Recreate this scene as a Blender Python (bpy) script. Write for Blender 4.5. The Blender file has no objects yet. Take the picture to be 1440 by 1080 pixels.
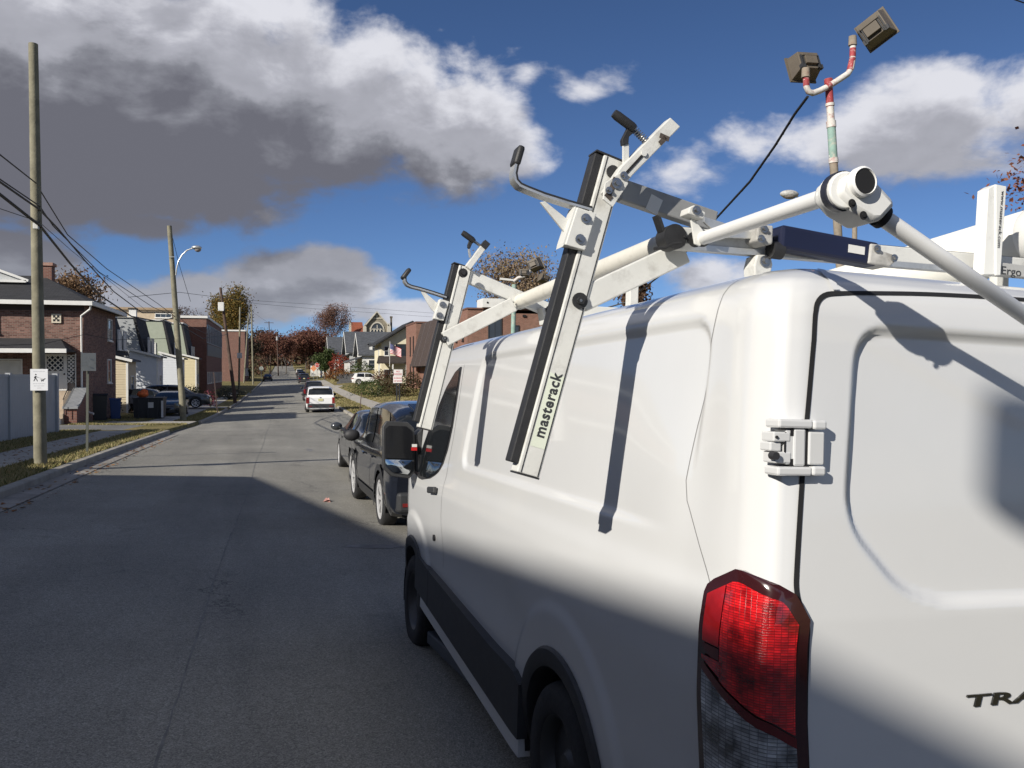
import bpy, bmesh, math, random
import numpy as np
from mathutils import Matrix, Vector
R = math.radians
random.seed(7); RNG = np.random.default_rng(7)
SC = bpy.context.scene
COL = SC.collection

# ---------------------------------------------------------------- camera
FPX, YH, XV, EYE = 1200.0, 522.0, 400.0, 1.84      # focal length and horizon measured on the 1440x1080 photograph
yaw = math.atan((720 - XV) / FPX); pitch = -math.atan((540 - YH) / FPX)
cam = bpy.data.cameras.new('camera'); camo = bpy.data.objects.new('camera', cam); COL.objects.link(camo)
cam.sensor_fit = 'HORIZONTAL'; cam.sensor_width = 36.0; cam.lens = 36.0 * FPX / 1440.0
cam.clip_start = 0.05; cam.clip_end = 6000
camo.location = (0, 0, EYE); camo.rotation_euler = (math.pi / 2 + pitch, 0, -yaw)
SC.camera = camo
_fw = np.array([math.sin(yaw) * math.cos(pitch), math.cos(yaw) * math.cos(pitch), math.sin(pitch)])
_rt = np.array([math.cos(yaw), -math.sin(yaw), 0.0]); _up = np.cross(_rt, _fw)
EYEP = np.array([0, 0, EYE])
def ray(px, py): return _rt * (px - 720) / FPX - _up * (py - 540) / FPX + _fw
def at(px, py, Y):
    """surveyed point: where the sight line to a photo pixel crosses the depth Y"""
    d = ray(px, py); return EYEP + d * (Y / d[1])

def atl(px, py, Y): return np.array([(px - XV) * Y / FPX, Y, EYE + (YH - py) * Y / FPX])   # survey of the street in plan axes (squared to the road)
KT = math.tan(yaw) * math.cos(yaw) ** 2; KY = 1 / math.cos(yaw) ** 2; KZ = 1 / math.cos(yaw)
def rmq(x, y): return 1 - KT * x / y
def rm(x, y): q = rmq(x, y); return x / q, KY * y       # plan axes -> street metres seen by the turned camera
def rmz(z, q): return EYE + (z - EYE) * KZ / q
KEEP = set()
def keep(o): KEEP.add(o.name); return o
# ---------------------------------------------------------------- sun + sky
SUN = np.array([0.946, 0.666, -0.608]); SUN /= np.linalg.norm(SUN)     # direction the light travels
el_sun = math.asin(-SUN[2]); az_sun = math.atan2(-SUN[0], -SUN[1])     # compass angle of the sun (0 = +Y, clockwise)
sl = bpy.data.lights.new('sun', 'SUN'); so = bpy.data.objects.new('sun', sl); COL.objects.link(so)
sl.energy = 4.7; sl.angle = R(0.53); sl.color = (1.0, 0.945, 0.86)
so.rotation_euler = Vector(-SUN).to_track_quat('Z', 'Y').to_euler(); so.location = (-40, -30, 60)
SC.view_settings.view_transform = 'Standard'; SC.view_settings.look = 'None'
SC.view_settings.exposure = 0.36; SC.view_settings.gamma = 1.0; SC.view_settings.use_curve_mapping = False
try:
    SC.cycles.max_bounces = 6; SC.cycles.diffuse_bounces = 3; SC.cycles.transparent_max_bounces = 12
    SC.cycles.use_denoising = True; SC.cycles.caustics_reflective = False; SC.cycles.caustics_refractive = False
except Exception: pass

def build_world():
    w = bpy.data.worlds.new('World'); SC.world = w; w.use_nodes = True
    nt = w.node_tree; N = nt.nodes; Lk = nt.links; N.clear()
    def mth(op, a, b=None, c=None, clamp=False):
        n = N.new('ShaderNodeMath'); n.operation = op; n.use_clamp = clamp
        for i, x in enumerate((a, b, c)):
            if x is None: continue
            if isinstance(x, (int, float)): n.inputs[i].default_value = x
            else: Lk.new(x, n.inputs[i])
        return n.outputs[0]
    tc = N.new('ShaderNodeTexCoord'); sep = N.new('ShaderNodeSeparateXYZ'); Lk.new(tc.outputs['Generated'], sep.inputs[0])
    X, Y, Z = sep.outputs
    az = mth('ARCTAN2', X, Y); el = mth('ARCSINE', mth('MAXIMUM', mth('MINIMUM', Z, 1.0), -1.0))
    def combine(a, b, c=0.0):
        n = N.new('ShaderNodeCombineXYZ')
        for i, x in enumerate((a, b, c)):
            if isinstance(x, (int, float)): n.inputs[i].default_value = x
            else: Lk.new(x, n.inputs[i])
        return n.outputs[0]
    def noise(vec, scale, detail, rough=0.55, dist=0.0):
        n = N.new('ShaderNodeTexNoise'); n.noise_dimensions = '3D'
        n.inputs['Scale'].default_value = scale; n.inputs['Detail'].default_value = detail
        n.inputs['Roughness'].default_value = rough; n.inputs['Distortion'].default_value = dist
        Lk.new(vec, n.inputs['Vector']); return n.outputs[0]
    # cumulus banks as they stand in this sky: centre azimuth / elevation, half widths, all in radians
    def ang(px, py):
        d = ray(px, py); d = d / np.linalg.norm(d); return math.atan2(d[0], d[1]), math.asin(d[2])
    banks = []
    for (px, py, rx, ry, k) in CLOUDS:
        a, e = ang(px, py); banks.append((a, e, rx / FPX, ry / FPX, k))
    def field(azs, els, nz):
        F = None
        for (a, e, rx, ry, k) in banks:
            dx = mth('MULTIPLY', mth('SUBTRACT', azs, a), 1 / rx); dy = mth('MULTIPLY', mth('SUBTRACT', els, e), 1 / ry)
            r = mth('SQRT', mth('ADD', mth('MULTIPLY', dx, dx), mth('MULTIPLY', dy, dy)))
            f = mth('MULTIPLY', mth('SUBTRACT', 1.0, r), k)
            F = f if F is None else mth('SMOOTH_MAX', F, f, 0.18)
        # the rest of the sky keeps the same broken cumulus
        return mth('ADD', F, nz)
    def cloud(de):
        els = mth('ADD', el, de)
        v = combine(az, mth('MULTIPLY', els, 1.7), 0.0)
        n1 = mth('MULTIPLY', mth('SUBTRACT', noise(v, 7.0, 9, 0.56, 0.25), 0.5), 2.0)
        n2 = mth('MULTIPLY', mth('SUBTRACT', noise(v, 24.0, 7, 0.55, 0.2), 0.5), 0.55)
        nz = mth('ADD', n1, n2)
        away = mth('SMOOTHSTEP', 0.75, 1.3, mth('ABSOLUTE', mth('SUBTRACT', az, 0.26))) if False else None
        F = field(az, els, nz)
        g = mth('SUBTRACT', mth('MULTIPLY', noise(combine(az, mth('MULTIPLY', els, 1.9), 3.7), 2.2, 8, 0.55), 3.0), 1.36)
        n = N.new('ShaderNodeMapRange'); n.interpolation_type = 'SMOOTHSTEP'
        n.inputs['From Min'].default_value = 0.62; n.inputs['From Max'].default_value = 0.95
        Lk.new(mth('ABSOLUTE', mth('SUBTRACT', az, 0.26)), n.inputs['Value'])
        mix = mth('ADD', mth('MULTIPLY', n.outputs[0], g), mth('MULTIPLY', mth('SUBTRACT', 1.0, n.outputs[0]), F))
        return mix, n1, n2
    F0, n1, n2 = cloud(0.0)
    F1, _, _ = cloud(0.04)
    F2, _, _ = cloud(0.12)
    def ss(x, lo, hi, a=0.0, b=1.0):
        n = N.new('ShaderNodeMapRange'); n.interpolation_type = 'SMOOTHSTEP'
        Lk.new(x, n.inputs['Value'])
        for k, v_ in zip(('From Min', 'From Max', 'To Min', 'To Max'), (lo, hi, a, b)): n.inputs[k].default_value = v_
        return n.outputs[0]
    mask = ss(F0, -0.04, 0.46)
    # cumulus are lit from above: the more cloud stands over a point the darker it is
    dark = mth('ADD', mth('MULTIPLY', ss(F1, -0.05, 0.60), 0.46), mth('MULTIPLY', ss(F2, -0.1, 0.6), 0.58))
    dark = mth('ADD', dark, mth('MULTIPLY', n2, -0.42), clamp=True)
    ramp = N.new('ShaderNodeValToRGB'); Lk.new(dark, ramp.inputs[0])
    els_ = ramp.color_ramp.elements
    els_[0].position = 0.0; els_[0].color = (0.58, 0.585, 0.63, 1)
    els_[1].position = 1.0; els_[1].color = (0.118, 0.120, 0.145, 1)
    e = ramp.color_ramp.elements.new(0.35); e.color = (0.36, 0.365, 0.41, 1)
    e = ramp.color_ramp.elements.new(0.7); e.color = (0.190, 0.195, 0.225, 1)
    sky = N.new('ShaderNodeTexSky'); sky.sky_type = 'NISHITA'; sky.sun_disc = False
    sky.sun_elevation = el_sun; sky.sun_rotation = az_sun; sky.altitude = 50
    sky.air_density = 1.0; sky.dust_density = 0.0; sky.ozone_density = 1.6
    zz = mth('ADD', mth('MULTIPLY', mth('MAXIMUM', Z, 0.0), 1.45), 0.055)      # clear cold air: the low sky stays blue
    Lk.new(combine(X, Y, zz), sky.inputs[0])
    b1 = N.new('ShaderNodeBackground'); b1.inputs['Strength'].default_value = SKY_STRENGTH; tint = N.new('ShaderNodeMix'); tint.data_type = 'RGBA'; tint.blend_type = 'MULTIPLY'; tint.inputs[0].default_value = 1.0; tint.inputs[7].default_value = (0.77, 0.98, 1.33, 1); Lk.new(sky.outputs[0], tint.inputs[6]); Lk.new(tint.outputs[2], b1.inputs[0])
    b2 = N.new('ShaderNodeBackground'); b2.inputs['Strength'].default_value = 1.0; hz = N.new('ShaderNodeMix'); hz.data_type = 'RGBA'; hz.inputs[7].default_value = (0.40, 0.43, 0.50, 1); Lk.new(ss(el, 0.02, 0.16, 0.48, 0.0), hz.inputs[0]); Lk.new(ramp.outputs[0], hz.inputs[6]); Lk.new(hz.outputs[2], b2.inputs[0])
    mx = N.new('ShaderNodeMixShader')
    up_ = ss(el, -0.02, 0.01)
    Lk.new(mth('MULTIPLY', mask, up_), mx.inputs[0]); Lk.new(b1.outputs[0], mx.inputs[1]); Lk.new(b2.outputs[0], mx.inputs[2])
    out = N.new('ShaderNodeOutputWorld'); Lk.new(mx.outputs[0], out.inputs[0])
SKY_STRENGTH = 0.060
CLOUDS = [  # photo x, y, half width, half height (photo pixels at this focal length), firmness
    (110, 110, 480, 190, 1.5), (430, 150, 270, 125, 1.5), (640, 190, 150, 85, 1.3), (230, 260, 230, 60, 1.2), (60, 235, 230, 100, 1.3),
    (430, 400, 150, 52, 1.4), (470, 378, 70, 40, 1.2), (300, 425, 150, 45, 1.2), (150, 440, 260, 45, 1.0), (560, 440, 120, 26, .9),
    (20, 360, 110, 42, 1.1), (200, 318, 90, 26, 0.9),
    (1290, 185, 200, 72, 1.05), (1340, 130, 95, 50, 0.95), (1480, 140, 120, 80, 1.0), (1150, 205, 70, 40, 0.8),
    (825, 130, 80, 42, 0.62), (955, 232, 50, 38, 0.40), (1060, 212, 60, 30, 0.38), (990, 385, 90, 28, 0.5), (745, 100, 34, 26, 0.40), (870, 118, 34, 34, .35),
]
build_world()

# ---------------------------------------------------------------- materials
def new_mat(name):
    m = bpy.data.materials.new(name); m.use_nodes = True
    b = m.node_tree.nodes['Principled BSDF']
    return m, m.node_tree.nodes, m.node_tree.links, b
def setb(b, **k):
    names = dict(rough='Roughness', metal='Metallic', coat='Coat Weight', coatr='Coat Roughness', spec='Specular IOR Level', trans='Transmission Weight', ior='IOR', alpha='Alpha', emit='Emission Strength')
    for a, v in k.items(): b.inputs[names[a]].default_value = v
_mc = {}
def mat(name, col, rough=0.6, var=0.12, scale=3.0, bump=0.0, bscale=40.0, coord='Object', dirt=None, dscale=1.2, damt=0.5, **k):
    """plain surface: base colour with two octaves of variation, optional dirt patches and fine relief"""
    if name in _mc: return _mc[name]
    m, N, Lk, b = new_mat(name)
    c = np.array(col[:3], float)
    tc = N.new('ShaderNodeTexCoord'); src = tc.outputs[coord]
    nz = N.new('ShaderNodeTexNoise'); nz.inputs['Scale'].default_value = scale; nz.inputs['Detail'].default_value = 6; nz.inputs['Roughness'].default_value = 0.62
    Lk.new(src, nz.inputs['Vector'])
    rp = N.new('ShaderNodeValToRGB'); Lk.new(nz.outputs[0], rp.inputs[0])
    rp.color_ramp.elements[0].position = 0.3; rp.color_ramp.elements[1].position = 0.7
    rp.color_ramp.elements[0].color = (*np.clip(c * (1 - var), 0, 1), 1); rp.color_ramp.elements[1].color = (*np.clip(c * (1 + var), 0, 1), 1)
    out = rp.outputs[0]
    if dirt is not None:
        n2 = N.new('ShaderNodeTexNoise'); n2.inputs['Scale'].default_value = dscale; n2.inputs['Detail'].default_value = 8; n2.inputs['Roughness'].default_value = 0.7
        Lk.new(src, n2.inputs['Vector'])
        r2 = N.new('ShaderNodeValToRGB'); Lk.new(n2.outputs[0], r2.inputs[0])
        r2.color_ramp.elements[0].position = 0.52; r2.color_ramp.elements[1].position = 0.72
        r2.color_ramp.elements[1].color = (damt,) * 3 + (1,)
        mx = N.new('ShaderNodeMix'); mx.data_type = 'RGBA'; Lk.new(r2.outputs[0], mx.inputs[0]); Lk.new(out, mx.inputs[6]); mx.inputs[7].default_value = (*dirt, 1)
        out = mx.outputs[2]
    Lk.new(out, b.inputs['Base Color'])
    if bump:
        n3 = N.new('ShaderNodeTexNoise'); n3.inputs['Scale'].default_value = bscale; n3.inputs['Detail'].default_value = 4
        Lk.new(src, n3.inputs['Vector'])
        bp = N.new('ShaderNodeBump'); bp.inputs['Strength'].default_value = bump; bp.inputs['Distance'].default_value = 0.01
        Lk.new(n3.outputs[0], bp.inputs['Height']); Lk.new(bp.outputs[0], b.inputs['Normal'])
    setb(b, rough=rough, **k)
    _mc[name] = m
    return m
def mat_brick(name, c1, c2, mortar, scale=1.0, var=0.25):
    if name in _mc: return _mc[name]
    m, N, Lk, b = new_mat(name)
    uv = N.new('ShaderNodeTexCoord')
    br = N.new('ShaderNodeTexBrick'); Lk.new(uv.outputs['UV'], br.inputs['Vector'])
    br.inputs['Scale'].default_value = 1.0; br.inputs['Brick Width'].default_value = 0.215 * scale; br.inputs['Row Height'].default_value = 0.075 * scale
    br.inputs['Mortar Size'].default_value = 0.008 * scale; br.inputs['Mortar Smooth'].default_value = 0.3; br.inputs['Bias'].default_value = -0.1
    br.inputs['Color1'].default_value = (*c1, 1); br.inputs['Color2'].default_value = (*c2, 1); br.inputs['Mortar'].default_value = (*mortar, 1)
    nz = N.new('ShaderNodeTexNoise'); nz.inputs['Scale'].default_value = 2.2; nz.inputs['Detail'].default_value = 7; Lk.new(uv.outputs['UV'], nz.inputs['Vector'])
    mp = N.new('ShaderNodeMapRange'); Lk.new(nz.outputs[0], mp.inputs[0]); mp.inputs[3].default_value = 1 - var; mp.inputs[4].default_value = 1 + var
    mx = N.new('ShaderNodeMix'); mx.data_type = 'RGBA'; mx.blend_type = 'MULTIPLY'; mx.inputs[0].default_value = 1.0
    Lk.new(br.outputs[0], mx.inputs[6]); Lk.new(mp.outputs[0], mx.inputs[7]); Lk.new(mx.outputs[2], b.inputs['Base Color'])
    bp = N.new('ShaderNodeBump'); bp.invert = True; bp.inputs['Distance'].default_value = 0.008; bp.inputs['Strength'].default_value = 0.7
    Lk.new(br.outputs['Fac'], bp.inputs['Height']); Lk.new(bp.outputs[0], b.inputs['Normal'])
    setb(b, rough=0.88)
    _mc[name] = m; return m
def mat_shingle(name, col, row=0.14, width=0.32):
    return mat_brick(name, tuple(np.array(col) * 0.8), tuple(np.array(col) * 1.25), tuple(np.array(col) * 0.35), scale=1.0 if False else width / 0.215)
def mat_leaf(name, cols, trans=0.25):
    if name in _mc: return _mc[name]
    m, N, Lk, b = new_mat(name)
    g = N.new('ShaderNodeNewGeometry'); rp = N.new('ShaderNodeValToRGB'); Lk.new(g.outputs['Random Per Island'], rp.inputs[0])
    while len(rp.color_ramp.elements) < len(cols): rp.color_ramp.elements.new(0.5)
    for i, c in enumerate(cols):
        e = rp.color_ramp.elements[i]; e.position = i / max(1, len(cols) - 1); e.color = (*c, 1)
    Lk.new(rp.outputs[0], b.inputs['Base Color']); setb(b, rough=0.7, spec=0.2)
    tr = N.new('ShaderNodeBsdfTranslucent'); Lk.new(rp.outputs[0], tr.inputs[0])
    ms = N.new('ShaderNodeMixShader'); ms.inputs[0].default_value = trans
    Lk.new(b.outputs[0], ms.inputs[1]); Lk.new(tr.outputs[0], ms.inputs[2]); Lk.new(ms.outputs[0], N['Material Output'].inputs[0])
    _mc[name] = m; return m

# ---------------------------------------------------------------- mesh building
def nrm(v): v = np.asarray(v, float); return v / (np.linalg.norm(v) + 1e-12)
def V(*a): return np.array(a, float)
class MB:
    def __init__(s): s.v = []; s.f = []
    def add(s, vs, fs):
        o = len(s.v); s.v.extend([tuple(map(float, p)) for p in vs]); s.f.extend([tuple(i + o for i in q) for q in fs]); return s
    def quad(s, *p): return s.add(p, [tuple(range(len(p)))])
    def boxf(s, c, ax, ay, az):
        c, ax, ay, az = map(np.asarray, (c, ax, ay, az))
        vs = [c + i * ax + j * ay + k * az for k in (-1, 1) for j in (-1, 1) for i in (-1, 1)]
        return s.add(vs, [(0, 2, 3, 1), (4, 5, 7, 6), (0, 1, 5, 4), (2, 6, 7, 3), (0, 4, 6, 2), (1, 3, 7, 5)])
    def box(s, c, size, rz=0.0):
        a = np.array(size, float) / 2; cz, sz = math.cos(rz), math.sin(rz)
        return s.boxf(c, (a[0] * cz, a[0] * sz, 0), (-a[1] * sz, a[1] * cz, 0), (0, 0, a[2]))
    def bx(s, x0, x1, y0, y1, z0, z1): return s.box(((x0 + x1) / 2, (y0 + y1) / 2, (z0 + z1) / 2), (x1 - x0, y1 - y0, z1 - z0))
    def beam(s, p0, p1, w, h, up=(0, 0, 1)):
        p0, p1 = np.asarray(p0, float), np.asarray(p1, float); d = nrm(p1 - p0); x = nrm(np.cross(d, up)); z = np.cross(x, d)
        return s.boxf((p0 + p1) / 2, x * w / 2, (p1 - p0) / 2, z * h / 2)
    def tube(s, pts, r, n=10, cap=True):
        pts = [np.asarray(p, float) for p in pts]; m = len(pts); rs = r if hasattr(r, '__len__') else [r] * m
        t0 = nrm(pts[1] - pts[0]); x = nrm(np.cross(t0, (0, 0, 1) if abs(t0[2]) < .9 else (1, 0, 0)))
        vs = []; fs = []
        for i in range(m):
            t = nrm(pts[min(i + 1, m - 1)] - pts[max(i - 1, 0)]); x = nrm(x - t * (x @ t)); y = np.cross(t, x)
            for k in range(n):
                a = 2 * math.pi * k / n; vs.append(pts[i] + rs[i] * (math.cos(a) * x + math.sin(a) * y))
        for i in range(m - 1):
            for k in range(n): fs.append((i * n + k, i * n + (k + 1) % n, (i + 1) * n + (k + 1) % n, (i + 1) * n + k))
        if cap: fs.append(tuple(range(n - 1, -1, -1))); fs.append(tuple((m - 1) * n + k for k in range(n)))
        return s.add(vs, fs)
    def cyl(s, p0, p1, r0, r1=None, n=16): return s.tube([p0, p1], [r0, r0 if r1 is None else r1], n)
    def prism(s, poly, d):
        poly = [np.asarray(p, float) for p in poly]; d = np.asarray(d, float); n = len(poly)
        nn = sum(np.cross(poly[i] - poly[0], poly[(i + 1) % n] - poly[0]) for i in range(1, n - 1))
        if nn @ d > 0: poly = poly[::-1]
        vs = poly + [p + d for p in poly]
        return s.add(vs, [tuple(range(n)), tuple(range(2 * n - 1, n - 1, -1))] + [(i, i + n, (i + 1) % n + n, (i + 1) % n) for i in range(n)])
    def grid(s, P, flip=False):
        a, b = len(P), len(P[0]); vs = [p for row in P for p in row]
        fs = [(i * b + j, i * b + j + 1, (i + 1) * b + j + 1, (i + 1) * b + j) for i in range(a - 1) for j in range(b - 1)]
        if flip: fs = [f[::-1] for f in fs]
        return s.add(vs, fs)
    def lathe(s, prof, c=(0, 0, 0), axis=(0, 0, 1), n=20):
        c = np.asarray(c, float); z = nrm(axis); x = nrm(np.cross(z, (1, 0, 0) if abs(z[0]) < .9 else (0, 1, 0))); y = np.cross(z, x)
        P = [[c + z * h + r * (math.cos(a) * x + math.sin(a) * y) for a in [2 * math.pi * k / n for k in range(n + 1)]] for r, h in prof]
        return s.grid(P)
    def ball(s, c, r, nu=12, nv=8, sc=(1, 1, 1)):
        P = [[(c[0] + r * sc[0] * math.sin(t) * math.cos(a), c[1] + r * sc[1] * math.sin(t) * math.sin(a), c[2] + r * sc[2] * math.cos(t))
              for a in [2 * math.pi * k / nu for k in range(nu + 1)]] for t in [math.pi * j / nv for j in range(nv + 1)]]
        return s.grid(P)
    def shift(s, o): s.v = [(p[0] + o[0], p[1] + o[1], p[2] + o[2]) for p in s.v]; return s
    def mesh(s, name, m, smooth=None, uv=True):
        me = bpy.data.meshes.new(name); me.from_pydata(s.v, [], s.f)
        if m: me.materials.append(m)
        if uv:
            l = me.uv_layers.new(name='UVMap'); co = np.array(s.v); data = np.zeros((len(me.loops), 2)); i = 0
            for p in me.polygons:
                nn = np.array(p.normal); vs = co[list(p.vertices)]
                if abs(nn[2]) > 0.85: uvs = vs[:, :2]
                else:
                    t = nrm((-nn[1], nn[0], 0)); b = np.cross(nn, t); uvs = np.stack([vs @ t, vs @ b], 1)
                data[p.loop_start:p.loop_start + p.loop_total] = uvs
            l.data.foreach_set('uv', data.ravel())
        if smooth is not None:
            me.shade_smooth()
            if smooth < 180: me.set_sharp_from_angle(angle=R(smooth))
        return me
    def build(s, name, m, parent=None, smooth=None, bevel=0, uv=True, label=None, kind=None):
        o = bpy.data.objects.new(name, s.mesh(name, m, smooth, uv)); COL.objects.link(o)
        if parent is not None: o.parent = parent
        if bevel:
            b = o.modifiers.new('bevel', 'BEVEL'); b.width = bevel; b.segments = 2; b.limit_method = 'ANGLE'; b.angle_limit = R(40)
        if label: o['label'] = label
        if kind: o['kind'] = kind
        return o
def tag(o, label=None, cat=None, group=None, kind=None):
    for k, x in (('label', label), ('category', cat), ('group', group), ('kind', kind)):
        if x: o[k] = x
    return o
def thing(name, label, cat, loc=(0, 0, 0), rz=0.0, group=None, M=None):
    o = bpy.data.objects.new(name, None); COL.objects.link(o); o.empty_display_size = 0.2
    if M is not None: o.matrix_world = M
    else: o.location = tuple(map(float, loc)); o.rotation_euler = (0, 0, rz)
    return tag(o, label, cat, group)
def copy_tree(o, parent=None):
    c = o.copy(); COL.objects.link(c)
    if parent is not None: c.parent = parent
    for ch in list(o.children): copy_tree(ch, c)
    return c
def share(o, name, parent, loc, rot=None):
    c = bpy.data.objects.new(name, o.data); COL.objects.link(c); c.parent = parent; c.location = tuple(map(float, loc))
    if rot: c.rotation_euler = rot
    return c
def text_mesh(body, size, name, m, parent, M, extrude=0.0005, align='LEFT', shear=0.0, spacing=1.0, sx=1.0, bold=0.0):
    cu = bpy.data.curves.new(name, 'FONT'); cu.body = body; cu.size = size; cu.extrude = extrude; cu.align_x = align; cu.shear = shear
    cu.space_character = spacing; cu.offset = bold; cu.resolution_u = 3
    t = bpy.data.objects.new(name + '_tmp', cu); COL.objects.link(t)
    dg = bpy.context.evaluated_depsgraph_get(); me = bpy.data.meshes.new_from_object(t.evaluated_get(dg)); me.name = name
    bpy.data.objects.remove(t, do_unlink=True); bpy.data.curves.remove(cu)
    me.transform(M @ Matrix.Diagonal((sx, 1, 1, 1))); me.materials.clear(); me.materials.append(m)
    o = bpy.data.objects.new(name, me); COL.objects.link(o); o.parent = parent
    return o
def frame_mat(o, x, y):
    """4x4 with origin o, local x along x, local y along y"""
    x = nrm(x); z = nrm(np.cross(x, nrm(y))); y = np.cross(z, x)
    M = Matrix.Identity(4)
    for i in range(3): M[i][0] = x[i]; M[i][1] = y[i]; M[i][2] = z[i]; M[i][3] = o[i]
    return M
def hermite(x, xs, ys):
    """monotone cubic through the points"""
    xs = np.asarray(xs, float); ys = np.asarray(ys, float); h = np.diff(xs); d = np.diff(ys) / h
    m = np.zeros(len(xs)); m[0] = d[0]; m[-1] = d[-1]
    for i in range(1, len(xs) - 1):
        if d[i - 1] * d[i] > 0: m[i] = 2 * d[i - 1] * d[i] / (d[i - 1] + d[i])
    x = np.clip(np.asarray(x, float), xs[0], xs[-1]); k = np.clip(np.searchsorted(xs, x) - 1, 0, len(h) - 1); t = (x - xs[k]) / h[k]
    return (ys[k] * (1 + 2 * t) * (1 - t) ** 2 + h[k] * m[k] * t * (1 - t) ** 2 + ys[k + 1] * t * t * (3 - 2 * t) + h[k] * m[k + 1] * t * t * (t - 1))
def sstep(x, a, b):
    t = np.clip((np.asarray(x, float) - a) / (b - a), 0, 1); return t * t * (3 - 2 * t)

# shared materials
M_white = mat('white_car_paint', (0.60, 0.605, 0.60), rough=0.30, var=0.02, scale=1.5, coat=0.8, coatr=0.06, dirt=(0.55, 0.54, 0.51), dscale=1.1, damt=0.10)
M_rackwhite = mat('white_powder_coat', (0.62, 0.62, 0.585), rough=0.42, var=0.05, scale=8, dirt=(0.22, 0.20, 0.17), dscale=9.0, damt=0.45, bump=0.05, bscale=90)
M_alu = mat('aluminium', (0.66, 0.66, 0.63), rough=0.36, var=0.08, scale=12, metal=0.75, dirt=(0.2, 0.19, 0.17), dscale=10, damt=0.35)
M_black = mat('black_rubber', (0.022, 0.022, 0.024), rough=0.62, var=0.3, scale=20)
M_trim = mat('black_plastic', (0.030, 0.031, 0.033), rough=0.55, var=0.2, scale=14, bump=0.1, bscale=300)
M_gap = mat('dark_gap', (0.008, 0.008, 0.009), rough=0.8)
M_tyre = mat('tyre_rubber', (0.018, 0.018, 0.019), rough=0.8, var=0.3, scale=25, bump=0.3, bscale=60)
M_steel = mat('zinc_steel', (0.42, 0.42, 0.41), rough=0.35, metal=1.0, var=0.2, scale=30)
M_rim = mat('silver_rim', (0.70, 0.70, 0.70), rough=0.3, metal=0.45, var=0.1, scale=10)
M_glass = mat('dark_car_glass', (0.012, 0.014, 0.016), rough=0.06, var=0.1, coat=0.5, coatr=0.03)
M_white_trim = mat('white_trim', (0.66, 0.655, 0.62), rough=0.55, var=0.06, scale=4)
M_concrete = mat('concrete', (0.40, 0.375, 0.33), rough=0.9, var=0.16, scale=2.5, bump=0.25, bscale=60, dirt=(0.2, 0.19, 0.17), dscale=1.0, damt=0.5)
# ================================================================= the white van
# van frame measured from its own vanishing lines: local x = to its right, y = forward, z = up; origin at the front left tyre's contact
def _van_frame():
    F = nrm(ray(340, 560)); n = np.cross(ray(1150, 366), ray(1250, 375.7)); L = nrm(np.cross(n, F)); L = L if L[0] > 0 else -L
    U = np.cross(L, F); r = ray(580, 917); O = EYEP + r * (EYE / -(r @ U)); return O, L, F, U
VO, VL, VF, VU = _van_frame()
VM = Matrix.Identity(4)
for i in range(3): VM[i][0] = VL[i]; VM[i][1] = VF[i]; VM[i][2] = VU[i]; VM[i][3] = VO[i]
_Bv = np.stack([VL, VF, VU])
def on_u(px, py, u):
    d = ray(px, py); t = ((VO - EYEP) @ VF + u) / (d @ VF); return _Bv @ (EYEP + d * t - VO)
def on_v(px, py, v):
    d = ray(px, py); t = ((VO - EYEP) @ VL + v) / (d @ VL); return _Bv @ (EYEP + d * t - VO)
VC = 1.13                                              # half width
PW = [.30, .42, .55, .68, .80, .95, 1.08, 1.22, 1.30, 1.38, 1.46, 1.8, 2.05, 2.13, 2.18, 2.22, 2.25, 2.27, 2.285, 2.30, 2.31]
PV = [.09, .055, .035, .025, .020, .008, 0., 0., .008, .022, .027, .050, .068, .076, .092, .120, .165, .215, .30, .50, VC]
PP = [-1.0, 3.95, 4.16, 4.25, 4.33, 4.363, 4.38, 4.46, 4.46 + (VC - .115)]     # plan outline along the side and round the rear corner
PU = [1.0, -3.95, -4.16, -4.25, -4.322, -4.352, -4.364, -4.376, -4.386]
PE = [0., 0., -.004, .0, .022, .040, .056, .115, VC]
def _poly_sd(x, y, P):
    """signed distance to a polygon, negative inside"""
    d = np.full(np.shape(x), 1e9); ins = np.zeros(np.shape(x), bool); n = len(P)
    for i in range(n):
        ax, ay = P[i]; bx, by = P[(i + 1) % n]; ex, ey = bx - ax, by - ay; wx, wy = x - ax, y - ay
        t = np.clip((wx * ex + wy * ey) / (ex * ex + ey * ey), 0, 1); d = np.minimum(d, (wx - ex * t) ** 2 + (wy - ey * t) ** 2)
        c = ((ay <= y) & (by > y)) | ((by <= y) & (ay > y)); xi = ax + (y - ay) / np.where(ey == 0, 1e-9, ey) * ex
        ins ^= c & (x < xi)
    d = np.sqrt(d); return np.where(ins, -d, d)
def _round(P, r, n=6):
    out = []; m = len(P)
    for i in range(m):
        a, b, c = np.array(P[i - 1], float), np.array(P[i], float), np.array(P[(i + 1) % m], float)
        rr = min(r, .45 * np.linalg.norm(a - b), .45 * np.linalg.norm(c - b)); p, q = b + nrm(a - b) * rr, b + nrm(c - b) * rr
        for k in range(n + 1):
            t = k / n; out.append(tuple((1 - t) ** 2 * p + 2 * t * (1 - t) * b + t * t * q))
    return out
REC_SIDE = _round([(-1.16, 1.465), (-1.42, 2.125), (-4.0, 2.125), (-3.95, 1.465)], .13)
REC_DOOR = _round([(.335, 2.085), (.285, 1.56), (.46, 1.375), (.60, 1.335), (1.06, 1.335), (1.06, 2.085)], .10)
AX_F, AX_R, AX_W = 0.15, -2.95, 0.345
def lean(w): return np.interp(w, [.3, 1.3, 2.05, 2.13, 2.18, 2.22, 2.25, 2.27, 2.285, 2.30, 2.31], [-.01, 0, .045, .055, .072, .10, .145, .195, .27, .42, .60])
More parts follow.
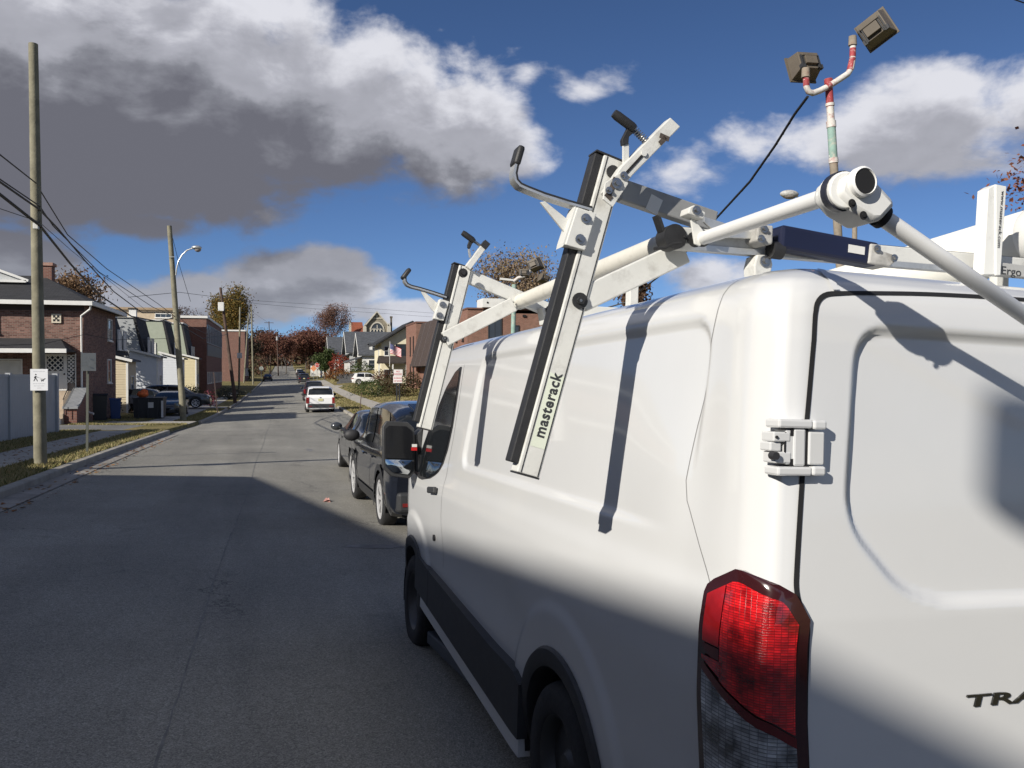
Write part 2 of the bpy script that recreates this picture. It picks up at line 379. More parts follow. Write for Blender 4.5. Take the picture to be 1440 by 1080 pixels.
def Tlim(u): return np.interp(u, [-1.0, -.62, -.45, -.2, .12, .45, .62, .85, .97, 1.0], [2.5, 2.34, 2.27, 2.10, 1.78, 1.36, 1.27, 1.14, .98, .80])
def body(p, w, v=None, off=0.0):
    """left half of the shell: p runs along the side from the nose (p=-1) to the rear and round to the middle of the rear doors"""
    p = np.asarray(p, float); w = np.asarray(w, float)
    if v is None: v = hermite(w, PW, PV)
    u0 = hermite(p, PP, PU); e = hermite(p, PP, PE)
    k = sstep(p, 3.7, 4.40)
    u = u0 + lean(w) * k
    # pressings of the side panel
    rec = 1 - sstep(_poly_sd(u, w, REC_SIDE), -.016, .016); fade = 1 - sstep(-u, 3.3, 3.9) * (1 - sstep(w, 1.62, 1.95))
    d = .017 * rec * fade
    d = d + .006 * np.exp(-((u + 4.03) / .13) ** 2) * sstep(w, 1.42, 1.7) * (1 - sstep(w, 2.12, 2.24)) * (1 - sstep(p, 4.2, 4.3))
    for ax in (AX_F, AX_R):
        r = np.hypot(u - ax, (w - AX_W) * .97); d = d - .016 * (1 - sstep(r, .61, .68)) * (w < 1.25) * (1 - sstep(p, 4.2, 4.3))
    # long hollow between the arches, under the shoulder
    d = d + .014 * np.exp(-((w - .88) / .16) ** 2) * sstep(-u, .35, .9) * (1 - sstep(-u, 2.1, 2.6))
    d = d * (v < .5) * (1 - sstep(p, 4.28, 4.36))
    nose = np.interp(u, [.35, .6, .8, .92, 1.0], [0, .04, .13, .27, .48])
    t = np.clip((e - .115) / (VC - .115), 0, 1)
    vv = e + (v + d) * (1 - t) + nose * (1 - v / VC)
    # rear door pressing
    rd = (1 - sstep(_poly_sd(vv, w, REC_DOOR), -.013, .013)) * (p > 4.46)
    u = u + .024 * rd
    T = Tlim(u); wl = np.minimum(w, T - .00 * v) - np.where(w > T, .03 * (1 - v / VC) ** 2, 0)
    P = np.stack([vv, u, wl], -1)
    return P
def body_off(p, w, off):
    e = 4e-3; a = body(p + e, w) - body(p - e, w); b = body(p, w + e) - body(p, w - e); n = np.cross(a, b)
    n = n / (np.linalg.norm(n, axis=-1, keepdims=True) + 1e-9)
    n = np.where((n[..., :1] * 1 + n[..., 1:2]) > 0, -n, n)      # outward is -v / -u on this side
    return body(p, w) + n * off
def locate(px, py, off=0.0, guess=None):
    """(p, w) on the left shell seen at a photo pixel (survey helper)"""
    def proj(q):
        Pw = VO + q[0] * VL + q[1] * VF + q[2] * VU - EYEP; z = Pw @ _fw; return np.array([720 + FPX * (Pw @ _rt) / z, 540 - FPX * (Pw @ _up) / z])
    x = np.array(guess if guess is not None else (-on_v(px, py, .02)[1], on_v(px, py, .02)[2]), float); x[0] = min(max(x[0], -.6), 4.7); tgt = np.array([px, py])
    for _ in range(40):
        f = proj(body(x[0], x[1])) - tgt
        J = np.stack([(proj(body(x[0] + 1e-3, x[1])) - tgt - f) / 1e-3, (proj(body(x[0], x[1] + 1e-3)) - tgt - f) / 1e-3], 1)
        try: s = np.linalg.solve(J, f)
        except Exception: break
        x = x - np.clip(s, -.08, .08)
    return x
#BUILD
van = thing('cargo_van', 'white cargo van with black lower cladding parked in front, red tail lamp nearest the viewer', 'van', M=VM)
VROWS = [(w, None) for w in np.arange(.30, 2.135, .0125)]
WR = np.array([w for w, _ in VROWS] + [2.15, 2.165, 2.18, 2.195, 2.208, 2.22, 2.23, 2.24, 2.25, 2.258, 2.265, 2.27, 2.275, 2.28, 2.285, 2.29, 2.295, 2.30, 2.3015, 2.303, 2.305, 2.3065, 2.308, 2.31])
PR = np.concatenate([np.arange(-1.0, 3.9, .02), np.arange(3.9, 4.46, .01), np.arange(4.46, PP[-1] + .001, (PP[-1] - 4.46) / 110)])
def van_shell():
    Wg, Pg = np.meshgrid(WR, PR); A = body(Pg, Wg)
    nI, nJ = A.shape[:2]; vs = A.reshape(-1, 3); B = vs.copy(); B[:, 0] = 2 * VC - B[:, 0]
    fs = []
    for i in range(nI - 1):
        for j in range(nJ - 1):
            c = (A[i, j] + A[i + 1, j + 1]) / 2
            if PR[i] < 4.2 and any(math.hypot(c[1] - ax, c[2] - AX_W) < .435 for ax in (AX_F, AX_R)): continue
            fs.append((i * nJ + j, i * nJ + j + 1, (i + 1) * nJ + j + 1, (i + 1) * nJ + j))
    n = len(vs); f2 = [tuple(k + n for k in f[::-1]) for f in fs]
    m = MB(); m.v = [tuple(p) for p in vs] + [tuple(p) for p in B]; m.f = fs + f2
    bm = bmesh.new(); me = m.mesh('tmp', None, uv=False); bm.from_mesh(me); bmesh.ops.remove_doubles(bm, verts=bm.verts, dist=.0006)
    bmesh.ops.recalc_face_normals(bm, faces=bm.faces)
    me2 = bpy.data.meshes.new('body'); bm.to_mesh(me2); bm.free(); bpy.data.meshes.remove(me)
    me2.materials.append(M_white); me2.shade_smooth(); me2.set_sharp_from_angle(angle=R(50))
    o = bpy.data.objects.new('body', me2); COL.objects.link(o); o.parent = van; return o
vbody = van_shell()
def van_patch(name, m, plo, phi, w0, w1, nw, npp, off, parent=van, thick=0.0, smooth=40, mirror=False, curve=None):
    """panel lying on the shell between the lines plo(w) and phi(w)"""
    Ws = np.linspace(w0, w1, nw); A_ = np.array([plo(w) for w in Ws])[:, None]; B_ = np.array([phi(w) for w in Ws])[:, None]
    PG = A_ + (B_ - A_) * np.linspace(0, 1, npp + 1)[None, :]; WG = np.repeat(Ws[:, None], npp + 1, 1)
    P = [list(r) for r in body_off(PG, WG, off)]
    mb = MB(); mb.grid(P)
    if thick:
        Q = [list(r) for r in body_off(PG, WG, off - thick)]
        mb.grid(Q, True)
        edge = lambda X: X[0] + [r[-1] for r in X[1:]] + X[-1][-2::-1] + [r[0] for r in X[-2:0:-1]]
        a, b = edge(P), edge(Q); a.append(a[0]); b.append(b[0]); mb.grid([a, b], True)
    if mirror: mb.v = [(2 * VC - p[0], p[1], p[2]) for p in mb.v]; mb.f = [f[::-1] for f in mb.f]
    return mb.build(name, m, parent, smooth)
def van_ribbon(name, pts, width, off, m=M_gap, parent=van, sub=6):
    Q = []
    for a, b in zip(pts[:-1], pts[1:]):
        for k in range(sub): Q.append((a[0] + (b[0] - a[0]) * k / sub, a[1] + (b[1] - a[1]) * k / sub))
    Q.append(pts[-1]); qa = np.array(Q); C = list(body_off(qa[:, 0], qa[:, 1], off)); C2 = body_off(qa[:, 0], qa[:, 1], off + .02); P = []
    for i, (p, w) in enumerate(Q):
        t = nrm(C[min(i + 1, len(C) - 1)] - C[max(i - 1, 0)]); n = nrm(C2[i] - C[i]); s = np.cross(t, n)
        P.append([C[i] - s * width / 2, C[i] + s * width / 2])
    mb = MB(); mb.grid(P); return mb.build(name, m, parent)
lerp = lambda xs, ys: (lambda w: float(np.interp(w, xs, ys)))
# cab side window with its rubber surround
WIN = [(.935, 2.088), (.905, 1.90), (.86, 1.70), (.79, 1.55), (.69, 1.44), (.55, 1.365), (.36, 1.315), (.06, 1.28)]
wl = lerp([1.28, 1.31, 1.68, 1.955, 2.07, 2.09], [.05, -.27, .165, .55, .79, .90]); wh = lerp([q[1] for q in WIN[::-1]], [q[0] for q in WIN[::-1]])
van_patch('window_seal', M_black, wl, wh, 1.285, 2.088, 26, 16, .003)
gl = van_patch('side_window', M_glass, lambda w: wl(w) + .03, lambda w: wh(w) - .03, 1.31, 2.065, 26, 16, .007)
van_patch('side_window', M_glass, lambda w: wl(w) + .03, lambda w: wh(w) - .03, 1.31, 2.065, 16, 10, .007, mirror=True)
ws = MB(); ws.grid([[np.array([VC + (x - VC), u, Tlim(u) + .012 - .03 * ((x - VC) / VC) ** 2]) for x in np.linspace(.22, 2 * VC - .22, 13)] for u in np.linspace(-.40, .42, 9)]); ws.build('windscreen', M_glass, van, 40)
# seams
van_ribbon('door_gap', [(.99, 2.10), (.95, 1.85), (.90, 1.62), (.83, 1.45), (.79, 1.30), (.775, 1.1), (.77, .76)], .005, .0012, mat('seam_grey', (.20, .20, .20)))
van_ribbon('panel_seam', [(4.085, 2.25), (4.06, 2.20), (4.02, 2.05), (3.96, 1.8), (3.933, 1.63), (3.95, 1.57), (4.05, 1.45), (4.13, 1.355)], .0035, .0012, mat('seam_grey', (.20, .20, .20)))
GAPL = [(4.43, 1.36), (4.449, 1.717), (4.466, 1.99), (4.47, 2.06), (4.486, 2.12), (4.53, 2.162), (4.606, 2.186), (4.883, 2.203), (5.10, 2.21), (PP[-1], 2.215)]
GAPF = _round([(4.50, .5), (4.505, 1.30), (4.44, 1.37)] + GAPL[1:3] + [(4.475, 2.175)] + GAPL[6:], .11, 7)[7:-7]
van_ribbon('door_gap', GAPF, .015, .0025)
mg = van_ribbon('door_gap', GAPF, .015, .0025); mg.scale = (-1, 1, 1); mg.location = (2 * VC, 0, 0)
van_ribbon('door_gap', [(PP[-1], .5), (PP[-1], 2.215)], .012, .0025)
# short drip moulding on the roof corner
van_ribbon('roof_moulding', [(4.46, 2.262), (4.52, 2.225), (4.55, 2.19)], .022, .006, M_white)
van_ribbon('roof_ditch', [(.1, 2.205), (.6, 2.235), (.9, 2.243)], .010, .002, M_black)
# lower cladding, sill and step
CLT = lerp([.06, .445, 1.3, 2.04, 2.42, 2.52], [.74, .70, .648, .606, .60, .56]); CLB = lerp([.06, .26, 2.42, 2.52], [.49, .47, .31, .31])
def side_plate(name, m, p0, p1, top, bot, v, th, n=24, parent=van):
    a = [V(v, -p, top(p)) for p in np.linspace(p0, p1, n)]; b = [V(v, -p, bot(p)) for p in np.linspace(p0, p1, n)]
    mb = MB(); mb.grid([b, a]); mb.grid([[q + V(th, 0, 0) for q in b], [q + V(th, 0, 0) for q in a]], True); mb.grid([a, [q + V(th, 0, .01) for q in a]]); mb.grid([[q + V(th, 0, 0) for q in b], b])
    mb.quad(a[0], b[0], b[0] + V(th, 0, 0), a[0] + V(th, 0, 0)); mb.quad(b[-1], a[-1], a[-1] + V(th, 0, 0), b[-1] + V(th, 0, 0))
    return mb.build(name, m, parent)
side_plate('cladding', M_trim, .50, 2.52, CLT, CLB, -.012, .05)
side_plate('door_cladding', M_trim, .05, .492, CLT, CLB, -.012, .05, 8)
side_plate('sill', M_white, .20, 2.50, lambda p: CLB(p) - .002, lambda p: CLB(p) - .09, .002, .06)
st = MB(); st.boxf((.09, -1.35, .245), (.035, 0, 0), (0, 1.12, -.075), (0, 0, .045)); st.build('step_bar', mat('dark_blue_grey_plastic', (.05, .06, .075), rough=.45), van, bevel=.012)
fl = MB(); fl.bx(.16, 2 * VC - .16, -4.3, .8, .30, .34); fl.build('floor_pan', M_gap, van)
# wheels and arches
def wheel(name, c, parent, r=.35, wd=.22, rim_m=M_rim, n=36, spokes=0, side=-1, rr=.62):
    """tyre with a rim facing the side given (-1: towards -x)"""
    t = MB(); s = side; h = wd / 2
    t.lathe([(r * rr, s * h * .9), (r * (rr + .05), s * h), (r * .90, s * h * 1.0), (r * .965, s * h * .86), (r, s * h * .6), (r, -s * h * .6), (r * .965, -s * h * .86), (r * .90, -s * h), (r * rr, -s * h)], c, (1, 0, 0), n)
    if s < 0: pass
    to = t.build('tyre', M_tyre, parent, 40)
    k = MB(); k.lathe([(r * rr * 1.01, s * h * .9), (r * rr * .93, s * h * .78), (r * rr * .86, s * h * .35), (r * .22, s * h * .42), (r * .16, s * h * .60), (0, s * h * .62)] if not spokes else
                      [(r * rr * 1.01, s * h * .92), (r * rr * .94, s * h * .80), (r * rr * .90, s * h * .2), (0, s * h * .15)], c, (1, 0, 0), n)
    ro = k.build('rim', rim_m if not spokes else M_black, to, 35)
    if spokes:
        b = MB(); b.lathe([(r * rr * 1.02, s * h * .93), (r * rr * .90, s * h * .82), (r * rr * .90, s * h * .6)], c, (1, 0, 0), n); b.cyl(V(*c) + V(s * h * .3, 0, 0), V(*c) + V(s * h * .72, 0, 0), r * .13)
        for q in range(spokes):
            a = 2 * math.pi * q / spokes
            for da in (-.09, .09):
                b.beam(V(c[0] + s * h * .62, c[1] + r * .08 * math.cos(a), c[2] + r * .08 * math.sin(a)), V(c[0] + s * h * .74, c[1] + r * rr * .94 * math.cos(a + da), c[2] + r * rr * .94 * math.sin(a + da)), r * .07, .02, (1, 0, 0))
        b.build('spokes', rim_m, to, 35)
    return to
M_steelwheel = mat('grey_steel_wheel', (.07, .072, .075), rough=.45, metal=.6, var=.2)
for ax in (AX_F, AX_R):
    for sd, cx in ((-1, .125), (1, 2 * VC - .125)): wheel('wheel', (cx, ax, .347), van, .347, .225, M_steelwheel, side=sd)
    for mir in (False, True):
        a = MB(); A = np.linspace(R(-12), R(192), 37)
        row = lambda r, off: list(body_off(-(ax + r * np.cos(A)), np.maximum(.31, AX_W + r * np.sin(A)), off))
        a.grid([row(.495, .002), row(.485, .016), row(.43, .020), row(.412, .012), row(.405, -.10)], False)
        if mir: a.v = [(2 * VC - p[0], p[1], p[2]) for p in a.v]; a.f = [f[::-1] for f in a.f]
        a.build('arch_trim', M_trim, van, 40)
        wl_ = MB(); wl_.grid([[V(x, ax + .44 * math.cos(t), AX_W + .44 * math.sin(t)) for t in A] for x in ((.03, .36) if not mir else (2 * VC - .36, 2 * VC - .03))]); wl_.build('wheel_well', M_gap, van)
# handle, lock, small round cap
def on_body(p, w, off): return body_off(p, w, off)
hd = MB(); a, b = on_body(.46, 1.245, .02), on_body(.66, 1.262, .022); hd.beam(a, b, .03, .045); hd.build('door_handle', M_trim, van, bevel=.01)
lk = MB(); a = on_body(.561, .93, -.01); lk.cyl(a, a + V(-.022, 0, 0), .022); lk.build('lock_cylinder', M_black, van, 40)
cp = MB(); a = on_body(*locate(771, 609), -.01); cp.cyl(a, a + V(-.03, 0, 0), .026, .02); cp.build('side_marker', M_black, van, 40)
# tail lamp wrapped round the corner
def mat_lens(name, c1, c2, tiles):
    m, N, Lk, b = new_mat(name); tc = N.new('ShaderNodeTexCoord'); mp = N.new('ShaderNodeMapping'); Lk.new(tc.outputs['Object'], mp.inputs[0]); mp.inputs['Location'].default_value = (.2, 0, 0)
    sx = N.new('ShaderNodeSeparateXYZ'); Lk.new(mp.outputs[0], sx.inputs[0]); ad = N.new('ShaderNodeMath'); ad.operation = 'SUBTRACT'; Lk.new(sx.outputs[0], ad.inputs[0]); Lk.new(sx.outputs[1], ad.inputs[1])
    cb = N.new('ShaderNodeCombineXYZ'); Lk.new(ad.outputs[0], cb.inputs[0]); Lk.new(sx.outputs[2], cb.inputs[1])
    br = N.new('ShaderNodeTexBrick'); br.offset = 0.0; br.inputs['Scale'].default_value = 1; br.inputs['Brick Width'].default_value = tiles * 1.5; br.inputs['Row Height'].default_value = tiles * .45; br.inputs['Mortar Size'].default_value = tiles * .11; br.inputs['Mortar Smooth'].default_value = 1.0
    br.inputs['Color1'].default_value = (*c1, 1); br.inputs['Color2'].default_value = (*c2, 1); br.inputs['Mortar'].default_value = (*(np.array(c2) * .55), 1); Lk.new(cb.outputs[0], br.inputs['Vector'])
    nz = N.new('ShaderNodeTexNoise'); nz.inputs['Scale'].default_value = 11; nz.inputs['Detail'].default_value = 5; Lk.new(cb.outputs[0], nz.inputs['Vector'])
    rp = N.new('ShaderNodeMapRange'); Lk.new(nz.outputs[0], rp.inputs[0]); rp.inputs[1].default_value = .35; rp.inputs[2].default_value = .68; rp.inputs[3].default_value = .28; rp.inputs[4].default_value = 1.7
    mx = N.new('ShaderNodeMix'); mx.data_type = 'RGBA'; mx.blend_type = 'MULTIPLY'; mx.inputs[0].default_value = 1; Lk.new(br.outputs[0], mx.inputs[6]); Lk.new(rp.outputs[0], mx.inputs[7]); Lk.new(mx.outputs[2], b.inputs['Base Color'])
    setb(b, rough=.22, coat=1.0, coatr=.03); bp = N.new('ShaderNodeBump'); bp.inputs['Strength'].default_value = .35; bp.inputs['Distance'].default_value = .004; Lk.new(br.outputs['Fac'], bp.inputs['Height']); Lk.new(bp.outputs[0], b.inputs['Normal'])
    return m
M_redlens = mat_lens('red_lamp_lens', (.78, .014, .018), (.36, .006, .009), .015)
M_redsmooth = mat('plain_red_lens', (.40, .010, .014), rough=.1, var=.35, scale=9, coat=1.0, coatr=.03)
M_darkred = mat('dark_red_lens', (.10, .004, .006), rough=.12, var=.3, scale=12, coat=1.0, coatr=.03)
M_clearlens = mat_lens('clear_lamp_lens', (.42, .44, .45), (.24, .25, .26), .022)
M_bezel = mat('lamp_bezel', (.035, .008, .010), rough=.15, coat=1, coatr=.04)
ll = lerp([.55, .85, 1.336, 1.363, 1.42], [4.108, 4.115, 4.127, 4.142, 4.262]); lr = lerp([.55, 1.31, 1.387, 1.42], [4.503, 4.498, 4.424, 4.288])
DIV = lambda p: float(np.interp(p, [4.13, 4.19, 4.48, 4.52], [1.144, 1.116, .981, .965]))
for mir in (False, True):
    lamp = van_patch('tail_lamp', M_bezel, ll, lr, .55, 1.42, 40, 16, .014, thick=.03, mirror=mir)
    def lens(name, m, p0, p1, b0, t0, off, npp=10, nw=24, mir=mir):
        ps_ = np.linspace(p0, p1, npp + 1); lo = np.array([b0(p) for p in ps_])[:, None]; hi = np.array([t0(p) for p in ps_])[:, None]
        P = [list(r) for r in body_off(np.repeat(ps_[:, None], nw + 1, 1), lo + (hi - lo) * np.linspace(0, 1, nw + 1)[None, :], off)]
        mb = MB(); mb.grid(P, True)
        if mir: mb.v = [(2 * VC - q[0], q[1], q[2]) for q in mb.v]; mb.f = [f[::-1] for f in mb.f]
        return mb.build(name, m, lamp, 60)
    TOPL = lerp([4.135, 4.15, 4.265, 4.29, 4.40, 4.46], [1.308, 1.328, 1.388, 1.388, 1.352, 1.295])
    lens('red_reflector', M_redsmooth, 4.153, 4.232, lambda p: 1.205 + .0 * p, TOPL, .0185)
    lens('red_lens', M_redlens, 4.236, 4.456, lambda p: DIV(p) + .024, TOPL, .0185)
    lens('dark_red_lens', M_darkred, 4.153, 4.232, lambda p: DIV(p) + .055, lambda p: 1.20, .0175)
    lens('red_wedge_lens', M_redlens, 4.152, 4.240, lambda p: 1.158 - .38 * (p - 4.152), lambda p: 1.168, .0195, 6, 4)
    lens('clear_lens', M_clearlens, 4.150, 4.458, lambda p: .575, lambda p: DIV(p) - .008, .0175, 14)
    lens('lens_divider', M_darkred, 4.150, 4.458, lambda p: DIV(p) - .008, lambda p: DIV(p) + .018, .0190, 12, 2)
# rear door hinges: a strap bolted across the gap
def hinge(w0):
    h = MB(); cb = lambda v0, v1, wa, wb, ua, ub: h.bx(v0, v1, ua, ub, wa, wb)
    W = w0; uo = -4.352
    cb(.050, .155, W + .050, W + .074, uo - .034, uo + .03); cb(.050, .155, W - .074, W - .050, uo - .034, uo + .03)
    cb(.100, .138, W - .0495, W + .0495, uo - .028, uo + .03)
    cb(.1555, .196, W + .048, W + .073, uo - .037, uo + .02); cb(.1555, .196, W - .073, W - .048, uo - .037, uo + .02)
    o = h.build('hinge', M_white, van, bevel=.006)
    k = MB(); k.bx(.147, .195, uo - .029, uo + .02, W - .045, W + .042); k.bx(.139, .152, uo - .018, uo + .02, W - .012, W + .012)
    k.build('hinge_leaf', M_white, o, bevel=.004)
    k = MB(); k.bx(.078, .104, uo - .024, uo + .03, W - .045, W + .046); k.bx(.040, .092, uo - .026, uo + .03, W + .014, W + .040); k.bx(.046, .095, uo - .026, uo + .03, W - .042, W - .012); k.bx(.036, .07, uo - .018, uo + .03, W - .011, W + .013); k.build('hinge_knuckle', M_white, o, bevel=.004)
    k = MB(); k.bx(.0915, .105, uo - .0255, uo - .02, W + .030, W + .0505); k.bx(.0915, .105, uo - .0255, uo - .02, W - .0505, W - .030); k.bx(.0755, .0785, uo - .0255, uo - .02, W - .04, W + .04)
    k.bx(.1385, .1465, uo - .0235, uo + .0, W - .0505, W + .0505); k.bx(.160, .166, uo - .0275, uo - .02, W - .009, W + .009); k.build('hinge_recess', M_gap, o)
    k = MB(); k.cyl((.040, uo - .018, W - .022), (.040, uo - .040, W - .022), .0105); k.build('hinge_pin', M_black, o, 40)
    k = MB(); k.cyl((.048, uo - .018, W + .026), (.048, uo - .030, W + .026), .004); k.build('rivet', M_black, o, 40)
    return o
HW = float(np.mean([locate(1100, 596, guess=(4.4, 1.82))[1], locate(1100, 660, guess=(4.4, 1.7))[1]]))
h1 = hinge(HW)
h2 = copy_tree(h1, van); h2.location = (0, -.04, -1.06)
# badge
p_, w_ = locate(1355, 994, guess=(5.0, 1.04)); b0 = body_off(p_, w_, .002)
text_mesh('TRANSIT', .046, 'badge', mat('dark_chrome', (.10, .10, .095), rough=.25, metal=.9), van, frame_mat(b0, body_off(p_ + .1, w_, .002) - b0, V(0, .03, 1)), extrude=.004, shear=.10, spacing=1.0, sx=3.1, bold=.0008)
# rear bumper and plate, below the picture
bp = MB(); bp.bx(.03, 2 * VC - .03, -4.56, -4.36, .40, .56); bp.build('rear_bumper', M_trim, van, bevel=.03)
for x in (.32, 2 * VC - .32): hl = MB(); hl.ball((x, .86, .95), .16, 12, 8, (1.1, .7, .9)); hl.build('headlight', M_clearlens, van, 60)
# mirror on its arm
um = .05; q = [on_u(x, y, um) for x, y in ((541, 604), (546, 597), (572, 598), (580, 606), (581, 660), (574, 668), (551, 665), (541, 655))]
cen = sum(q) / len(q)
mr = MB(); big = [cen + (p - cen) * 1.14 for p in q]; back = [cen + (p - cen) * .86 + V(.01, .13, 0) for p in q]
big2 = [p + V(0, .04, 0) for p in big]
mr.add(big + big2 + back, [tuple(range(8))[::-1]] + [(i, (i + 1) % 8, 8 + (i + 1) % 8, 8 + i) for i in range(8)] + [(8 + i, 8 + (i + 1) % 8, 16 + (i + 1) % 8, 16 + i) for i in range(8)] + [tuple(range(16, 24))])
mir = mr.build('wing_mirror', M_trim, van, 35, bevel=.006)
def sub_poly(pts, off): return [on_u(x, y, um) + V(0, -off, 0) for x, y in pts]
M_mirror = mat('mirror_glass', (.008, .008, .009), rough=.08, var=.05, spec=.25)
M_mirror2 = mat('mirror_silver', (.55, .57, .58), rough=.02, var=.02, metal=1.0)
g1 = MB(); g1.prism(sub_poly([(542, 603), (547, 598.5), (571, 599.5), (579, 606), (579.5, 645), (541.5, 644)], .012), V(0, .01, 0)); g1.build('mirror_glass', M_mirror, mir)
g2 = MB(); c2 = on_u(560, 656, um) + V(0, .0, 0); poly = sub_poly([(541.5, 646), (579.5, 647), (579, 660), (573, 667), (551, 664), (542, 655)], .012)
pc = sum(poly) / len(poly) + V(0, -.022, 0); n = len(poly); mid = [pc + (p - pc) * .6 + V(0, .004, 0) for p in poly]
g2.add(poly + mid + [pc], [(i, (i + 1) % n, n + (i + 1) % n, n + i) for i in range(n)] + [(n + i, n + (i + 1) % n, 2 * n) for i in range(n)]); g2.build('convex_mirror', M_mirror2, mir, 180)
ar = MB(); a0 = on_u(584, 612, um + .02); a1 = on_u(584, 662, um + .02)
ar.prism([a0, on_u(600, 597, um + .02), V(.03, um + .02, 1.64), V(.03, um + .02, 1.30), on_u(600, 672, um + .02), a1], V(0, .16, 0)); ar.build('mirror_arm', M_trim, mir, bevel=.02)
rf = MB(); rf.prism([on_u(x, y, um - .005) for x, y in ((578, 629), (586, 629), (586, 633.5), (578, 633.5))], V(0, -.012, 0)); rf.build('red_reflection', mat('reflection_red', (.5, .02, .02), rough=.2), mir)  # red patch painted in for light reflected on the mirror housing
rf = MB(); rf.prism([on_u(x, y, um - .006) for x, y in ((579, 624.5), (586, 624.5), (586, 628.5), (579, 628.5))], V(0, -.012, 0)); rf.build('white_reflection', M_white_trim, mir)  # white half of the same painted reflection
m2 = copy_tree(mir, van); m2.scale = (-1, 1, 1); m2.location = (2 * VC, 0, 0)
# ================================================================= the drop-down ladder rack on the van's roof
rack = thing('ladder_rack', 'white drop-down ladder rack with two slanting side bars and hooks on the van roof', 'ladder rack', M=VM)
UR, UF = -3.66, -1.74
M_grip = mat('black_grip', (.020, .020, .021), rough=.55, var=.2, scale=40, bump=.1, bscale=200)
def P2(u): return lambda x, y: on_u(x, y, u)
def bolt(c, d, r, parent, name='bolt', m=M_steel, h=.014):
    b = MB(); d = nrm(d); b.cyl(c, V(*c) + d * h * .35, r * 1.35, n=16); b.cyl(V(*c) + d * h * .35, V(*c) + d * h, r * .72, r * .66, n=6); return b.build(name, m, parent, 30)
REAR = V(0, -1, 0)
def flat(name, m, pts, u, th, parent, bevel=.002, label=None):
    """plate cut to an outline in the plane across the van, th thick towards the front"""
    mb = MB(); mb.prism([on_u(x, y, u) for x, y in pts], V(0, th, 0)); return mb.build(name, m, parent, bevel=bevel, label=label)
# ---- rear side bar
def side_bar(top, bot, wpx, u, parent, dep, strip):
    (x0, y0), (x1, y1) = top, bot; t = nrm((x1 - x0, y1 - y0)); n = np.array([t[1], -t[0]])
    n = -n if n[0] < 0 else n
    a, b = on_u(x0, y0, u), on_u(x1, y1, u); d = nrm(b - a); side = nrm(np.cross(d, (0, 1, 0))); side = side if side[0] > 0 else -side
    c = (a + b) / 2
    m = MB(); m.boxf(c + V(0, dep / 2, 0), side * wpx / 2, (b - a) / 2, V(0, dep / 2, 0)); o = m.build('side_bar', M_rackwhite, parent, bevel=.004)
    k = MB(); k.boxf(c - side * (wpx / 2 + strip / 2) + V(0, dep / 2, 0) - d * .012, side * strip / 2, (b - a) / 2 - d * .014, V(0, dep * .40, 0)); k.build('rubber_strip', M_grip, o, bevel=.004)
    g = MB()
    for s in (-.34, .40): g.boxf(c + side * wpx * s + V(0, -.0008, 0), side * .0012, (b - a) / 2 * .995, V(0, .001, 0))
    g.build('bar_groove', M_gap, o)
    e = MB(); e.boxf(a - d * .003 + V(0, dep / 2, 0) - side * strip / 2, side * (wpx / 2 + strip / 2), d * .003, V(0, dep / 2 * 1.02, 0)); e.build('end_cap', M_grip, o); e = MB(); e.boxf(b + d * .003 + V(0, dep / 2, 0), side * wpx / 2, d * .003, V(0, dep / 2 * 1.02, 0)); e.build('end_cap', M_grip, o)
    return o, a, b, d, side
ub, a, b, d, sd = side_bar((865, 223), (743, 668), .080, UR, rack, .07, .031)
# printed word on the bar
p0 = on_u(764, 617, UR) + V(0, -.0015, 0)
stk = MB(); stk.quad(*[a + (b - a) * t + sd * k + V(0, -.0012, 0) for t, k in ((.915, -.022), (.915, .030), (.69, .030), (.69, -.022))]); stk.build('sticker', mat('pale_sticker', (.66, .70, .58), rough=.5, var=.03), ub)
text_mesh('masterack', .052, 'printed_word', mat('print_black', (.03, .032, .035), rough=.6), ub, frame_mat(p0, on_u(782, 548, UR) - on_u(762, 617, UR), -sd), extrude=.0003, bold=.0016, sx=.92, spacing=1.10)
# hook that carries the ladder
def hook(pts, u, wd, parent, th=.008):
    Q = [on_u(x, y, u) for x, y in pts]
    h = MB(); rub = MB()
    for A, off, t in ((h, 0, th), (rub, th * .95, .007)):
        rows = []
        for i, p in enumerate(Q):
            t_ = nrm(Q[min(i + 1, len(Q) - 1)] - Q[max(i - 1, 0)]); n = nrm(np.cross((0, 1, 0), t_)); n = n if (n[2] > 0 or n[0] > 0.5) else -n
            rows.append([p + n * off, p + n * off + V(0, wd, 0), p + n * (off + t) + V(0, wd, 0), p + n * (off + t), p + n * off])
        A.grid(rows); A.f.append((0, 1, 2, 3)); k = len(A.v) - 5; A.f.append((k + 3, k + 2, k + 1, k))
    o = h.build('hook', M_alu, parent, 40); rub.build('hook_pad', M_grip, o, 40)
    dq = nrm(Q[-1] - Q[-2]); nq = nrm(np.cross((0, 1, 0), dq)); e = MB(); e.boxf(Q[-1] + V(0, wd / 2, 0) - dq * .022 + nq * .006, nq * .012, V(0, wd / 2 + .005, 0), dq * .034); e.build('hook_tip', M_grip, o, 50, bevel=.009)
    return o
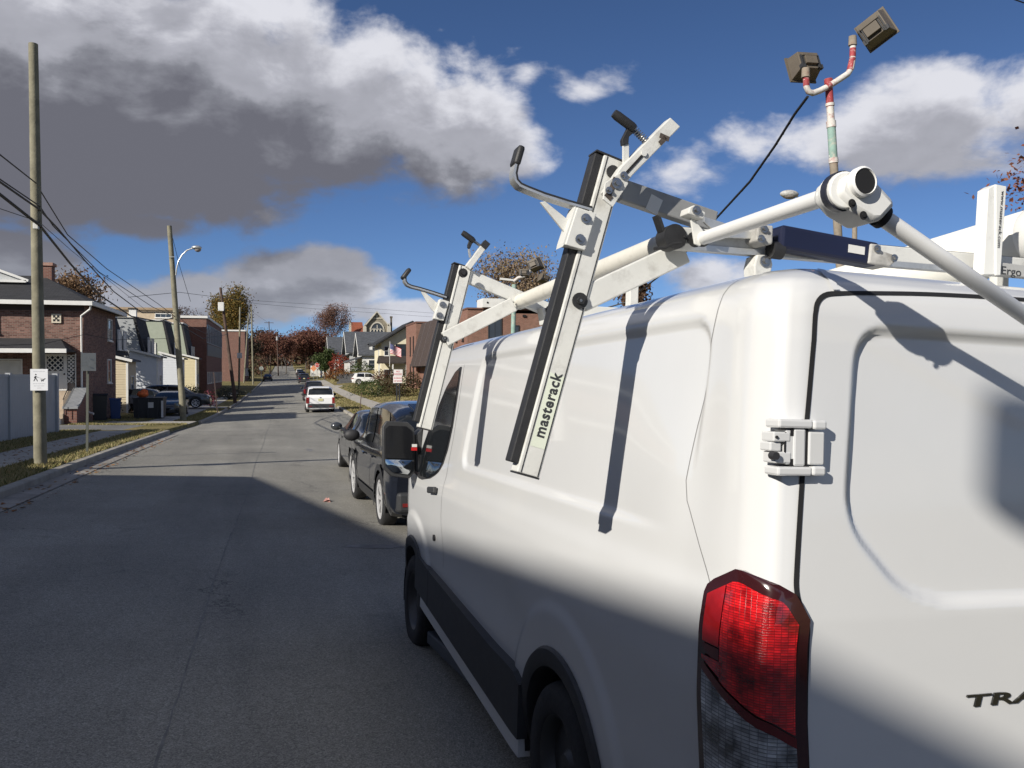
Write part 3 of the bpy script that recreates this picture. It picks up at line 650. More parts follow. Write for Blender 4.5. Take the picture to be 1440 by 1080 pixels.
# bend points run from the block outwards and up
hk = hook([(832, 296), (800, 287), (765, 276), (742, 267), (731, 262), (724, 254), (722, 243), (724, 232), (731, 208)], UR - .002, .05, rack)
flat('hook_strut', M_rackwhite, [(760, 284), (767, 283), (808, 316), (803, 336), (797, 330)], UR + .012, .012, hk)
hb = flat('hook_block', M_rackwhite, [(812, 291), (839, 300), (823, 352), (795, 344)], UR - .022, .05, hk, .003)
flat('hook_block_side', M_rackwhite, [(795, 343), (806, 312), (812, 292), (809, 290), (792, 341), (791, 347)], UR - .018, .06, hk, .001)
bolt(on_u(823.5, 307.5, UR - .022), REAR, .0125, hk); bolt(on_u(815.5, 336.5, UR - .022), REAR, .0125, hk)
bolt(on_u(815, 423, UR), REAR, .020, rack, 'pivot_bolt', M_grip, .02); bolt(on_u(815, 423, UR - .008), REAR, .008, rack, 'pivot_nut')
# ladder clamp arm at the top
ca = flat('clamp_arm', M_rackwhite, [(851, 268), (862, 281), (890, 246), (957, 178), (943, 165), (874, 234)], UR - .055, .045, rack, .003)
flat('clamp_plate', M_rackwhite, [(851, 257), (873, 242), (884, 258), (862, 291), (848, 280)], UR - .060, .008, ca)
sl = MB()
for (x0, y0, x1, y1, w_) in ((881, 243, 903, 219, .009),): sl.beam(on_u(x0, y0, UR - .0562), on_u(x1, y1, UR - .0562), .002, w_, (0, 0, 1))
sl.build('slot', M_gap, ca)
ring = MB(); rc = on_u(905, 216, UR - .056); ring.cyl(rc, rc + V(0, -.006, 0), .010, .010, 14); ring.build('slot_boss', M_rackwhite, ca, 40)
for c0, c1 in (((928, 190), (941, 196)), ((936, 193), (928, 202)), ((866, 250), (856, 275)), ((852, 272), (860, 280))): sc_ = MB(); sc_.beam(on_u(*c0, UR - .0615), on_u(*c1, UR - .0615), .002, .017); sc_.build('rust_patch', mat('rust_grime', (.07, .055, .045), rough=.8, var=.5, scale=30), ca)
for x, y, r in ((867, 258, .0135), (877, 247, .010), (856, 268, .009)): bolt(on_u(x, y, UR - .062), REAR, r, ca)
wa = MB(); wa.cyl(on_u(861, 242, UR), on_u(861, 242, UR) + V(0, -.008, 0), .022); wa.build('washer', M_grip, ub, 40)
gr = MB(); gr.tube([on_u(863, 159, UR - .05), on_u(868, 163, UR - .05), on_u(888, 178, UR - .05), on_u(892, 181, UR - .05)], [.014, .0165, .0165, .014], 14); gr.build('grip', M_grip, ca, 60)
sp = MB(); A0, A1 = on_u(890, 180, UR - .035), on_u(913, 203, UR - .035); ax_ = nrm(A1 - A0); ex = nrm(np.cross(ax_, (0, 1, 0))); ey = V(0, 1, 0)
sp.tube([A0 + (A1 - A0) * k / 90 + .012 * (ex * math.cos(k * .62) + ey * math.sin(k * .62)) for k in range(91)], .0022, 6); sp.build('spring', M_steel, ca, 60)
ro_ = MB(); ro_.cyl(A0, A1 + (A1 - A0) * .3, .006); ro_.build('spring_rod', M_steel, ca, 60)
lv = flat('lever', M_grip, [(880, 186), (884, 178), (894, 178), (892, 186), (885, 192), (884, 202), (876, 204), (875, 196)], UR - .05, .02, ca)
flat('lever_tab', M_rackwhite, [(876, 203), (885, 201), (885, 226), (876, 234)], UR - .045, .008, ca)
# upper and lower link arms of the rear mechanism
def link(name, p0, p1, h, th, u, parent, m=M_rackwhite):
    a, b = on_u(*p0, u), on_u(*p1, u); mb = MB(); mb.beam(a, b, th, h, nrm(np.cross(b - a, (0, 1, 0))) * (1 if np.cross(b - a, (0, 1, 0))[2] > 0 else -1)); return mb.build(name, m, parent, bevel=.005)
link('upper_link', (872, 268), (1003, 313), .075, .045, UR + .085, rack, mat('shaded_aluminium', (.30, .30, .29), rough=.5, metal=.3, var=.12, scale=6, dirt=(.16, .15, .14), dscale=7, damt=.5))  # link grey darkened in its colour for the shade on the rear-facing side
lp = MB(); q0, q1 = on_u(912, 283, UR + .062), on_u(928, 292, UR + .062); lp.beam(q0, q1, .001, .058); lp.build('white_patch', M_white_trim, rack)  # plain white patch on the upper link face
link('lower_link', (815, 423), (962, 354), .082, .03, UR + .02, rack)
# torsion tube running forward between the two mechanisms
tA, tB = on_v(948, 338, .20), on_v(716, 430, .20)
tt = MB(); tt.cyl(tA, tB, .040, n=18); tt.build('torsion_tube', mat('dull_white_tube', (.66, .64, .57), rough=.5, var=.08, scale=5, dirt=(.25, .22, .18), dscale=5, damt=.6), rack, 60)
tc_ = MB(); tc_.cyl(tB + nrm(tA - tB) * .20, tB + nrm(tA - tB) * .215, .046, n=18); tc_.cyl(tB, tB + nrm(tA - tB) * .02, .045, n=18); tc_.build('tube_collar', M_rackwhite, rack, 40)
# crossbars
UC = -3.72
c0, c1 = on_u(932, 334, UC), on_u(1395, 374, UC)
ax_ = nrm(c1 - c0); upv = nrm(np.cross(ax_, (0, 1, 0))); upv = upv if upv[2] > 0 else -upv
cbm = MB(); cbm.beam(c0 + ax_ * .02, c0 + ax_ * 2.0, .055, .072, upv); cb_o = cbm.build('crossbar', M_rackwhite, rack, bevel=.005)
cg = MB(); cg.boxf(c0 + ax_ * .95 + upv * .036, ax_ * .88, V(0, .012, 0), upv * .004); cg.build('crossbar_rubber', M_grip, cb_o)
cg = MB(); cg.boxf(c0 + ax_ * 1.0 - upv * .030 + V(0, -.0295, 0), ax_ * .97, V(0, .003, 0), upv * .010); cg.build('crossbar_lip', M_alu, cb_o)
ec = MB(); ec.cyl(c0 + V(0, -.034, 0) + ax_ * .03, c0 + V(0, .03, 0) + ax_ * .03, .042, n=20); ec.build('end_cap', M_grip, cb_o, 40); ec = MB(); ec.boxf(c0 - ax_ * .012 + upv * .036, ax_ * .007 - upv * .004, V(0, .02, 0), upv * .030 - ax_ * .012); ec.build('cap_lever', M_grip, cb_o, 40)
wire = MB(); wire.tube([on_u(x, y, UC - .03) for x, y in ((958, 342), (945, 343), (935, 349), (928, 349), (920, 350))], .006, 8); wire.build('cap_strap', M_grip, cb_o, 60)
for x, y, r in ((961, 334, .006), (976, 337, .02)): bolt(on_u(x, y, UC - .028), REAR, r, cb_o, 'bolt', M_grip)
# triangular bracket and bolt box where the crank tube starts
br_ = flat('crank_bracket', M_rackwhite, [(970, 300), (994, 330), (985, 346), (977, 343)], UC - .10, .008, rack)
flat('bracket_box', M_rackwhite, [(970, 291), (977, 288), (993, 299), (990, 308), (968, 300)], UC - .13, .06, br_, .004); bolt(on_u(979, 296, UC - .13), REAR, .011, br_)
flat('bracket_arm', M_alu, [(990, 304), (1070, 330), (1070, 336), (1015, 334), (990, 312)], UC - .06, .012, br_)
# roof foot clamps
def foot(x0, y0, x1, y1, u, parent=rack):
    f_ = flat('roof_foot', M_rackwhite, [(x0 + 3, y0), (x1 - 3, y0), (x1, y0 + .45 * (y1 - y0)), (x1 - 4, y1), (x0, y1), (x0 - 1, y0 + .5 * (y1 - y0))], u, .07, parent, .005); bolt(on_u((x0 + x1) / 2 + 1, y0 + .3 * (y1 - y0), u), REAR, .015, f_); return f_
foot(1062, 358, 1087, 390, UC - .045)
flat('foot_post', M_grip, [(1057, 362), (1066, 360), (1064, 388), (1058, 388)], UC + .02, .03, rack)
# navy gas damper on the crossbar
dA, dB = on_u(1090, 335, UC - .05), on_u(1226, 360, UC - .05); dm = MB(); dm.beam(dA, dB, .075, .085, upv); dmo = dm.build('damper', mat('navy_damper', (.008, .011, .034), rough=.4, var=.2), rack, bevel=.012)
lb = MB(); l0 = on_u(1193, 349, UC - .089); l1 = on_u(1216, 353, UC - .089); lb.beam(l0, l1, .001, .028, upv); lb.build('blank_label', M_white_trim, dmo)
rod = MB(); rod.cyl(on_u(1083, 351, UC - .06), on_u(1098, 353, UC - .06), .03, n=18); rod.build('damper_boss', M_grip, dmo, 40)
M_cast = mat('grey_cast_bracket', (.42, .41, .38), rough=.6, var=.25, scale=18, bump=.2, bscale=50, dirt=(.14, .12, .10), dscale=12, damt=.7)
flat('damper_bracket', M_cast, [(1066, 315), (1088, 317), (1087, 343), (1076, 345), (1064, 338)], UC - .095, .09, dmo, .006)
flat('damper_bracket', M_cast, [(1225, 342), (1240, 344), (1240, 352), (1258, 358), (1262, 366), (1252, 375), (1222, 370)], UC - .095, .09, dmo, .006)
for x, y in ((1074, 322), (1070, 336), (1233, 350), (1257, 363)): bolt(on_u(x, y, UC - .096), REAR, .010, dmo)
# crank tube, knuckle and drop handle behind the doors
k0 = on_u(986, 336, UC - .08); UK = -4.62; kn = on_u(1176, 272, UK); 
ct = MB(); ct.cyl(k0, kn, .0215, n=20); ct.build('crank_tube', mat('crank_white', (.76, .76, .74), rough=.4, var=.03), rack, 60)
co = MB(); co.lathe([(0, 0), (.026, 0), (.028, .01), (.022, .02)], k0, nrm(kn - k0), 18); co.build('crank_collar', M_grip, rack, 40)
kc = on_u(1208, 268, UK); h0 = on_u(1240, 305, UK); h1 = on_u(1470, 464, UK + .02); hd_ = nrm(h1 - h0)
ku = MB(); kd = nrm(kn - k0); ku.cyl(kn - kd * .012, kn + kd * .045, .041, .043, n=24); ko = ku.build('knuckle', mat('knuckle_white', (.72, .72, .69), rough=.5, var=.04, dirt=(.3, .28, .25), dscale=22, damt=.35), rack, 50, bevel=.004)
ku2 = MB(); ku2.prism([on_u(x, y, UK - .052) for x, y in ((1183, 250), (1200, 240), (1222, 243), (1236, 256), (1261, 283), (1259, 291), (1241, 311), (1228, 311), (1200, 294), (1180, 272))], V(0, .10, 0)); ku2.build('knuckle_body', bpy.data.materials['knuckle_white'], ko, 50, bevel=.014)
fc = on_u(1210, 257, UK - .052); fr = MB(); fr.lathe([(.035, .0), (.035, .014), (.030, .018), (.0275, .010)], fc, (0, -1, 0), 28); fr.build('knuckle_ring', bpy.data.materials['crank_white'], ko, 40)
fr = MB(); fr.cyl(fc + V(0, .0, 0), fc + V(0, -.0155, 0), .0274, n=24); fr.build('knuckle_plug', M_gap, ko, 40)
bd = MB(); bd.cyl(kn + kd * .008, kn + kd * .032, .0455, .0465, n=24); bd.build('knuckle_band', mat('navy_band', (.02, .022, .035), rough=.45), ko, 50)
for x, y in ((1198, 286), (1214, 303)): bolt(on_u(x, y, UK - .0535), REAR, .0075, ko, 'screw', M_gap, .004)
hc = MB(); hc.cyl(h0 - hd_ * .012, h0 + hd_ * .004, .029, n=20); hc.build('handle_collar', M_gap, rack, 40)
hm = MB(); hm.cyl(h0, h1 + hd_ * .55, .0205, n=20); hm.build('drop_handle', bpy.data.materials['crank_white'], rack, 60)
# ladder stop post at the far end of the crossbar
M_post = mat('clear_white_post', (.74, .74, .70), rough=.38, var=.04, dirt=(.4, .38, .34), dscale=14, damt=.4)
pp = flat('ladder_stop', M_post, [(1390, 265), (1400, 259), (1400, 386), (1383, 386)], UC - .12, .05, rack, .002)
flat('ladder_stop_face', M_post, [(1400.6, 259), (1415.5, 262), (1407, 387), (1400.6, 387)], UC - .125, .05, pp, .002)
ty = nrm(on_u(1405, 380, UC - .126) - on_u(1413, 268, UC - .126)); t0 = on_u(1408.5, 268, UC - .127)
txx = nrm(np.cross(ty, (0, 1, 0)))
text_mesh('www.masterack.com', .022, 'printed_word', bpy.data.materials['print_black'], pp, frame_mat(t0, ty, V(1, 0, .1)), extrude=.0003, sx=1.14)
gp = flat('label_bar', mat('grey_bar', (.40, .40, .385), rough=.5, var=.1), [(1407, 369), (1475, 377), (1475, 393), (1406, 386)], UC - .11, .04, rack, .002)
e0 = on_u(1407.5, 385, UC - .1115); text_mesh('Ergo', .043, 'printed_word', bpy.data.materials['print_black'], gp, frame_mat(e0, on_u(1440, 389, UC - .1115) - e0, V(0, 0, 1)), extrude=.0003, sx=1.22)
# ---- front mechanism
fb, fa, fbt, fd, fsd = side_bar((655.5, 375), (598.5, 603), .078, UF, rack, .07, .032)
hk2 = hook([(628, 419), (610, 413), (590, 407), (578, 404), (572, 401), (568.5, 396), (568, 390), (569.5, 385), (574, 379)], UF, .05, rack)
flat('hook_strut', M_rackwhite, [(592, 410), (598, 411), (615, 426), (612, 440), (606, 434)], UF + .012, .012, hk2)
flat('hook_block', M_rackwhite, [(619, 420), (632, 424), (624, 451), (610, 448)], UF - .022, .05, hk2, .003)
bolt(on_u(622.5, 428.5, UF - .022), REAR, .0125, hk2); bolt(on_u(618, 443.5, UF - .022), REAR, .0125, hk2)
bolt(on_u(625, 476, UF - .032), REAR, .019, rack, 'pivot_bolt', M_grip, .02); bolt(on_u(625, 476, UF - .045), REAR, .009, rack, 'pivot_nut')
bolt(on_u(651, 384, UF - .06), REAR, .019, rack, 'pivot_bolt', M_grip, .02)
ca2 = flat('clamp_arm', M_rackwhite, [(655, 374), (662, 379), (684, 349), (678, 343)], UF - .03, .045, rack, .003)
gb = MB(); gb.beam(on_u(678, 342, UF - .02), on_u(685, 348, UF - .02), .05, .04); gb.build('end_cap', M_grip, ca2)
gr = MB(); gr.tube([on_u(650, 327, UF - .02), on_u(653, 329, UF - .02), on_u(664, 337, UF - .02), on_u(667, 340, UF - .02)], [.014, .017, .017, .013], 12); gr.build('grip', M_grip, ca2, 60)
sr = MB(); sr.cyl(on_u(665, 338, UF - .01), on_u(676, 346, UF - .01), .008); sr.build('spring_rod', M_steel, ca2, 60)
flat('lever', M_grip, [(658, 344), (661, 336), (667, 338), (664, 343), (661, 350), (658, 348)], UF - .02, .02, ca2)
flat('lever_tab', M_alu, [(658, 350), (661, 350), (663, 360), (660, 363)], UF - .02, .01, ca2)
link('upper_link', (656, 388), (776, 438), .075, .04, UF + .03, rack); link('lower_link', (625, 477), (722, 428), .080, .03, UF - .03, rack)
flat('roof_foot', M_rackwhite, [(762, 432), (786, 436), (800, 452), (766, 456)], UF - .06, .09, rack, .005); bolt(on_u(773.5, 436, UF - .065), REAR, .020, rack, 'pivot_bolt', M_grip, .02)
f0 = on_u(773, 437, UF); cf = MB(); cf.beam(f0, f0 + ax_ * 1.75, .055, .075, upv); cf.build('crossbar', M_rackwhite, rack, bevel=.005)
ps = MB(); pz = on_u(889, 405, UF - .3); ps.bx(pz[0] - .025, pz[0] + .025, pz[1] - .03, pz[1] + .03, 2.26, pz[2] + .09); ps.build('roof_post', M_rackwhite, rack, bevel=.004)
# long conduit carrier strapped on the far side of the roof
tube_ = thing('conduit_carrier', 'long white conduit tube lying along the far side of the van roof', 'tube', M=VM)
tr_ = .118; tc0 = on_u(1472, 330, -3.72); tc1 = V(tc0[0] + .02, -.75, 2.42)
cm = MB(); cm.lathe([(0, 0), (tr_ * .9, 0), (tr_, .012), (tr_, abs(tc1[1] - tc0[1]))], tc0, nrm(tc1 - tc0), 32); cm.build('tube_shell', mat('ivory_pvc', (.74, .73, .66), rough=.4, var=.04, dirt=(.45, .42, .34), dscale=3, damt=.5), tube_, 50)
cm = MB(); cm.lathe([(tr_ * 1.03, -.01), (tr_ * 1.05, .03), (tr_ * 1.0, .05)], tc0, nrm(tc1 - tc0), 32); cm.build('end_ring', M_white_trim, tube_, 50)
for yy in (-3.5, -1.1): st_ = MB(); st_.bx(tc0[0] - .03, tc0[0] + .03, yy - .02, yy + .02, 2.28, tc0[2] - tr_ * .9); st_.build('support', M_rackwhite, tube_)
# ================================================================= ground, road, kerbs, pavements
_GY = [-60, 0, 6.3, 12.3, 15, 21, 34, 46, 57, 80, 118, 150, 176, 215, 270, 375, 480, 640, 3000]
_GL = [.5, .10, .03, -.05, -.10, -.20, -.49, -.84, -1.0, -1.15, -.90, -.55, -.27, .25, 1.1, 3.4, 6.6, 8.4, 8.4]
_GR = [.1, -.03, -.21, -.33, -.38, -.45, -.65, -.80, -.90, -.99, -.76, -.32, -.10, .30, 1.1, 3.4, 6.6, 8.4, 8.4]
XL, XR = -4.1, 3.75
def road_z(x, y):
    l = hermite(y, _GY, _GL); r = hermite(y, _GY, _GR); t = np.clip((np.asarray(x, float) - XL) / 5.0, -.2, 1.6); return l + (r - l) * t
KERB = .13
def land_z(x, y):
    """lawn and yard level outside the kerbs"""
    x = np.asarray(x, float); y = np.asarray(y, float)
    base = road_z(np.clip(x, XL, XR), y) + KERB
    left = np.maximum(0, XL - x); right = np.maximum(0, x - XR)
    rise = np.interp(left, [0, 3, 6, 30, 400], [0, .04, .10, .5, 3]) + np.interp(right, [0, 2.5, 6, 20, 400], [0, .06, .3, 1.0, 5]) * np.interp(y, [0, 40, 90, 200], [.5, .7, 1.3, 1.5])
    return base + rise
M_asphalt = None
def _asphalt(name='asphalt', c0=(.178, .170, .149), c1=(.305, .294, .259), cracks=True):
    m, N, Lk, b = new_mat(name); tc = N.new('ShaderNodeTexCoord'); src = tc.outputs['Object']
    def noise(sc, det, rough=.6, vec=None):
        n = N.new('ShaderNodeTexNoise'); n.inputs['Scale'].default_value = sc; n.inputs['Detail'].default_value = det; n.inputs['Roughness'].default_value = rough; Lk.new(vec or src, n.inputs['Vector']); return n.outputs[0]
    def ramp(x, p0, c0_, p1, c1_):
        r = N.new('ShaderNodeValToRGB'); Lk.new(x, r.inputs[0]); e = r.color_ramp.elements; e[0].position = p0; e[1].position = p1; e[0].color = (*c0_, 1); e[1].color = (*c1_, 1); return r.outputs[0]
    def mixc(f, a, b_, mode='MIX'):
        n = N.new('ShaderNodeMix'); n.data_type = 'RGBA'; n.blend_type = mode
        for i, x in ((0, f), (6, a), (7, b_)):
            if isinstance(x, (float, int)): n.inputs[i].default_value = x
            elif isinstance(x, tuple): n.inputs[i].default_value = (*x, 1)
            else: Lk.new(x, n.inputs[i])
        return n.outputs[2]
    # aggregate: pale and dark chips in the binder
    vo = N.new('ShaderNodeTexVoronoi'); vo.inputs['Scale'].default_value = 80; Lk.new(src, vo.inputs['Vector'])
    chip = ramp(vo.outputs['Color'], .15, tuple(np.array(c0) * 1.08), 1.0, tuple(np.array(c1) * 1.02))
    fine = ramp(noise(120, 3), .35, (.55, .55, .55), .68, (1.5, 1.5, 1.5))
    col = mixc(.85, chip, fine, 'MULTIPLY')
    mp = N.new('ShaderNodeMapping'); mp.inputs['Scale'].default_value = (1.0, .12, 1); Lk.new(src, mp.inputs[0])
    col = mixc(.8, col, ramp(noise(1.1, 5, .6, mp.outputs[0]), .3, (.80, .80, .80), .7, (1.2, 1.19, 1.17)), 'MULTIPLY')     # tracks along the road
    col = mixc(.9, col, ramp(noise(.35, 7, .65), .3, (.80, .80, .80), .72, (1.2, 1.2, 1.2)), 'MULTIPLY')
    st = ramp(noise(1.6, 6, .7), .60, (0, 0, 0), .74, (1, 1, 1)); col = mixc(st, col, mixc(1.0, col, (.78, .78, .78), 'MULTIPLY'))
    if cracks:
        v2 = N.new('ShaderNodeTexVoronoi'); v2.feature = 'DISTANCE_TO_EDGE'; v2.inputs['Scale'].default_value = .30
        wv = N.new('ShaderNodeVectorMath'); wv.operation = 'ADD'; nz = N.new('ShaderNodeTexNoise'); nz.inputs['Scale'].default_value = 1.6; nz.inputs['Detail'].default_value = 8; nz.inputs['Roughness'].default_value = .7; Lk.new(src, nz.inputs['Vector'])
        sc = N.new('ShaderNodeVectorMath'); sc.operation = 'SCALE'; sc.inputs['Scale'].default_value = 1.4; Lk.new(nz.outputs['Color'], sc.inputs[0]); Lk.new(src, wv.inputs[0]); Lk.new(sc.outputs[0], wv.inputs[1]); Lk.new(wv.outputs[0], v2.inputs['Vector'])
        cr = ramp(v2.outputs['Distance'], .0015, (1, 1, 1), .006, (0, 0, 0)); gate = ramp(noise(.22, 3), .50, (0, 0, 0), .58, (1, 1, 1))
        col = mixc(mixc(1.0, cr, gate, 'MULTIPLY'), col, (.06, .058, .055))
    Lk.new(col, b.inputs['Base Color']); setb(b, rough=.86, spec=.35)
    bp = N.new('ShaderNodeBump'); bp.inputs['Strength'].default_value = .55; bp.inputs['Distance'].default_value = .006; Lk.new(vo.outputs['Distance'], bp.inputs['Height']); Lk.new(bp.outputs[0], b.inputs['Normal'])
    return m
M_asphalt = _asphalt()
def _grass_mat():
    m, N, Lk, b = new_mat('dry_lawn'); tc = N.new('ShaderNodeTexCoord')
    def nz(s, d): n = N.new('ShaderNodeTexNoise'); n.inputs['Scale'].default_value = s; n.inputs['Detail'].default_value = d; n.inputs['Roughness'].default_value = .65; Lk.new(tc.outputs['Object'], n.inputs['Vector']); return n.outputs[0]
    r = N.new('ShaderNodeValToRGB'); Lk.new(nz(.8, 9), r.inputs[0]); e = r.color_ramp.elements; e[0].position = .32; e[0].color = (.10, .105, .04, 1); e[1].position = .70; e[1].color = (.30, .24, .13, 1)
    x = r.color_ramp.elements.new(.5); x.color = (.19, .165, .075, 1)
    r2 = N.new('ShaderNodeValToRGB'); Lk.new(nz(26, 5), r2.inputs[0]); e = r2.color_ramp.elements; e[0].position = .3; e[0].color = (.5, .5, .5, 1); e[1].position = .72; e[1].color = (1.45, 1.4, 1.3, 1)
    mx = N.new('ShaderNodeMix'); mx.data_type = 'RGBA'; mx.blend_type = 'MULTIPLY'; mx.inputs[0].default_value = 1; Lk.new(r.outputs[0], mx.inputs[6]); Lk.new(r2.outputs[0], mx.inputs[7]); Lk.new(mx.outputs[2], b.inputs['Base Color'])
    setb(b, rough=.95, spec=.1); bp = N.new('ShaderNodeBump'); bp.inputs['Strength'].default_value = .8; bp.inputs['Distance'].default_value = .03; Lk.new(nz(30, 4), bp.inputs['Height']); Lk.new(bp.outputs[0], b.inputs['Normal'])
    return m
M_grass = _grass_mat()
def sheet(name, xs, ys, zf, m, parent=None, kind='structure', smooth=180):
    X, Y = np.meshgrid(xs, ys, indexing='ij'); Z = zf(X, Y); mb = MB(); mb.grid(np.stack([X, Y, Z], -1)[:, ::1].tolist(), True); return mb.build(name, m, parent, smooth, kind=kind)
YS = np.concatenate([np.arange(-50, 0, 5), np.arange(0, 60, 1.0), np.arange(60, 200, 4), np.arange(200, 640, 15), [700, 900, 1400, 2500]])
# ground: one sheet to the horizon, dipping under the road
gx = [-2500, -900, -400, -200, -100, -60, -40, -30, -22, -16, -12, -10, -9, -8, -7, -6.2, -5.4, -4.8, -4.4, -4.24, -4.2, 3.85, 3.9, 4.3, 5, 5.6, 6.4, 7.4, 9, 11, 13, 16, 20, 26, 34, 46, 70, 120, 300, 900, 2500]
def ground_z(x, y):
    z = land_z(x, y); return np.where((x > -4.22) & (x < 3.87), road_z(x, y) - .10, z)
ground = sheet('ground', gx, YS, ground_z, M_grass)
road = sheet('road', np.linspace(XL - .02, XR + .02, 9), np.concatenate([np.arange(-50, 80, 1.0), np.arange(80, 640, 8), [700, 900]]), lambda x, y: road_z(x, y) + .004 + .012 * (1 - ((x + .2) / 4) ** 2), M_asphalt)
# gutter strips of pale concrete along the left kerb
gut = sheet('gutter', [XL - .01, XL + .38], np.arange(6, 33.5, 1.0), lambda x, y: road_z(x, y) + .018, mat('gutter_concrete', (.27, .25, .22), rough=.9, var=.25, scale=2, dirt=(.10, .095, .09), dscale=1.2, damt=.8, bump=.3), smooth=180)
# long cold joint down the middle lane
tj = MB(); rr = random.Random(3); Q = []
for y in np.arange(1.0, 60, .22):
    x = -.62 - .002 * y + .02 * math.sin(y * .5) + rr.uniform(-.006, .006); w = .003 + .006 * rr.random(); Q.append([V(x - w, y, road_z(x, y) + .0185 + .0), V(x + w, y, road_z(x, y) + .0185)])
tj.grid(Q); tj.build('road_seam', mat('tar_seam', (.165, .16, .148), rough=.8, var=.4, scale=6), None, kind='structure')
# patched rectangle of newer asphalt, oil spots
def blot(name, cx, cy, rx, ry, m, dz, seed):
    r_ = random.Random(seed); n = 26; ring = [V(cx + rx * math.cos(2 * math.pi * k / n) * r_.uniform(.75, 1.15), cy + ry * math.sin(2 * math.pi * k / n) * r_.uniform(.75, 1.15), 0) for k in range(n)]
    mb = MB(); pts = [V(cx, cy, 0)] + ring; pts = [V(p[0], p[1], road_z(p[0], p[1]) + .004 + .012 * (1 - ((p[0] + .2) / 4) ** 2) + dz) for p in pts]; mb.add(pts, [(0, 1 + k, 1 + (k + 1) % n) for k in range(n)]); return mb.build(name, m, None, kind='structure')
M_oil = mat('oil_stain', (.165, .16, .152), rough=.75, var=.4, scale=5)
for i, (x, y, a, b_) in enumerate(((1.05, 10.4, .35, .14), (.7, 26, .10, .6))): blot('oil_stain', x, y, a, b_, M_oil, .004, i)
# kerbs: stones of about three metres
kerbs_m = mat('kerb_concrete', (.31, .29, .25), rough=.9, var=.2, scale=2.2, bump=.3, bscale=45, dirt=(.16, .15, .13), dscale=1.6, damt=.7)
def kerb(y0, y1, x, side, step=3.0, width=.17, lab=None):
    k = thing('kerb', lab, None, (0, 0, 0)) if False else None
    o = bpy.data.objects.new('kerb', None); COL.objects.link(o); o['kind'] = 'structure'
    y = y0; r_ = random.Random(int(y0 * 7))
    while y < y1 - .3:
        e = min(y + step, y1); n = 4; rows = []
        for k_ in range(n + 1):
            yy = y + .008 + (e - y - .016) * k_ / n; zb = float(road_z(x, yy)) - .12; zt = float(road_z(x, yy)) + KERB + .006 + r_.uniform(-.001, .001); xo = x + side * width
            rows.append([V(x, yy, zb), V(x + side * .006, yy, zt - .02), V(x + side * .026, yy, zt), V(xo, yy, zt + .004), V(xo, yy, zb)])
        mb = MB(); mb.grid(rows, side > 0); mb.f.append(tuple(range(5)) if side < 0 else tuple(range(4, -1, -1))); q = n * 5; mb.f.append(tuple(q + i for i in (range(4, -1, -1) if side < 0 else range(5))))
        mb.build('kerb_stone', kerbs_m, o); y = e
    return o
kerb(2, 33.8, XL, -1); kerb(46.0, 67.5, XL, -1); kerb(71, 111, XL, -1, 4); kerb(117, 169, XL, -1, 5)
kerb(4, 64, XR, 1); kerb(68.5, 161, XR, 1, 5)
# pavements of separate slabs
slab_m = mat('pavement_concrete', (.36, .335, .29), rough=.92, var=.18, scale=1.4, bump=.25, bscale=50, dirt=(.2, .185, .16), dscale=.9, damt=.5)
def pavement(name, xa, xb, y0, y1, step, z0=.02, m=slab_m):
    o = bpy.data.objects.new(name, None); COL.objects.link(o); o['kind'] = 'structure'; y = y0; r_ = random.Random(int(y0 * 3 + xa))
    while y < y1 - .2:
        e = min(y + step, y1); dz = r_.uniform(-.006, .006) + z0; mb = MB(); top = []
        for yy in (y + .008, (y + e) / 2, e - .008):
            a, b_ = xa(yy) if callable(xa) else xa, xb(yy) if callable(xb) else xb
            top.append([V(a, yy, float(land_z(a, yy)) + dz), V(b_, yy, float(land_z(b_, yy)) + dz)])
        mb.grid(top, True); bot = [[p - V(0, 0, .08) for p in r] for r in top]; ring = lambda G: [G[0][0], G[0][1], G[1][1], G[2][1], G[2][0], G[1][0], G[0][0]]
        mb.grid([ring(top), ring(bot)]); mb.build('paving_slab', m, o); y = e
    return o
pavement('pavement', -6.35, -5.2, 10, 33.4, 1.5)
pavement('pavement', -6.65, -5.45, 45.7, 111, 1.6)
pavement('pavement', 5.7, 7.1, 26, 161, 1.8)
pavement('driveway_apron', -8.2, -4.28, 42.0, 45.6, 1.8, .025)
pavement('garden_path', -16, -8.2, 42.4, 43.3, .9, .03)
pavement('driveway_apron', -9.5, -4.28, 67.6, 70.9, 1.3, .025)
pavement('driveway', -14, -6.7, 61.0, 67.5, 1.5, .012, mat('driveway_asphalt', (.085, .083, .08), rough=.9, var=.2, scale=2))
alley = sheet('side_alley', [-60, -30, -15, -9, -6, -4.15], np.arange(34.2, 40.3, 1.0), lambda x, y: np.where(x > -5, road_z(np.clip(x, XL, XR), y) + .02, land_z(x, y) - .06 + .07), _asphalt('alley_asphalt', (.13, .127, .12), (.23, .225, .212), False))
pavement('driveway', 7.1, 16, 120, 127.5, 1.8, .015)
# crosswalk dashes at the far junction
M_paint = mat('road_paint', (.62, .61, .58), rough=.7, var=.15, scale=6, dirt=(.2, .19, .18), dscale=6, damt=.8)
for k in range(9):
    x = -3.4 + k * .85; y = 161; mb = MB(); mb.grid([[V(x + dx, y + dy, road_z(x, y + dy) + .03) for dy in (0, 1.4, 2.8)] for dx in (0, .35)], True); mb.build('crosswalk_bar', M_paint, None, kind='structure')
cs = sheet('cross_street', [-120, -40, -4.2, 3.9, 40, 120], np.arange(167, 178.1, 2.5), lambda x, y: np.where((x > -4.3) & (x < 4), road_z(x, y) + .03, land_z(x, y) + .03), bpy.data.materials['alley_asphalt'])
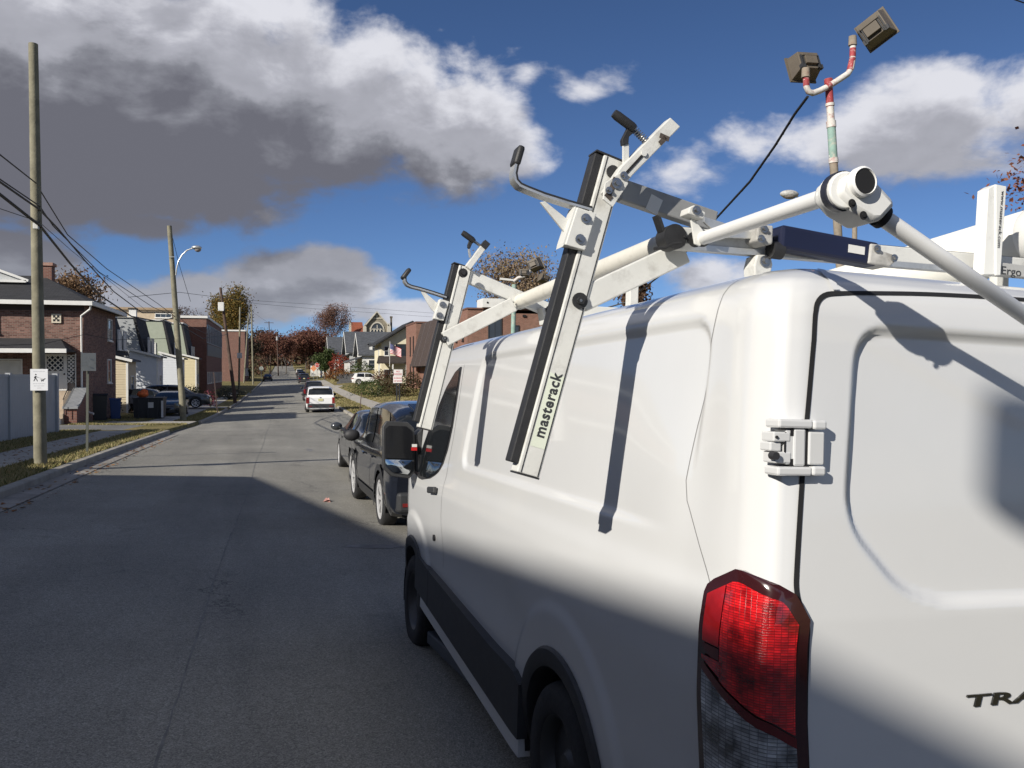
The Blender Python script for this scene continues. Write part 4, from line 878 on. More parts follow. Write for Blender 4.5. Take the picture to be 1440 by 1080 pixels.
# blades of dry grass on the near verge, and fallen leaves
def blades(name, n, x0, x1, y0, y1, hgt, m, seed, keep=None):
    r_ = np.random.default_rng(seed); mb = MB(); x = r_.uniform(x0, x1, n); y = y0 + (y1 - y0) * r_.random(n) ** 1.3; z = land_z(x, y)
    a = r_.uniform(0, 6.28, n); h = hgt * r_.uniform(.4, 1.2, n); w = .006 + .004 * r_.random(n) + .0004 * y; lx = r_.normal(0, .5, n) * h; ly = r_.normal(0, .5, n) * h
    P = np.stack([np.stack([x - w * np.cos(a), y - w * np.sin(a), z], 1), np.stack([x + w * np.cos(a), y + w * np.sin(a), z], 1), np.stack([x + lx, y + ly, z + h], 1)], 1).reshape(-1, 3)
    if keep is not None: ok = np.repeat(keep(x, y), 3); P = P[ok]
    me = bpy.data.meshes.new(name); me.from_pydata(P.tolist(), [], [(3 * i, 3 * i + 1, 3 * i + 2) for i in range(len(P) // 3)]); me.materials.append(m)
    o = bpy.data.objects.new(name, me); COL.objects.link(o); o['kind'] = 'stuff'; return o
M_blade = mat_leaf('dry_blades', [(.10, .12, .035), (.20, .19, .07), (.34, .28, .13), (.42, .35, .19), (.24, .21, .09)], .3)
blades('grass', 60000, -7.7, -4.28, 10, 33.8, .075, M_blade, 1, lambda x, y: ~((x > -6.4) & (x < -5.15)))
blades('grass', 26000, -9, -4.28, 40.3, 67, .08, M_blade, 2, lambda x, y: ~((x > -6.7) & (x < -5.4) & (y > 45)) & ~((y > 41.9) & (y < 45.7) & (x > -8.3)) & ~((y > 61) & (x < -6.6)))
blades('grass', 40000, 3.95, 14, 30, 110, .10, M_blade, 3, lambda x, y: ~((x > 5.65) & (x < 7.15)))
M_litter = mat_leaf('fallen_leaf', [(.20, .07, .02), (.28, .15, .05), (.12, .05, .02), (.30, .2, .09)], .1)
def litter(n, x0, x1, y0, y1, zf, seed, size=.05):
    r_ = np.random.default_rng(seed); mb = MB()
    for i in range(n):
        x, y = r_.uniform(x0, x1), r_.uniform(y0, y1); z = float(zf(x, y)) + .022; a = r_.uniform(0, 6.28); s = size * r_.uniform(.5, 1.1); c, d = math.cos(a) * s, math.sin(a) * s; t = r_.uniform(-.4, .6) * s
        mb.quad((x - c, y - d, z), (x + d * .6, y - c * .6, z + t * .5), (x + c, y + d, z + .01), (x - d * .6, y + c * .6, z + abs(t)))
    return mb.build('fallen_leaves', M_litter, None, kind='stuff', uv=False)
litter(260, -4.05, -3.5, 8, 30, road_z, 5); litter(700, -8, -4.3, 10, 30, land_z, 6); litter(300, 3.95, 8, 30, 80, land_z, 7, .07)
lf = MB(); p = at(459, 677, 14.6); z = float(road_z(p[0], 14.6)) + .012
lf.quad((p[0] - .07, 14.55, z), (p[0] + .02, 14.5, z + .05), (p[0] + .08, 14.6, z + .01), (p[0], 14.68, z + .06)); lf.quad((p[0] - .02, 14.55, z), (p[0] + .06, 14.52, z + .0), (p[0] + .04, 14.62, z + .07))
tag(lf.build('crumpled_wrapper', mat('wrapper_pink', (.5, .26, .22), rough=.6, var=.4, scale=30)), 'crumpled pinkish wrapper lying on the sunlit asphalt near the dark cars', 'litter')
# ================================================================= trees and shrubs
def tree(name, label, base, h, cr, cols, group=None, seed=1, leaf=.22, n=2600, trunk_r=.2, bare=.35, squash=1.0, trunk_frac=.28, trunkcol=(.10, .085, .07), cat='tree'):
    """tapered trunk that forks into limbs; leaves in clumps round the limb tips"""
    r_ = np.random.default_rng(seed); t = thing(name, label, cat, base, 0, group); tr = MB(); tips = []
    def grow(p, d, L, r, depth):
        k = 3; pts = [p]
        for i in range(k): d = nrm(d + r_.normal(0, .13, 3) + V(0, 0, .06)); pts.append(pts[-1] + d * L / k)
        tr.tube(pts, list(np.linspace(r, r * .62, k + 1)), 6 if depth < 2 else 4, False)
        if depth >= 4 or L < h * .05: tips.append((pts[-1], L)); return
        if depth >= 2: tips.append((pts[-1], L)); tips.append((pts[1], L))
        for j in range(3 if depth < 3 else 2):
            a = r_.uniform(0, 6.28) + j * 2.1; out = V(math.cos(a), math.sin(a), 0); sp = r_.uniform(.45, .95) if depth else r_.uniform(.35, .8); grow(pts[-1], nrm(d + out * sp * (cr / (h * .45))), L * r_.uniform(.62, .82), r * .58, depth + 1)
    grow(V(0, 0, -.15), V(0, 0, 1), h * trunk_frac, trunk_r, 0)
    # scale the skeleton to the wanted crown
    P = np.array([q for q, _ in tips]); zmax = P[:, 2].max(); rad = np.percentile(np.hypot(P[:, 0], P[:, 1]), 92) + 1e-6
    sz = (h * .95 - h * trunk_frac) / max(.1, zmax - h * trunk_frac); sr = cr * .86 / rad
    def fix(q):
        q = np.asarray(q, float); k = np.clip((q[2] - h * trunk_frac * .6) / (h * .2), 0, 1); z = q[2] if q[2] < h * trunk_frac else h * trunk_frac + (q[2] - h * trunk_frac) * sz
        return V(q[0] * (1 + (sr - 1) * k), q[1] * (1 + (sr - 1) * k), z)
    tr.v = [tuple(fix(q)) for q in tr.v]; bark = mat('bark_%d' % int(trunkcol[0] * 1000), trunkcol, rough=.95, var=.3, scale=4, bump=.4, bscale=14)
    tr.build('trunk', bark, t, 60, uv=False)
    C = np.array([fix(q) for q, _ in tips]); n = int(n * 2.2); leaf = leaf * 1.2; idx = r_.integers(0, len(C), n); spread = cr * .16 * (1.3 - bare)
    c = C[idx] + r_.normal(0, spread, (n, 3)) * V(1, 1, .85 * squash); s = leaf * r_.uniform(.55, 1.25, n)[:, None]
    a = r_.normal(0, 1, (n, 3)); a /= np.linalg.norm(a, axis=1)[:, None]; b = np.cross(a, r_.normal(0, 1, (n, 3))); b /= np.linalg.norm(b, axis=1)[:, None] + 1e-9
    q = np.stack([c - a * s, c + b * s * .55, c + a * s, c - b * s * .55], 1).reshape(-1, 3)
    me = bpy.data.meshes.new('crown'); me.from_pydata(q.tolist(), [], [(4 * i, 4 * i + 1, 4 * i + 2, 4 * i + 3) for i in range(n)])
    me.materials.append(mat_leaf('leaf_' + '_'.join('%02d' % int(x * 99) for x in np.ravel(cols)[:6]), cols, .25)); o = bpy.data.objects.new('crown', me); COL.objects.link(o); o.parent = t
    return t
def shrub(name, label, base, r, h, cols, seed=1, n=1400, leaf=.07, group=None, cat='shrub'):
    r_ = np.random.default_rng(seed); t = thing(name, label, cat, base, 0, group); st = MB()
    for k in range(7):
        a = r_.uniform(0, 6.28); st.tube([V(0, 0, -.05), V(math.cos(a) * r * .3, math.sin(a) * r * .3, h * .4), V(math.cos(a) * r * .6, math.sin(a) * r * .6, h * .8)], [.03, .02, .01], 4, False)
    st.build('stems', mat('bark_100', (.10, .085, .07), rough=.95, var=.3, scale=4), t, uv=False)
    u = r_.normal(0, 1, (n, 3)); u /= np.linalg.norm(u, axis=1)[:, None]; rad = r_.uniform(.45, 1.0, n)[:, None] ** .5; lump = 1 + .22 * np.sin(u[:, :1] * 5 + seed) * np.cos(u[:, 1:2] * 4 + seed * 2) + .12 * np.sin(u[:, 2:] * 9)
    c = u * rad * lump * V(r, r, h * .5) + V(0, 0, h * .5); c[:, 2] = np.maximum(c[:, 2], .03); s = leaf * r_.uniform(.6, 1.3, n)[:, None]
    a = r_.normal(0, 1, (n, 3)); a /= np.linalg.norm(a, axis=1)[:, None]; b = np.cross(a, u); b /= np.linalg.norm(b, axis=1)[:, None] + 1e-9
    q = np.stack([c - a * s, c + b * s * .6, c + a * s, c - b * s * .6], 1).reshape(-1, 3); me = bpy.data.meshes.new('foliage'); me.from_pydata(q.tolist(), [], [(4 * i, 4 * i + 1, 4 * i + 2, 4 * i + 3) for i in range(n)])
    me.materials.append(mat_leaf('leaf_' + '_'.join('%02d' % int(x * 99) for x in np.ravel(cols)[:6]), cols, .2)); o = bpy.data.objects.new('foliage', me); COL.objects.link(o); o.parent = t; return t
def gz(x, y):
    q = rmq(x, y); return EYE + (float(land_z(*rm(x, y))) - EYE) * q / KZ
def gzt(x, y): return float(land_z(x, y))
def spot(px, Y, dz=0.0): x = (px - XV) * Y / FPX; return V(x, Y, gz(x, Y) + dz)
PRE = set(o.name for o in COL.objects)
RUST = [(.12, .050, .040), (.17, .066, .048), (.21, .10, .066), (.13, .07, .05), (.18, .088, .055)]
TAN = [(.17, .105, .06), (.23, .145, .08), (.13, .08, .05), (.26, .17, .09)]
GOLD = [(.10, .10, .03), (.18, .13, .035), (.24, .14, .03), (.12, .08, .03), (.07, .08, .025)]
PURP = [(.10, .07, .07), (.14, .095, .09), (.08, .06, .06)]
GREEN = [(.03, .055, .015), (.05, .075, .02), (.07, .085, .03), (.035, .05, .02)]
RED = [(.22, .03, .02), (.16, .03, .02), (.26, .06, .03), (.12, .03, .02)]
# left side
tree('autumn_tree', 'tan leaved round tree rising behind the brick house chimney', spot(104, 62), 9.9, 3.0, TAN, seed=11, leaf=.095, n=11000, bare=.2)
tree('bare_tree', 'purplish half bare tree above the flat roofs behind the lamp post pole', spot(262, 140), 13.0, 2.9, PURP, seed=12, leaf=.12, n=900, bare=.5)
tree('autumn_tree', 'golden green autumn tree behind the flat roofed brick building', spot(309, 165), 18.0, 5.0, GOLD, seed=13, leaf=.17, n=9500, bare=.15)
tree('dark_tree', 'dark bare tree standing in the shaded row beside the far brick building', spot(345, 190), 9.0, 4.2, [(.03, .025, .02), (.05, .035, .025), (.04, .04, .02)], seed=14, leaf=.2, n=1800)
tree('rust_tree', 'rusty red tree beyond the left poles, leftmost along the far street', spot(380, 235), 11.3, 4.4, RUST, 'rusty trees at the end of the street', 15, .18, 4600, bare=.15)
tree('rust_tree', 'round rusty red tree in the middle of the far street, broadest of its row', spot(430, 260), 12.6, 6.4, RUST, 'rusty trees at the end of the street', 16, .22, 8500, bare=.1)
tree('rust_tree', 'small rusty tree between the two far poles', spot(402, 250), 10.6, 3.6, RUST, 'rusty trees at the end of the street', 17, .18, 3600, bare=.15)
tree('brown_tree', 'tall brown half bare tree just left of the stone church', spot(472, 240), 19.0, 5.6, [(.16, .09, .065), (.22, .12, .085), (.13, .08, .065)], seed=18, leaf=.14, n=5200, bare=.3)
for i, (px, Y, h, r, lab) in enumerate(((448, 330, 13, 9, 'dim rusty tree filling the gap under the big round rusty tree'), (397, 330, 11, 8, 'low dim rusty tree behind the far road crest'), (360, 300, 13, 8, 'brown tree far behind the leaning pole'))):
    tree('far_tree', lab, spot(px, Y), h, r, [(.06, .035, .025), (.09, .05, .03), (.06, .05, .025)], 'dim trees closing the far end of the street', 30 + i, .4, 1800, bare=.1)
# right side
tree('pine_green_tree', 'low dark green tree left of the red shrub on the right bank', spot(456, 150), 5.2, 2.0, GREEN, seed=21, leaf=.16, n=2200, bare=.1, trunk_frac=.15)
shrub('red_shrub', 'bright red autumn shrub beside the low green tree on the bank', spot(478, 142, .6), 2.0, 3.6, RED, 22, 1500, .14)
shrub('rust_hedge', 'orange brown clipped hedge on the bank above the drive', spot(476, 126, .4), 2.4, 1.7, [(.16, .06, .02), (.20, .09, .03), (.10, .05, .02)], 23, 1500, .11)
shrub('green_shrub', 'dark green round shrub in front of the white porch house', spot(508, 128, .4), 1.9, 2.6, GREEN, 24, 1500, .11)
shrub('green_shrub', 'spreading dark green juniper in front of the parked white wagon', spot(530, 74), 2.3, 1.5, GREEN, 25, 2600, .07)
shrub('brown_shrub', 'brown green bush beside the no parking sign', spot(566, 70), 1.9, 2.1, [(.05, .04, .02), (.08, .05, .025), (.04, .05, .02), (.10, .05, .03)], 26, 2200, .08)
shrub('brown_shrub', 'reddish bush against the cream house corner', spot(540, 96), 1.4, 2.0, [(.10, .04, .02), (.07, .04, .025), (.12, .05, .03)], 27, 1500, .09)
shrub('green_shrub', 'dark green shrub under the awnings of the long brick building', spot(622, 62), 1.5, 1.5, GREEN, 28, 1600, .07)
tree('oak_tree', 'big brown half bare tree behind the brick building roof', spot(710, 78), 12.3, 4.8, [(.24, .17, .11), (.30, .22, .13), (.18, .13, .10), (.26, .21, .11)], seed=41, leaf=.10, n=5200, bare=.45)
tree('oak_tree', 'brown tree top showing low over the van roof', spot(878, 70), 10.2, 2.4, [(.10, .06, .04), (.14, .085, .05)], seed=42, leaf=.12, n=2200, bare=.4)
tree('maple_tree', 'red leaved tree at the right edge beside the ladder stop', V(16.1, 16.0, gz(16.1, 16.0)), 5.6, 2.0, [(.20, .075, .05), (.26, .11, .07), (.15, .065, .045)], seed=43, leaf=.045, n=6000, bare=.3)
# masses that close the view
def thicket(name, label, x0, x1, y0, y1, h, cols, n, leaf, seed):
    r_ = np.random.default_rng(seed); x = r_.uniform(x0, x1, n); y = r_.uniform(y0, y1, n); top = h * (.62 + .38 * np.sin(x * .33 + seed) * np.sin(x * .13 + 1.7 * seed) + .1 * np.sin(x * 1.1)); z = land_z(x, y) + top * r_.random(n) ** .7
    c = np.stack([x, y, z], 1); s = leaf * r_.uniform(.6, 1.3, n)[:, None]; a = r_.normal(0, 1, (n, 3)); a /= np.linalg.norm(a, axis=1)[:, None]; b = np.cross(a, r_.normal(0, 1, (n, 3))); b /= np.linalg.norm(b, axis=1)[:, None] + 1e-9
    q = np.stack([c - a * s, c + b * s * .6, c + a * s, c - b * s * .6], 1).reshape(-1, 3); me = bpy.data.meshes.new(name); me.from_pydata(q.tolist(), [], [(4 * i, 4 * i + 1, 4 * i + 2, 4 * i + 3) for i in range(n)]); me.materials.append(mat_leaf('thicket_%d' % seed, cols, .2)); o = bpy.data.objects.new(name, me); COL.objects.link(o); o['kind'] = 'stuff'; keep(o); return o
BRN = [(.10, .05, .036), (.14, .068, .045), (.085, .066, .038), (.12, .088, .05)]
thicket('far_woods', None, -110, 130, 395, 450, 12, BRN, 42000, .8, 3)
thicket('roadside_undergrowth', None, -40, -5.5, 215, 300, 7.5, BRN + [(.03, .035, .015)], 12000, .4, 5)
thicket('bank_undergrowth', None, 7.5, 40, 235, 330, 6.5, BRN + [(.04, .05, .018)], 10000, .4, 7)
thicket('corner_undergrowth', None, -22, -7.2, 183, 205, 3.6, [(.03, .03, .016), (.05, .04, .025), (.04, .05, .02)], 5000, .25, 9)
# ================================================================= left side of the street
class Bld:
    """a building (or other big thing) whose parts are given in street coordinates"""
    def __init__(s, name, label, cat, base, group=None): s.b = V(*base); s.b = s.b; s.t = thing(name, label, cat, base, 0, group)
    def part(s, name, mb, m, smooth=None, parent=None, bevel=0, label=None, kind=None): return mb.shift(-s.b).build(name, m, parent or s.t, smooth, bevel, label=label, kind=kind)
    def box(s, name, m, x0, x1, y0, y1, z0, z1, parent=None, bevel=0, label=None): mb = MB(); mb.bx(x0, x1, y0, y1, z0, z1); return s.part(name, mb, m, None, parent, bevel, label)
    def window(s, c, nrmv, w, h, nx=2, ny=2, fm=None, gm=None, name='window', fr=.07, out=.03):
        c = V(*c); n = nrm(nrmv); r = nrm(np.cross((0, 0, 1), n)); z = V(0, 0, 1); f = MB()
        for sx in (-1, 1): f.boxf(c + r * sx * (w / 2 - fr / 2) + n * out / 2, r * fr / 2, n * (out / 2 + .03), z * h / 2)
        for sz in (-1, 1): f.boxf(c + z * sz * (h / 2 - fr / 2) + n * (out / 2 - .002), r * (w / 2 - fr), n * (out / 2 + .026), z * fr / 2)
        f.boxf(c - z * (h / 2 + .03) + n * .04, r * (w / 2 + .05), n * .07, z * .03)
        fo = s.part(name, f, fm or M_white_trim); pw, ph = (w - 2 * fr) / nx, (h - 2 * fr) / ny
        for i in range(nx):
            for j in range(ny):
                cc = c + r * (-w / 2 + fr + pw * (i + .5)) + z * (-h / 2 + fr + ph * (j + .5)); p = MB(); p.boxf(cc + n * .004, r * (pw / 2 - .014), n * .006, z * (ph / 2 - .014)); s.part('pane', p, gm or M_winglass, parent=fo)
        if nx * ny > 1:
            b = MB()
            for i in range(1, nx): b.boxf(c + r * (-w / 2 + fr + pw * i) + n * .012, r * .013, n * .016, z * (h / 2 - fr))
            for j in range(1, ny): b.boxf(c + z * (-h / 2 + fr + ph * j) + n * .012, r * (w / 2 - fr), n * .015, z * .013)
            s.part('glazing_bar', b, fm or M_white_trim, parent=fo, kind='stuff')
        return fo
M_winglass = mat('window_glass', (.03, .038, .048), rough=.05, var=.3, scale=.7, coat=.3)
M_curtain = mat('white_blind', (.62, .61, .57), rough=.6, var=.08)
M_brick = mat_brick('red_brown_brick', (.105, .045, .034), (.25, .128, .098), (.21, .18, .15))
M_brick2 = mat_brick('dark_red_brick', (.15, .058, .042), (.20, .078, .055), (.22, .18, .15))
M_brick3 = mat_brick('orange_brick', (.19, .082, .054), (.255, .115, .078), (.22, .18, .145))
M_roofdark = mat_shingle('dark_shingles', (.030, .030, .032)); M_roofgrey = mat_shingle('grey_shingles', (.085, .09, .10)); M_roofbrown = mat_shingle('brown_shingles', (.05, .038, .032))
# ---- brick house behind the fence
g0 = gz(-10, 41)
h = Bld('brick_house', 'red brown brick house with dark hip roof and white lattice door behind the fence', 'house', (-9.8, 41, g0))
HX0, HX1, HY0, HY1, EZ = -26.0, -9.62, 41.0, 48.2, 5.05
h.box('wall', M_brick, HX0, HX1, HY0, HY1, g0 - .4, EZ)
r = MB(); ov = .5; a = [V(HX0 - ov, HY0 - ov, EZ), V(HX1 + ov, HY0 - ov, EZ), V(HX1 + ov, HY1 + ov, EZ), V(HX0 - ov, HY1 + ov, EZ)]; r0, r1 = V(HX0 + 3, 44.6, 6.75), V(-12.4, 44.6, 6.75)
r.add([*a, r0, r1], [(0, 1, 5, 4), (1, 2, 5), (2, 3, 4, 5), (3, 0, 4), (3, 2, 1, 0)]); ro = h.part('roof', r, M_roofdark)
f = MB()
for p, q in zip(a, a[1:] + a[:1]): f.beam(p + V(0, 0, .02), q + V(0, 0, .02), .10, .20)
h.part('gutter', f, M_white_trim, parent=ro)
gb = MB(); gb.prism([V(-17.3, 43.2, 6.35), V(-12.9, 43.2, 6.35), V(-14.9, 43.2, 7.05)], V(0, 2, 0)); gd = h.part('dormer', gb, mat('grey_siding', (.42, .43, .43), rough=.7), parent=ro)
for p, q in ((V(-17.5, 43.1, 6.33), V(-14.9, 43.1, 7.13)), (V(-12.7, 43.1, 6.33), V(-14.9, 43.1, 7.13)), (V(-17.4, 43.1, 6.3), V(-12.8, 43.1, 6.3))): m = MB(); m.beam(p, q, .14, .12); h.part('dormer_trim', m, M_white_trim, parent=ro)
h.box('chimney', M_brick2, -12.55, -11.95, 44.3, 44.9, 6.2, 7.25, parent=ro); h.box('chimney_cap', mat_brick('pale_brick', (.3, .14, .1), (.36, .2, .15), (.3, .26, .22)), -12.62, -11.88, 44.23, 44.97, 7.26, 7.42, parent=ro)
# porch roof along the front
pr = MB(); pr.add([V(HX0, 39.3, 2.86), V(-10.0, 39.3, 2.86), V(-10.7, 41.01, 3.40), V(HX0, 41.01, 3.40), V(HX0, 39.3, 2.74), V(-10.0, 39.3, 2.74), V(-9.95, 41.01, 2.74), V(HX0, 41.01, 2.74)], [(0, 1, 2, 3), (1, 6, 2), (1, 5, 6), (4, 7, 6, 5), (0, 4, 5, 1)]); po = h.part('porch_roof', pr, M_roofdark)
f = MB(); f.bx(HX0, -9.98, 39.2, 39.296, 2.68, 2.87); h.part('porch_gutter', f, M_white_trim, parent=po)
# storm door with lattice and its two lattice side panels
fz = .92
def lattice(x0, x1, z0, z1, y, parent, n):
    m = MB(); w = x1 - x0; hh = z1 - z0; st_ = w / n
    for i in range(-int(hh / st_) - 1, n + 1):
        for s in (1, -1):
            pts = []
            for t in np.linspace(0, 1, 24):
                zz = z0 + hh * t; xx = x0 + i * st_ + (zz - z0) if s > 0 else x1 - i * st_ - (zz - z0)
                if x0 <= xx <= x1: pts.append(V(xx, y, zz))
            if len(pts) > 1: m.beam(pts[0], pts[-1], .045, .02 if s > 0 else .024, (0, 1, 0))
    return h.part('lattice', m, M_white_trim, parent=parent, kind='stuff')
d = MB(); d.bx(-11.40, -10.42, 40.90, 40.98, fz, 1.86); d.bx(-11.40, -11.28, 40.90, 40.98, 1.861, 2.66); d.bx(-10.54, -10.42, 40.90, 40.98, 1.861, 2.66); d.bx(-11.279, -10.541, 40.90, 40.98, 2.56, 2.66); do = h.part('door', d, M_white_trim)
h.box('door_glass', M_winglass, -11.28, -10.54, 40.93, 40.96, 1.865, 2.56, parent=do); lattice(-11.28, -10.54, 1.87, 2.56, 40.915, do, 3)
k = MB(); k.ball((-10.50, 40.88, 1.7), .04); h.part('handle', k, M_black, 60, parent=do)
for x0, x1 in ((-11.78, -11.44), (-10.38, -10.02)):
    s_ = h.box('sidelight', M_winglass, x0, x1, 40.95, 40.985, fz + .35, 2.62); lattice(x0, x1, fz + .36, 2.62, 40.93, s_, 2); m = MB(); m.bx(x0 - .04, x0, 40.9, 40.985, fz, 2.68); m.bx(x1, x1 + .04, 40.9, 40.985, fz, 2.68); h.part('post', m, M_white_trim, parent=s_)
h.window((-13.0, 41.0, 1.92), (0, -1, 0), 1.25, 1.0, 2, 1, gm=M_curtain, fm=M_white_trim); h.window((-14.6, 41.0, 1.92), (0, -1, 0), 1.0, 1.0, 2, 1, gm=M_curtain)
h.window((-13.95, 41.0, 4.25), (0, -1, 0), 1.1, 1.25, 2, 2)
h.window((HX1, 46.6, 4.1), (1, 0, 0), 1.0, 1.2, 1, 2); h.window((HX1, 46.4, 1.85), (1, 0, 0), .9, 1.3, 1, 2)
bb = MB(); bb.bx(-11.07, -10.64, 40.93, 41.0, 4.14, 4.57); b_ = h.part('vent_block', bb, mat('cream_block', (.55, .49, .38), rough=.8)); v_ = MB()
for dx, dz in ((0, 0), (-.09, -.09), (.09, -.09), (-.09, .09), (.09, .09)): v_.bx(-10.855 + dx - .05, -10.855 + dx + .05, 40.922, 40.94, 4.355 + dz - .05, 4.355 + dz + .05)
h.part('vent_hole', v_, M_gap, parent=b_)
dp = MB(); dp.tube([V(HX1 + .4, 40.55, EZ - .08), V(HX1 + .38, 40.6, EZ - .25), V(HX1 - .10, 40.9, EZ - .55), V(HX1 - .10, 40.93, 2.0), V(HX1 - .10, 40.9, .15), V(HX1 + .1, 40.75, -.08), V(HX1 + .5, 40.6, -.2)], .05, 8); h.part('downspout', dp, M_white_trim, 60)
hd2 = MB(); hd2.bx(HX0, HX1 + .003, HY0 - .003, HY0 + .06, EZ - .32, EZ - .001); h.part('soffit_band', hd2, mat('soffit_brown', (.05, .035, .03), rough=.8))
# steps, cheek wall with pale sloped cap, iron rail
M_step = mat('tan_step', (.42, .34, .25), rough=.9, var=.15, scale=3)
for i in range(7):
    z1 = fz - .02 - i * .2; h.box('step', M_step, -11.6, -10.05, 40.9 - .34 * (i + 1) - (0 if i else .0), 40.9 - .34 * i, g0 - .3, z1 if z1 > g0 - .25 else g0 - .2, bevel=.01)
cw = MB(); cw.prism([V(-10.04, 40.9, g0 - .3), V(-10.04, 39.0, g0 - .3), V(-10.04, 39.0, g0 + .75), V(-10.04, 39.5, g0 + .95), V(-10.04, 40.9, 1.0)], V(.55, 0, 0)); c_ = h.part('cheek_wall', cw, M_brick2)
cc = MB(); cc.prism([V(-10.10, 38.9, g0 + .76), V(-10.10, 39.5, g0 + .96), V(-10.10, 40.9, 1.01), V(-10.10, 40.9, 1.08), V(-10.10, 39.5, g0 + 1.04), V(-10.10, 38.9, g0 + .84)], V(.67, 0, 0)); h.part('coping', cc, mat('grey_coping', (.24, .245, .25), rough=.8), parent=c_)
rl = MB()
for y in np.arange(38.8, 40.8, .16): zb = np.interp(y, [38.6, 39.2, 40.9], [g0 + .4, g0 + .6, 1.05]); rl.beam(V(-10.0, y, zb), V(-10.0, y, zb + .75), .02, .02, (1, 0, 0))
rl.beam(V(-10, 38.7, g0 + 1.2), V(-10, 40.8, 1.8), .03, .03); h.part('iron_rail', rl, M_black)
st = thing('garden_statue', 'small white statue at the foot of the tan steps', 'statue', (-10.25, 38.35, g0 + .28)); m = MB(); m.lathe([(0, 0), (.13, 0), (.13, .07), (.09, .1), (.11, .3), (.08, .42), (.05, .47), (0, .5)], n=14); m.build('figure', M_white_trim, st, 50); m = MB(); m.ball((0, 0, .55), .075); m.build('head', M_white_trim, st, 60); m = MB(); m.bx(-.15, .15, -.15, .15, -.3, 0); m.build('plinth', M_white_trim, st, bevel=.01)
# ---- grey vinyl fence along the pavement
fe = Bld('grey_fence', 'tall plain grey panelled fence along the pavement at the left edge', 'fence', (-8.1, 27, gz(-8.1, 27))); M_vinyl = mat('pale_vinyl', (.37, .385, .395), rough=.55, var=.06, scale=1.2, dirt=(.24, .245, .25), dscale=.7, damt=.5); y = 6.0
while y < 29.9:
    e = min(y + 2.4, 30.0); zt = lambda q: float(np.interp(q, [6, 20, 30], [1.84, 1.74, 1.67])); p = MB(); n = 10
    for i in range(n):
        a_, b_ = y + .07 + (e - y - .14) * i / n, y + .07 + (e - y - .14) * (i + 1) / n; p.prism([V(-8.13, a_ + .004, gz(-8.1, a_) - .05), V(-8.13, b_ - .004, gz(-8.1, b_) - .05), V(-8.13, b_ - .004, zt(b_) - .04), V(-8.13, a_ + .004, zt(a_) - .04)], V(.03, 0, 0))
    fe.part('fence_panel', p, M_vinyl); rr_ = MB(); rr_.beam(V(-8.115, y, zt(y)), V(-8.115, e, zt(e)), .07, .09); fe.part('top_rail', rr_, M_vinyl); fe.box('fence_post', M_vinyl, -8.18, -8.04, y - .068, y + .068, gz(-8.1, y) - .1, zt(y) + .09); y = e
fe.box('fence_post', M_vinyl, -8.2, -8.02, 29.9, 30.1, gz(-8.1, 30) - .1, 1.76); fe.box('end_panel', M_vinyl, -9.2, -8.15, 29.95, 30.05, gz(-8.1, 30) - .1, 1.68)
# ---- attached houses with mansard fronts and side porches
M_sidingbeige = mat('beige_siding', (.52, .44, .30), rough=.7, var=.05); M_sidingwhite = mat('white_siding', (.60, .62, .64), rough=.65, var=.04); M_sidinggrey = mat('pale_grey_siding', (.34, .355, .36), rough=.7, var=.06); M_sidinggreen = mat('sage_siding', (.33, .36, .28), rough=.75, var=.08); M_sidingdark = mat('slate_siding', (.14, .15, .16), rough=.75, var=.1); M_cream = mat('cream_siding', (.62, .54, .34), rough=.7, var=.05)
def boards(b, parent, m, x0, x1, y, z0, zt, step=.16, name='siding_board'):
    """overlapping boards on a wall facing the viewer (-y); zt(x) is the sloping top"""
    n = int((max(zt(x0), zt(x1)) - z0) / step) + 1
    for i in range(n):
        a_, b_ = z0 + i * step, z0 + (i + 1) * step; xr = x1; 
        while xr > x0 + .1 and zt(xr) < b_: xr -= .05
        if xr <= x0 + .15: break
        q = MB(); q.prism([V(x0, y - .005, a_), V(x0, y - .03, a_), V(x0, y - .012, b_ - .004), V(x0, y - .005, b_ - .004)], V(xr - x0, 0, 0)); b.part(name, q, m, parent=parent)
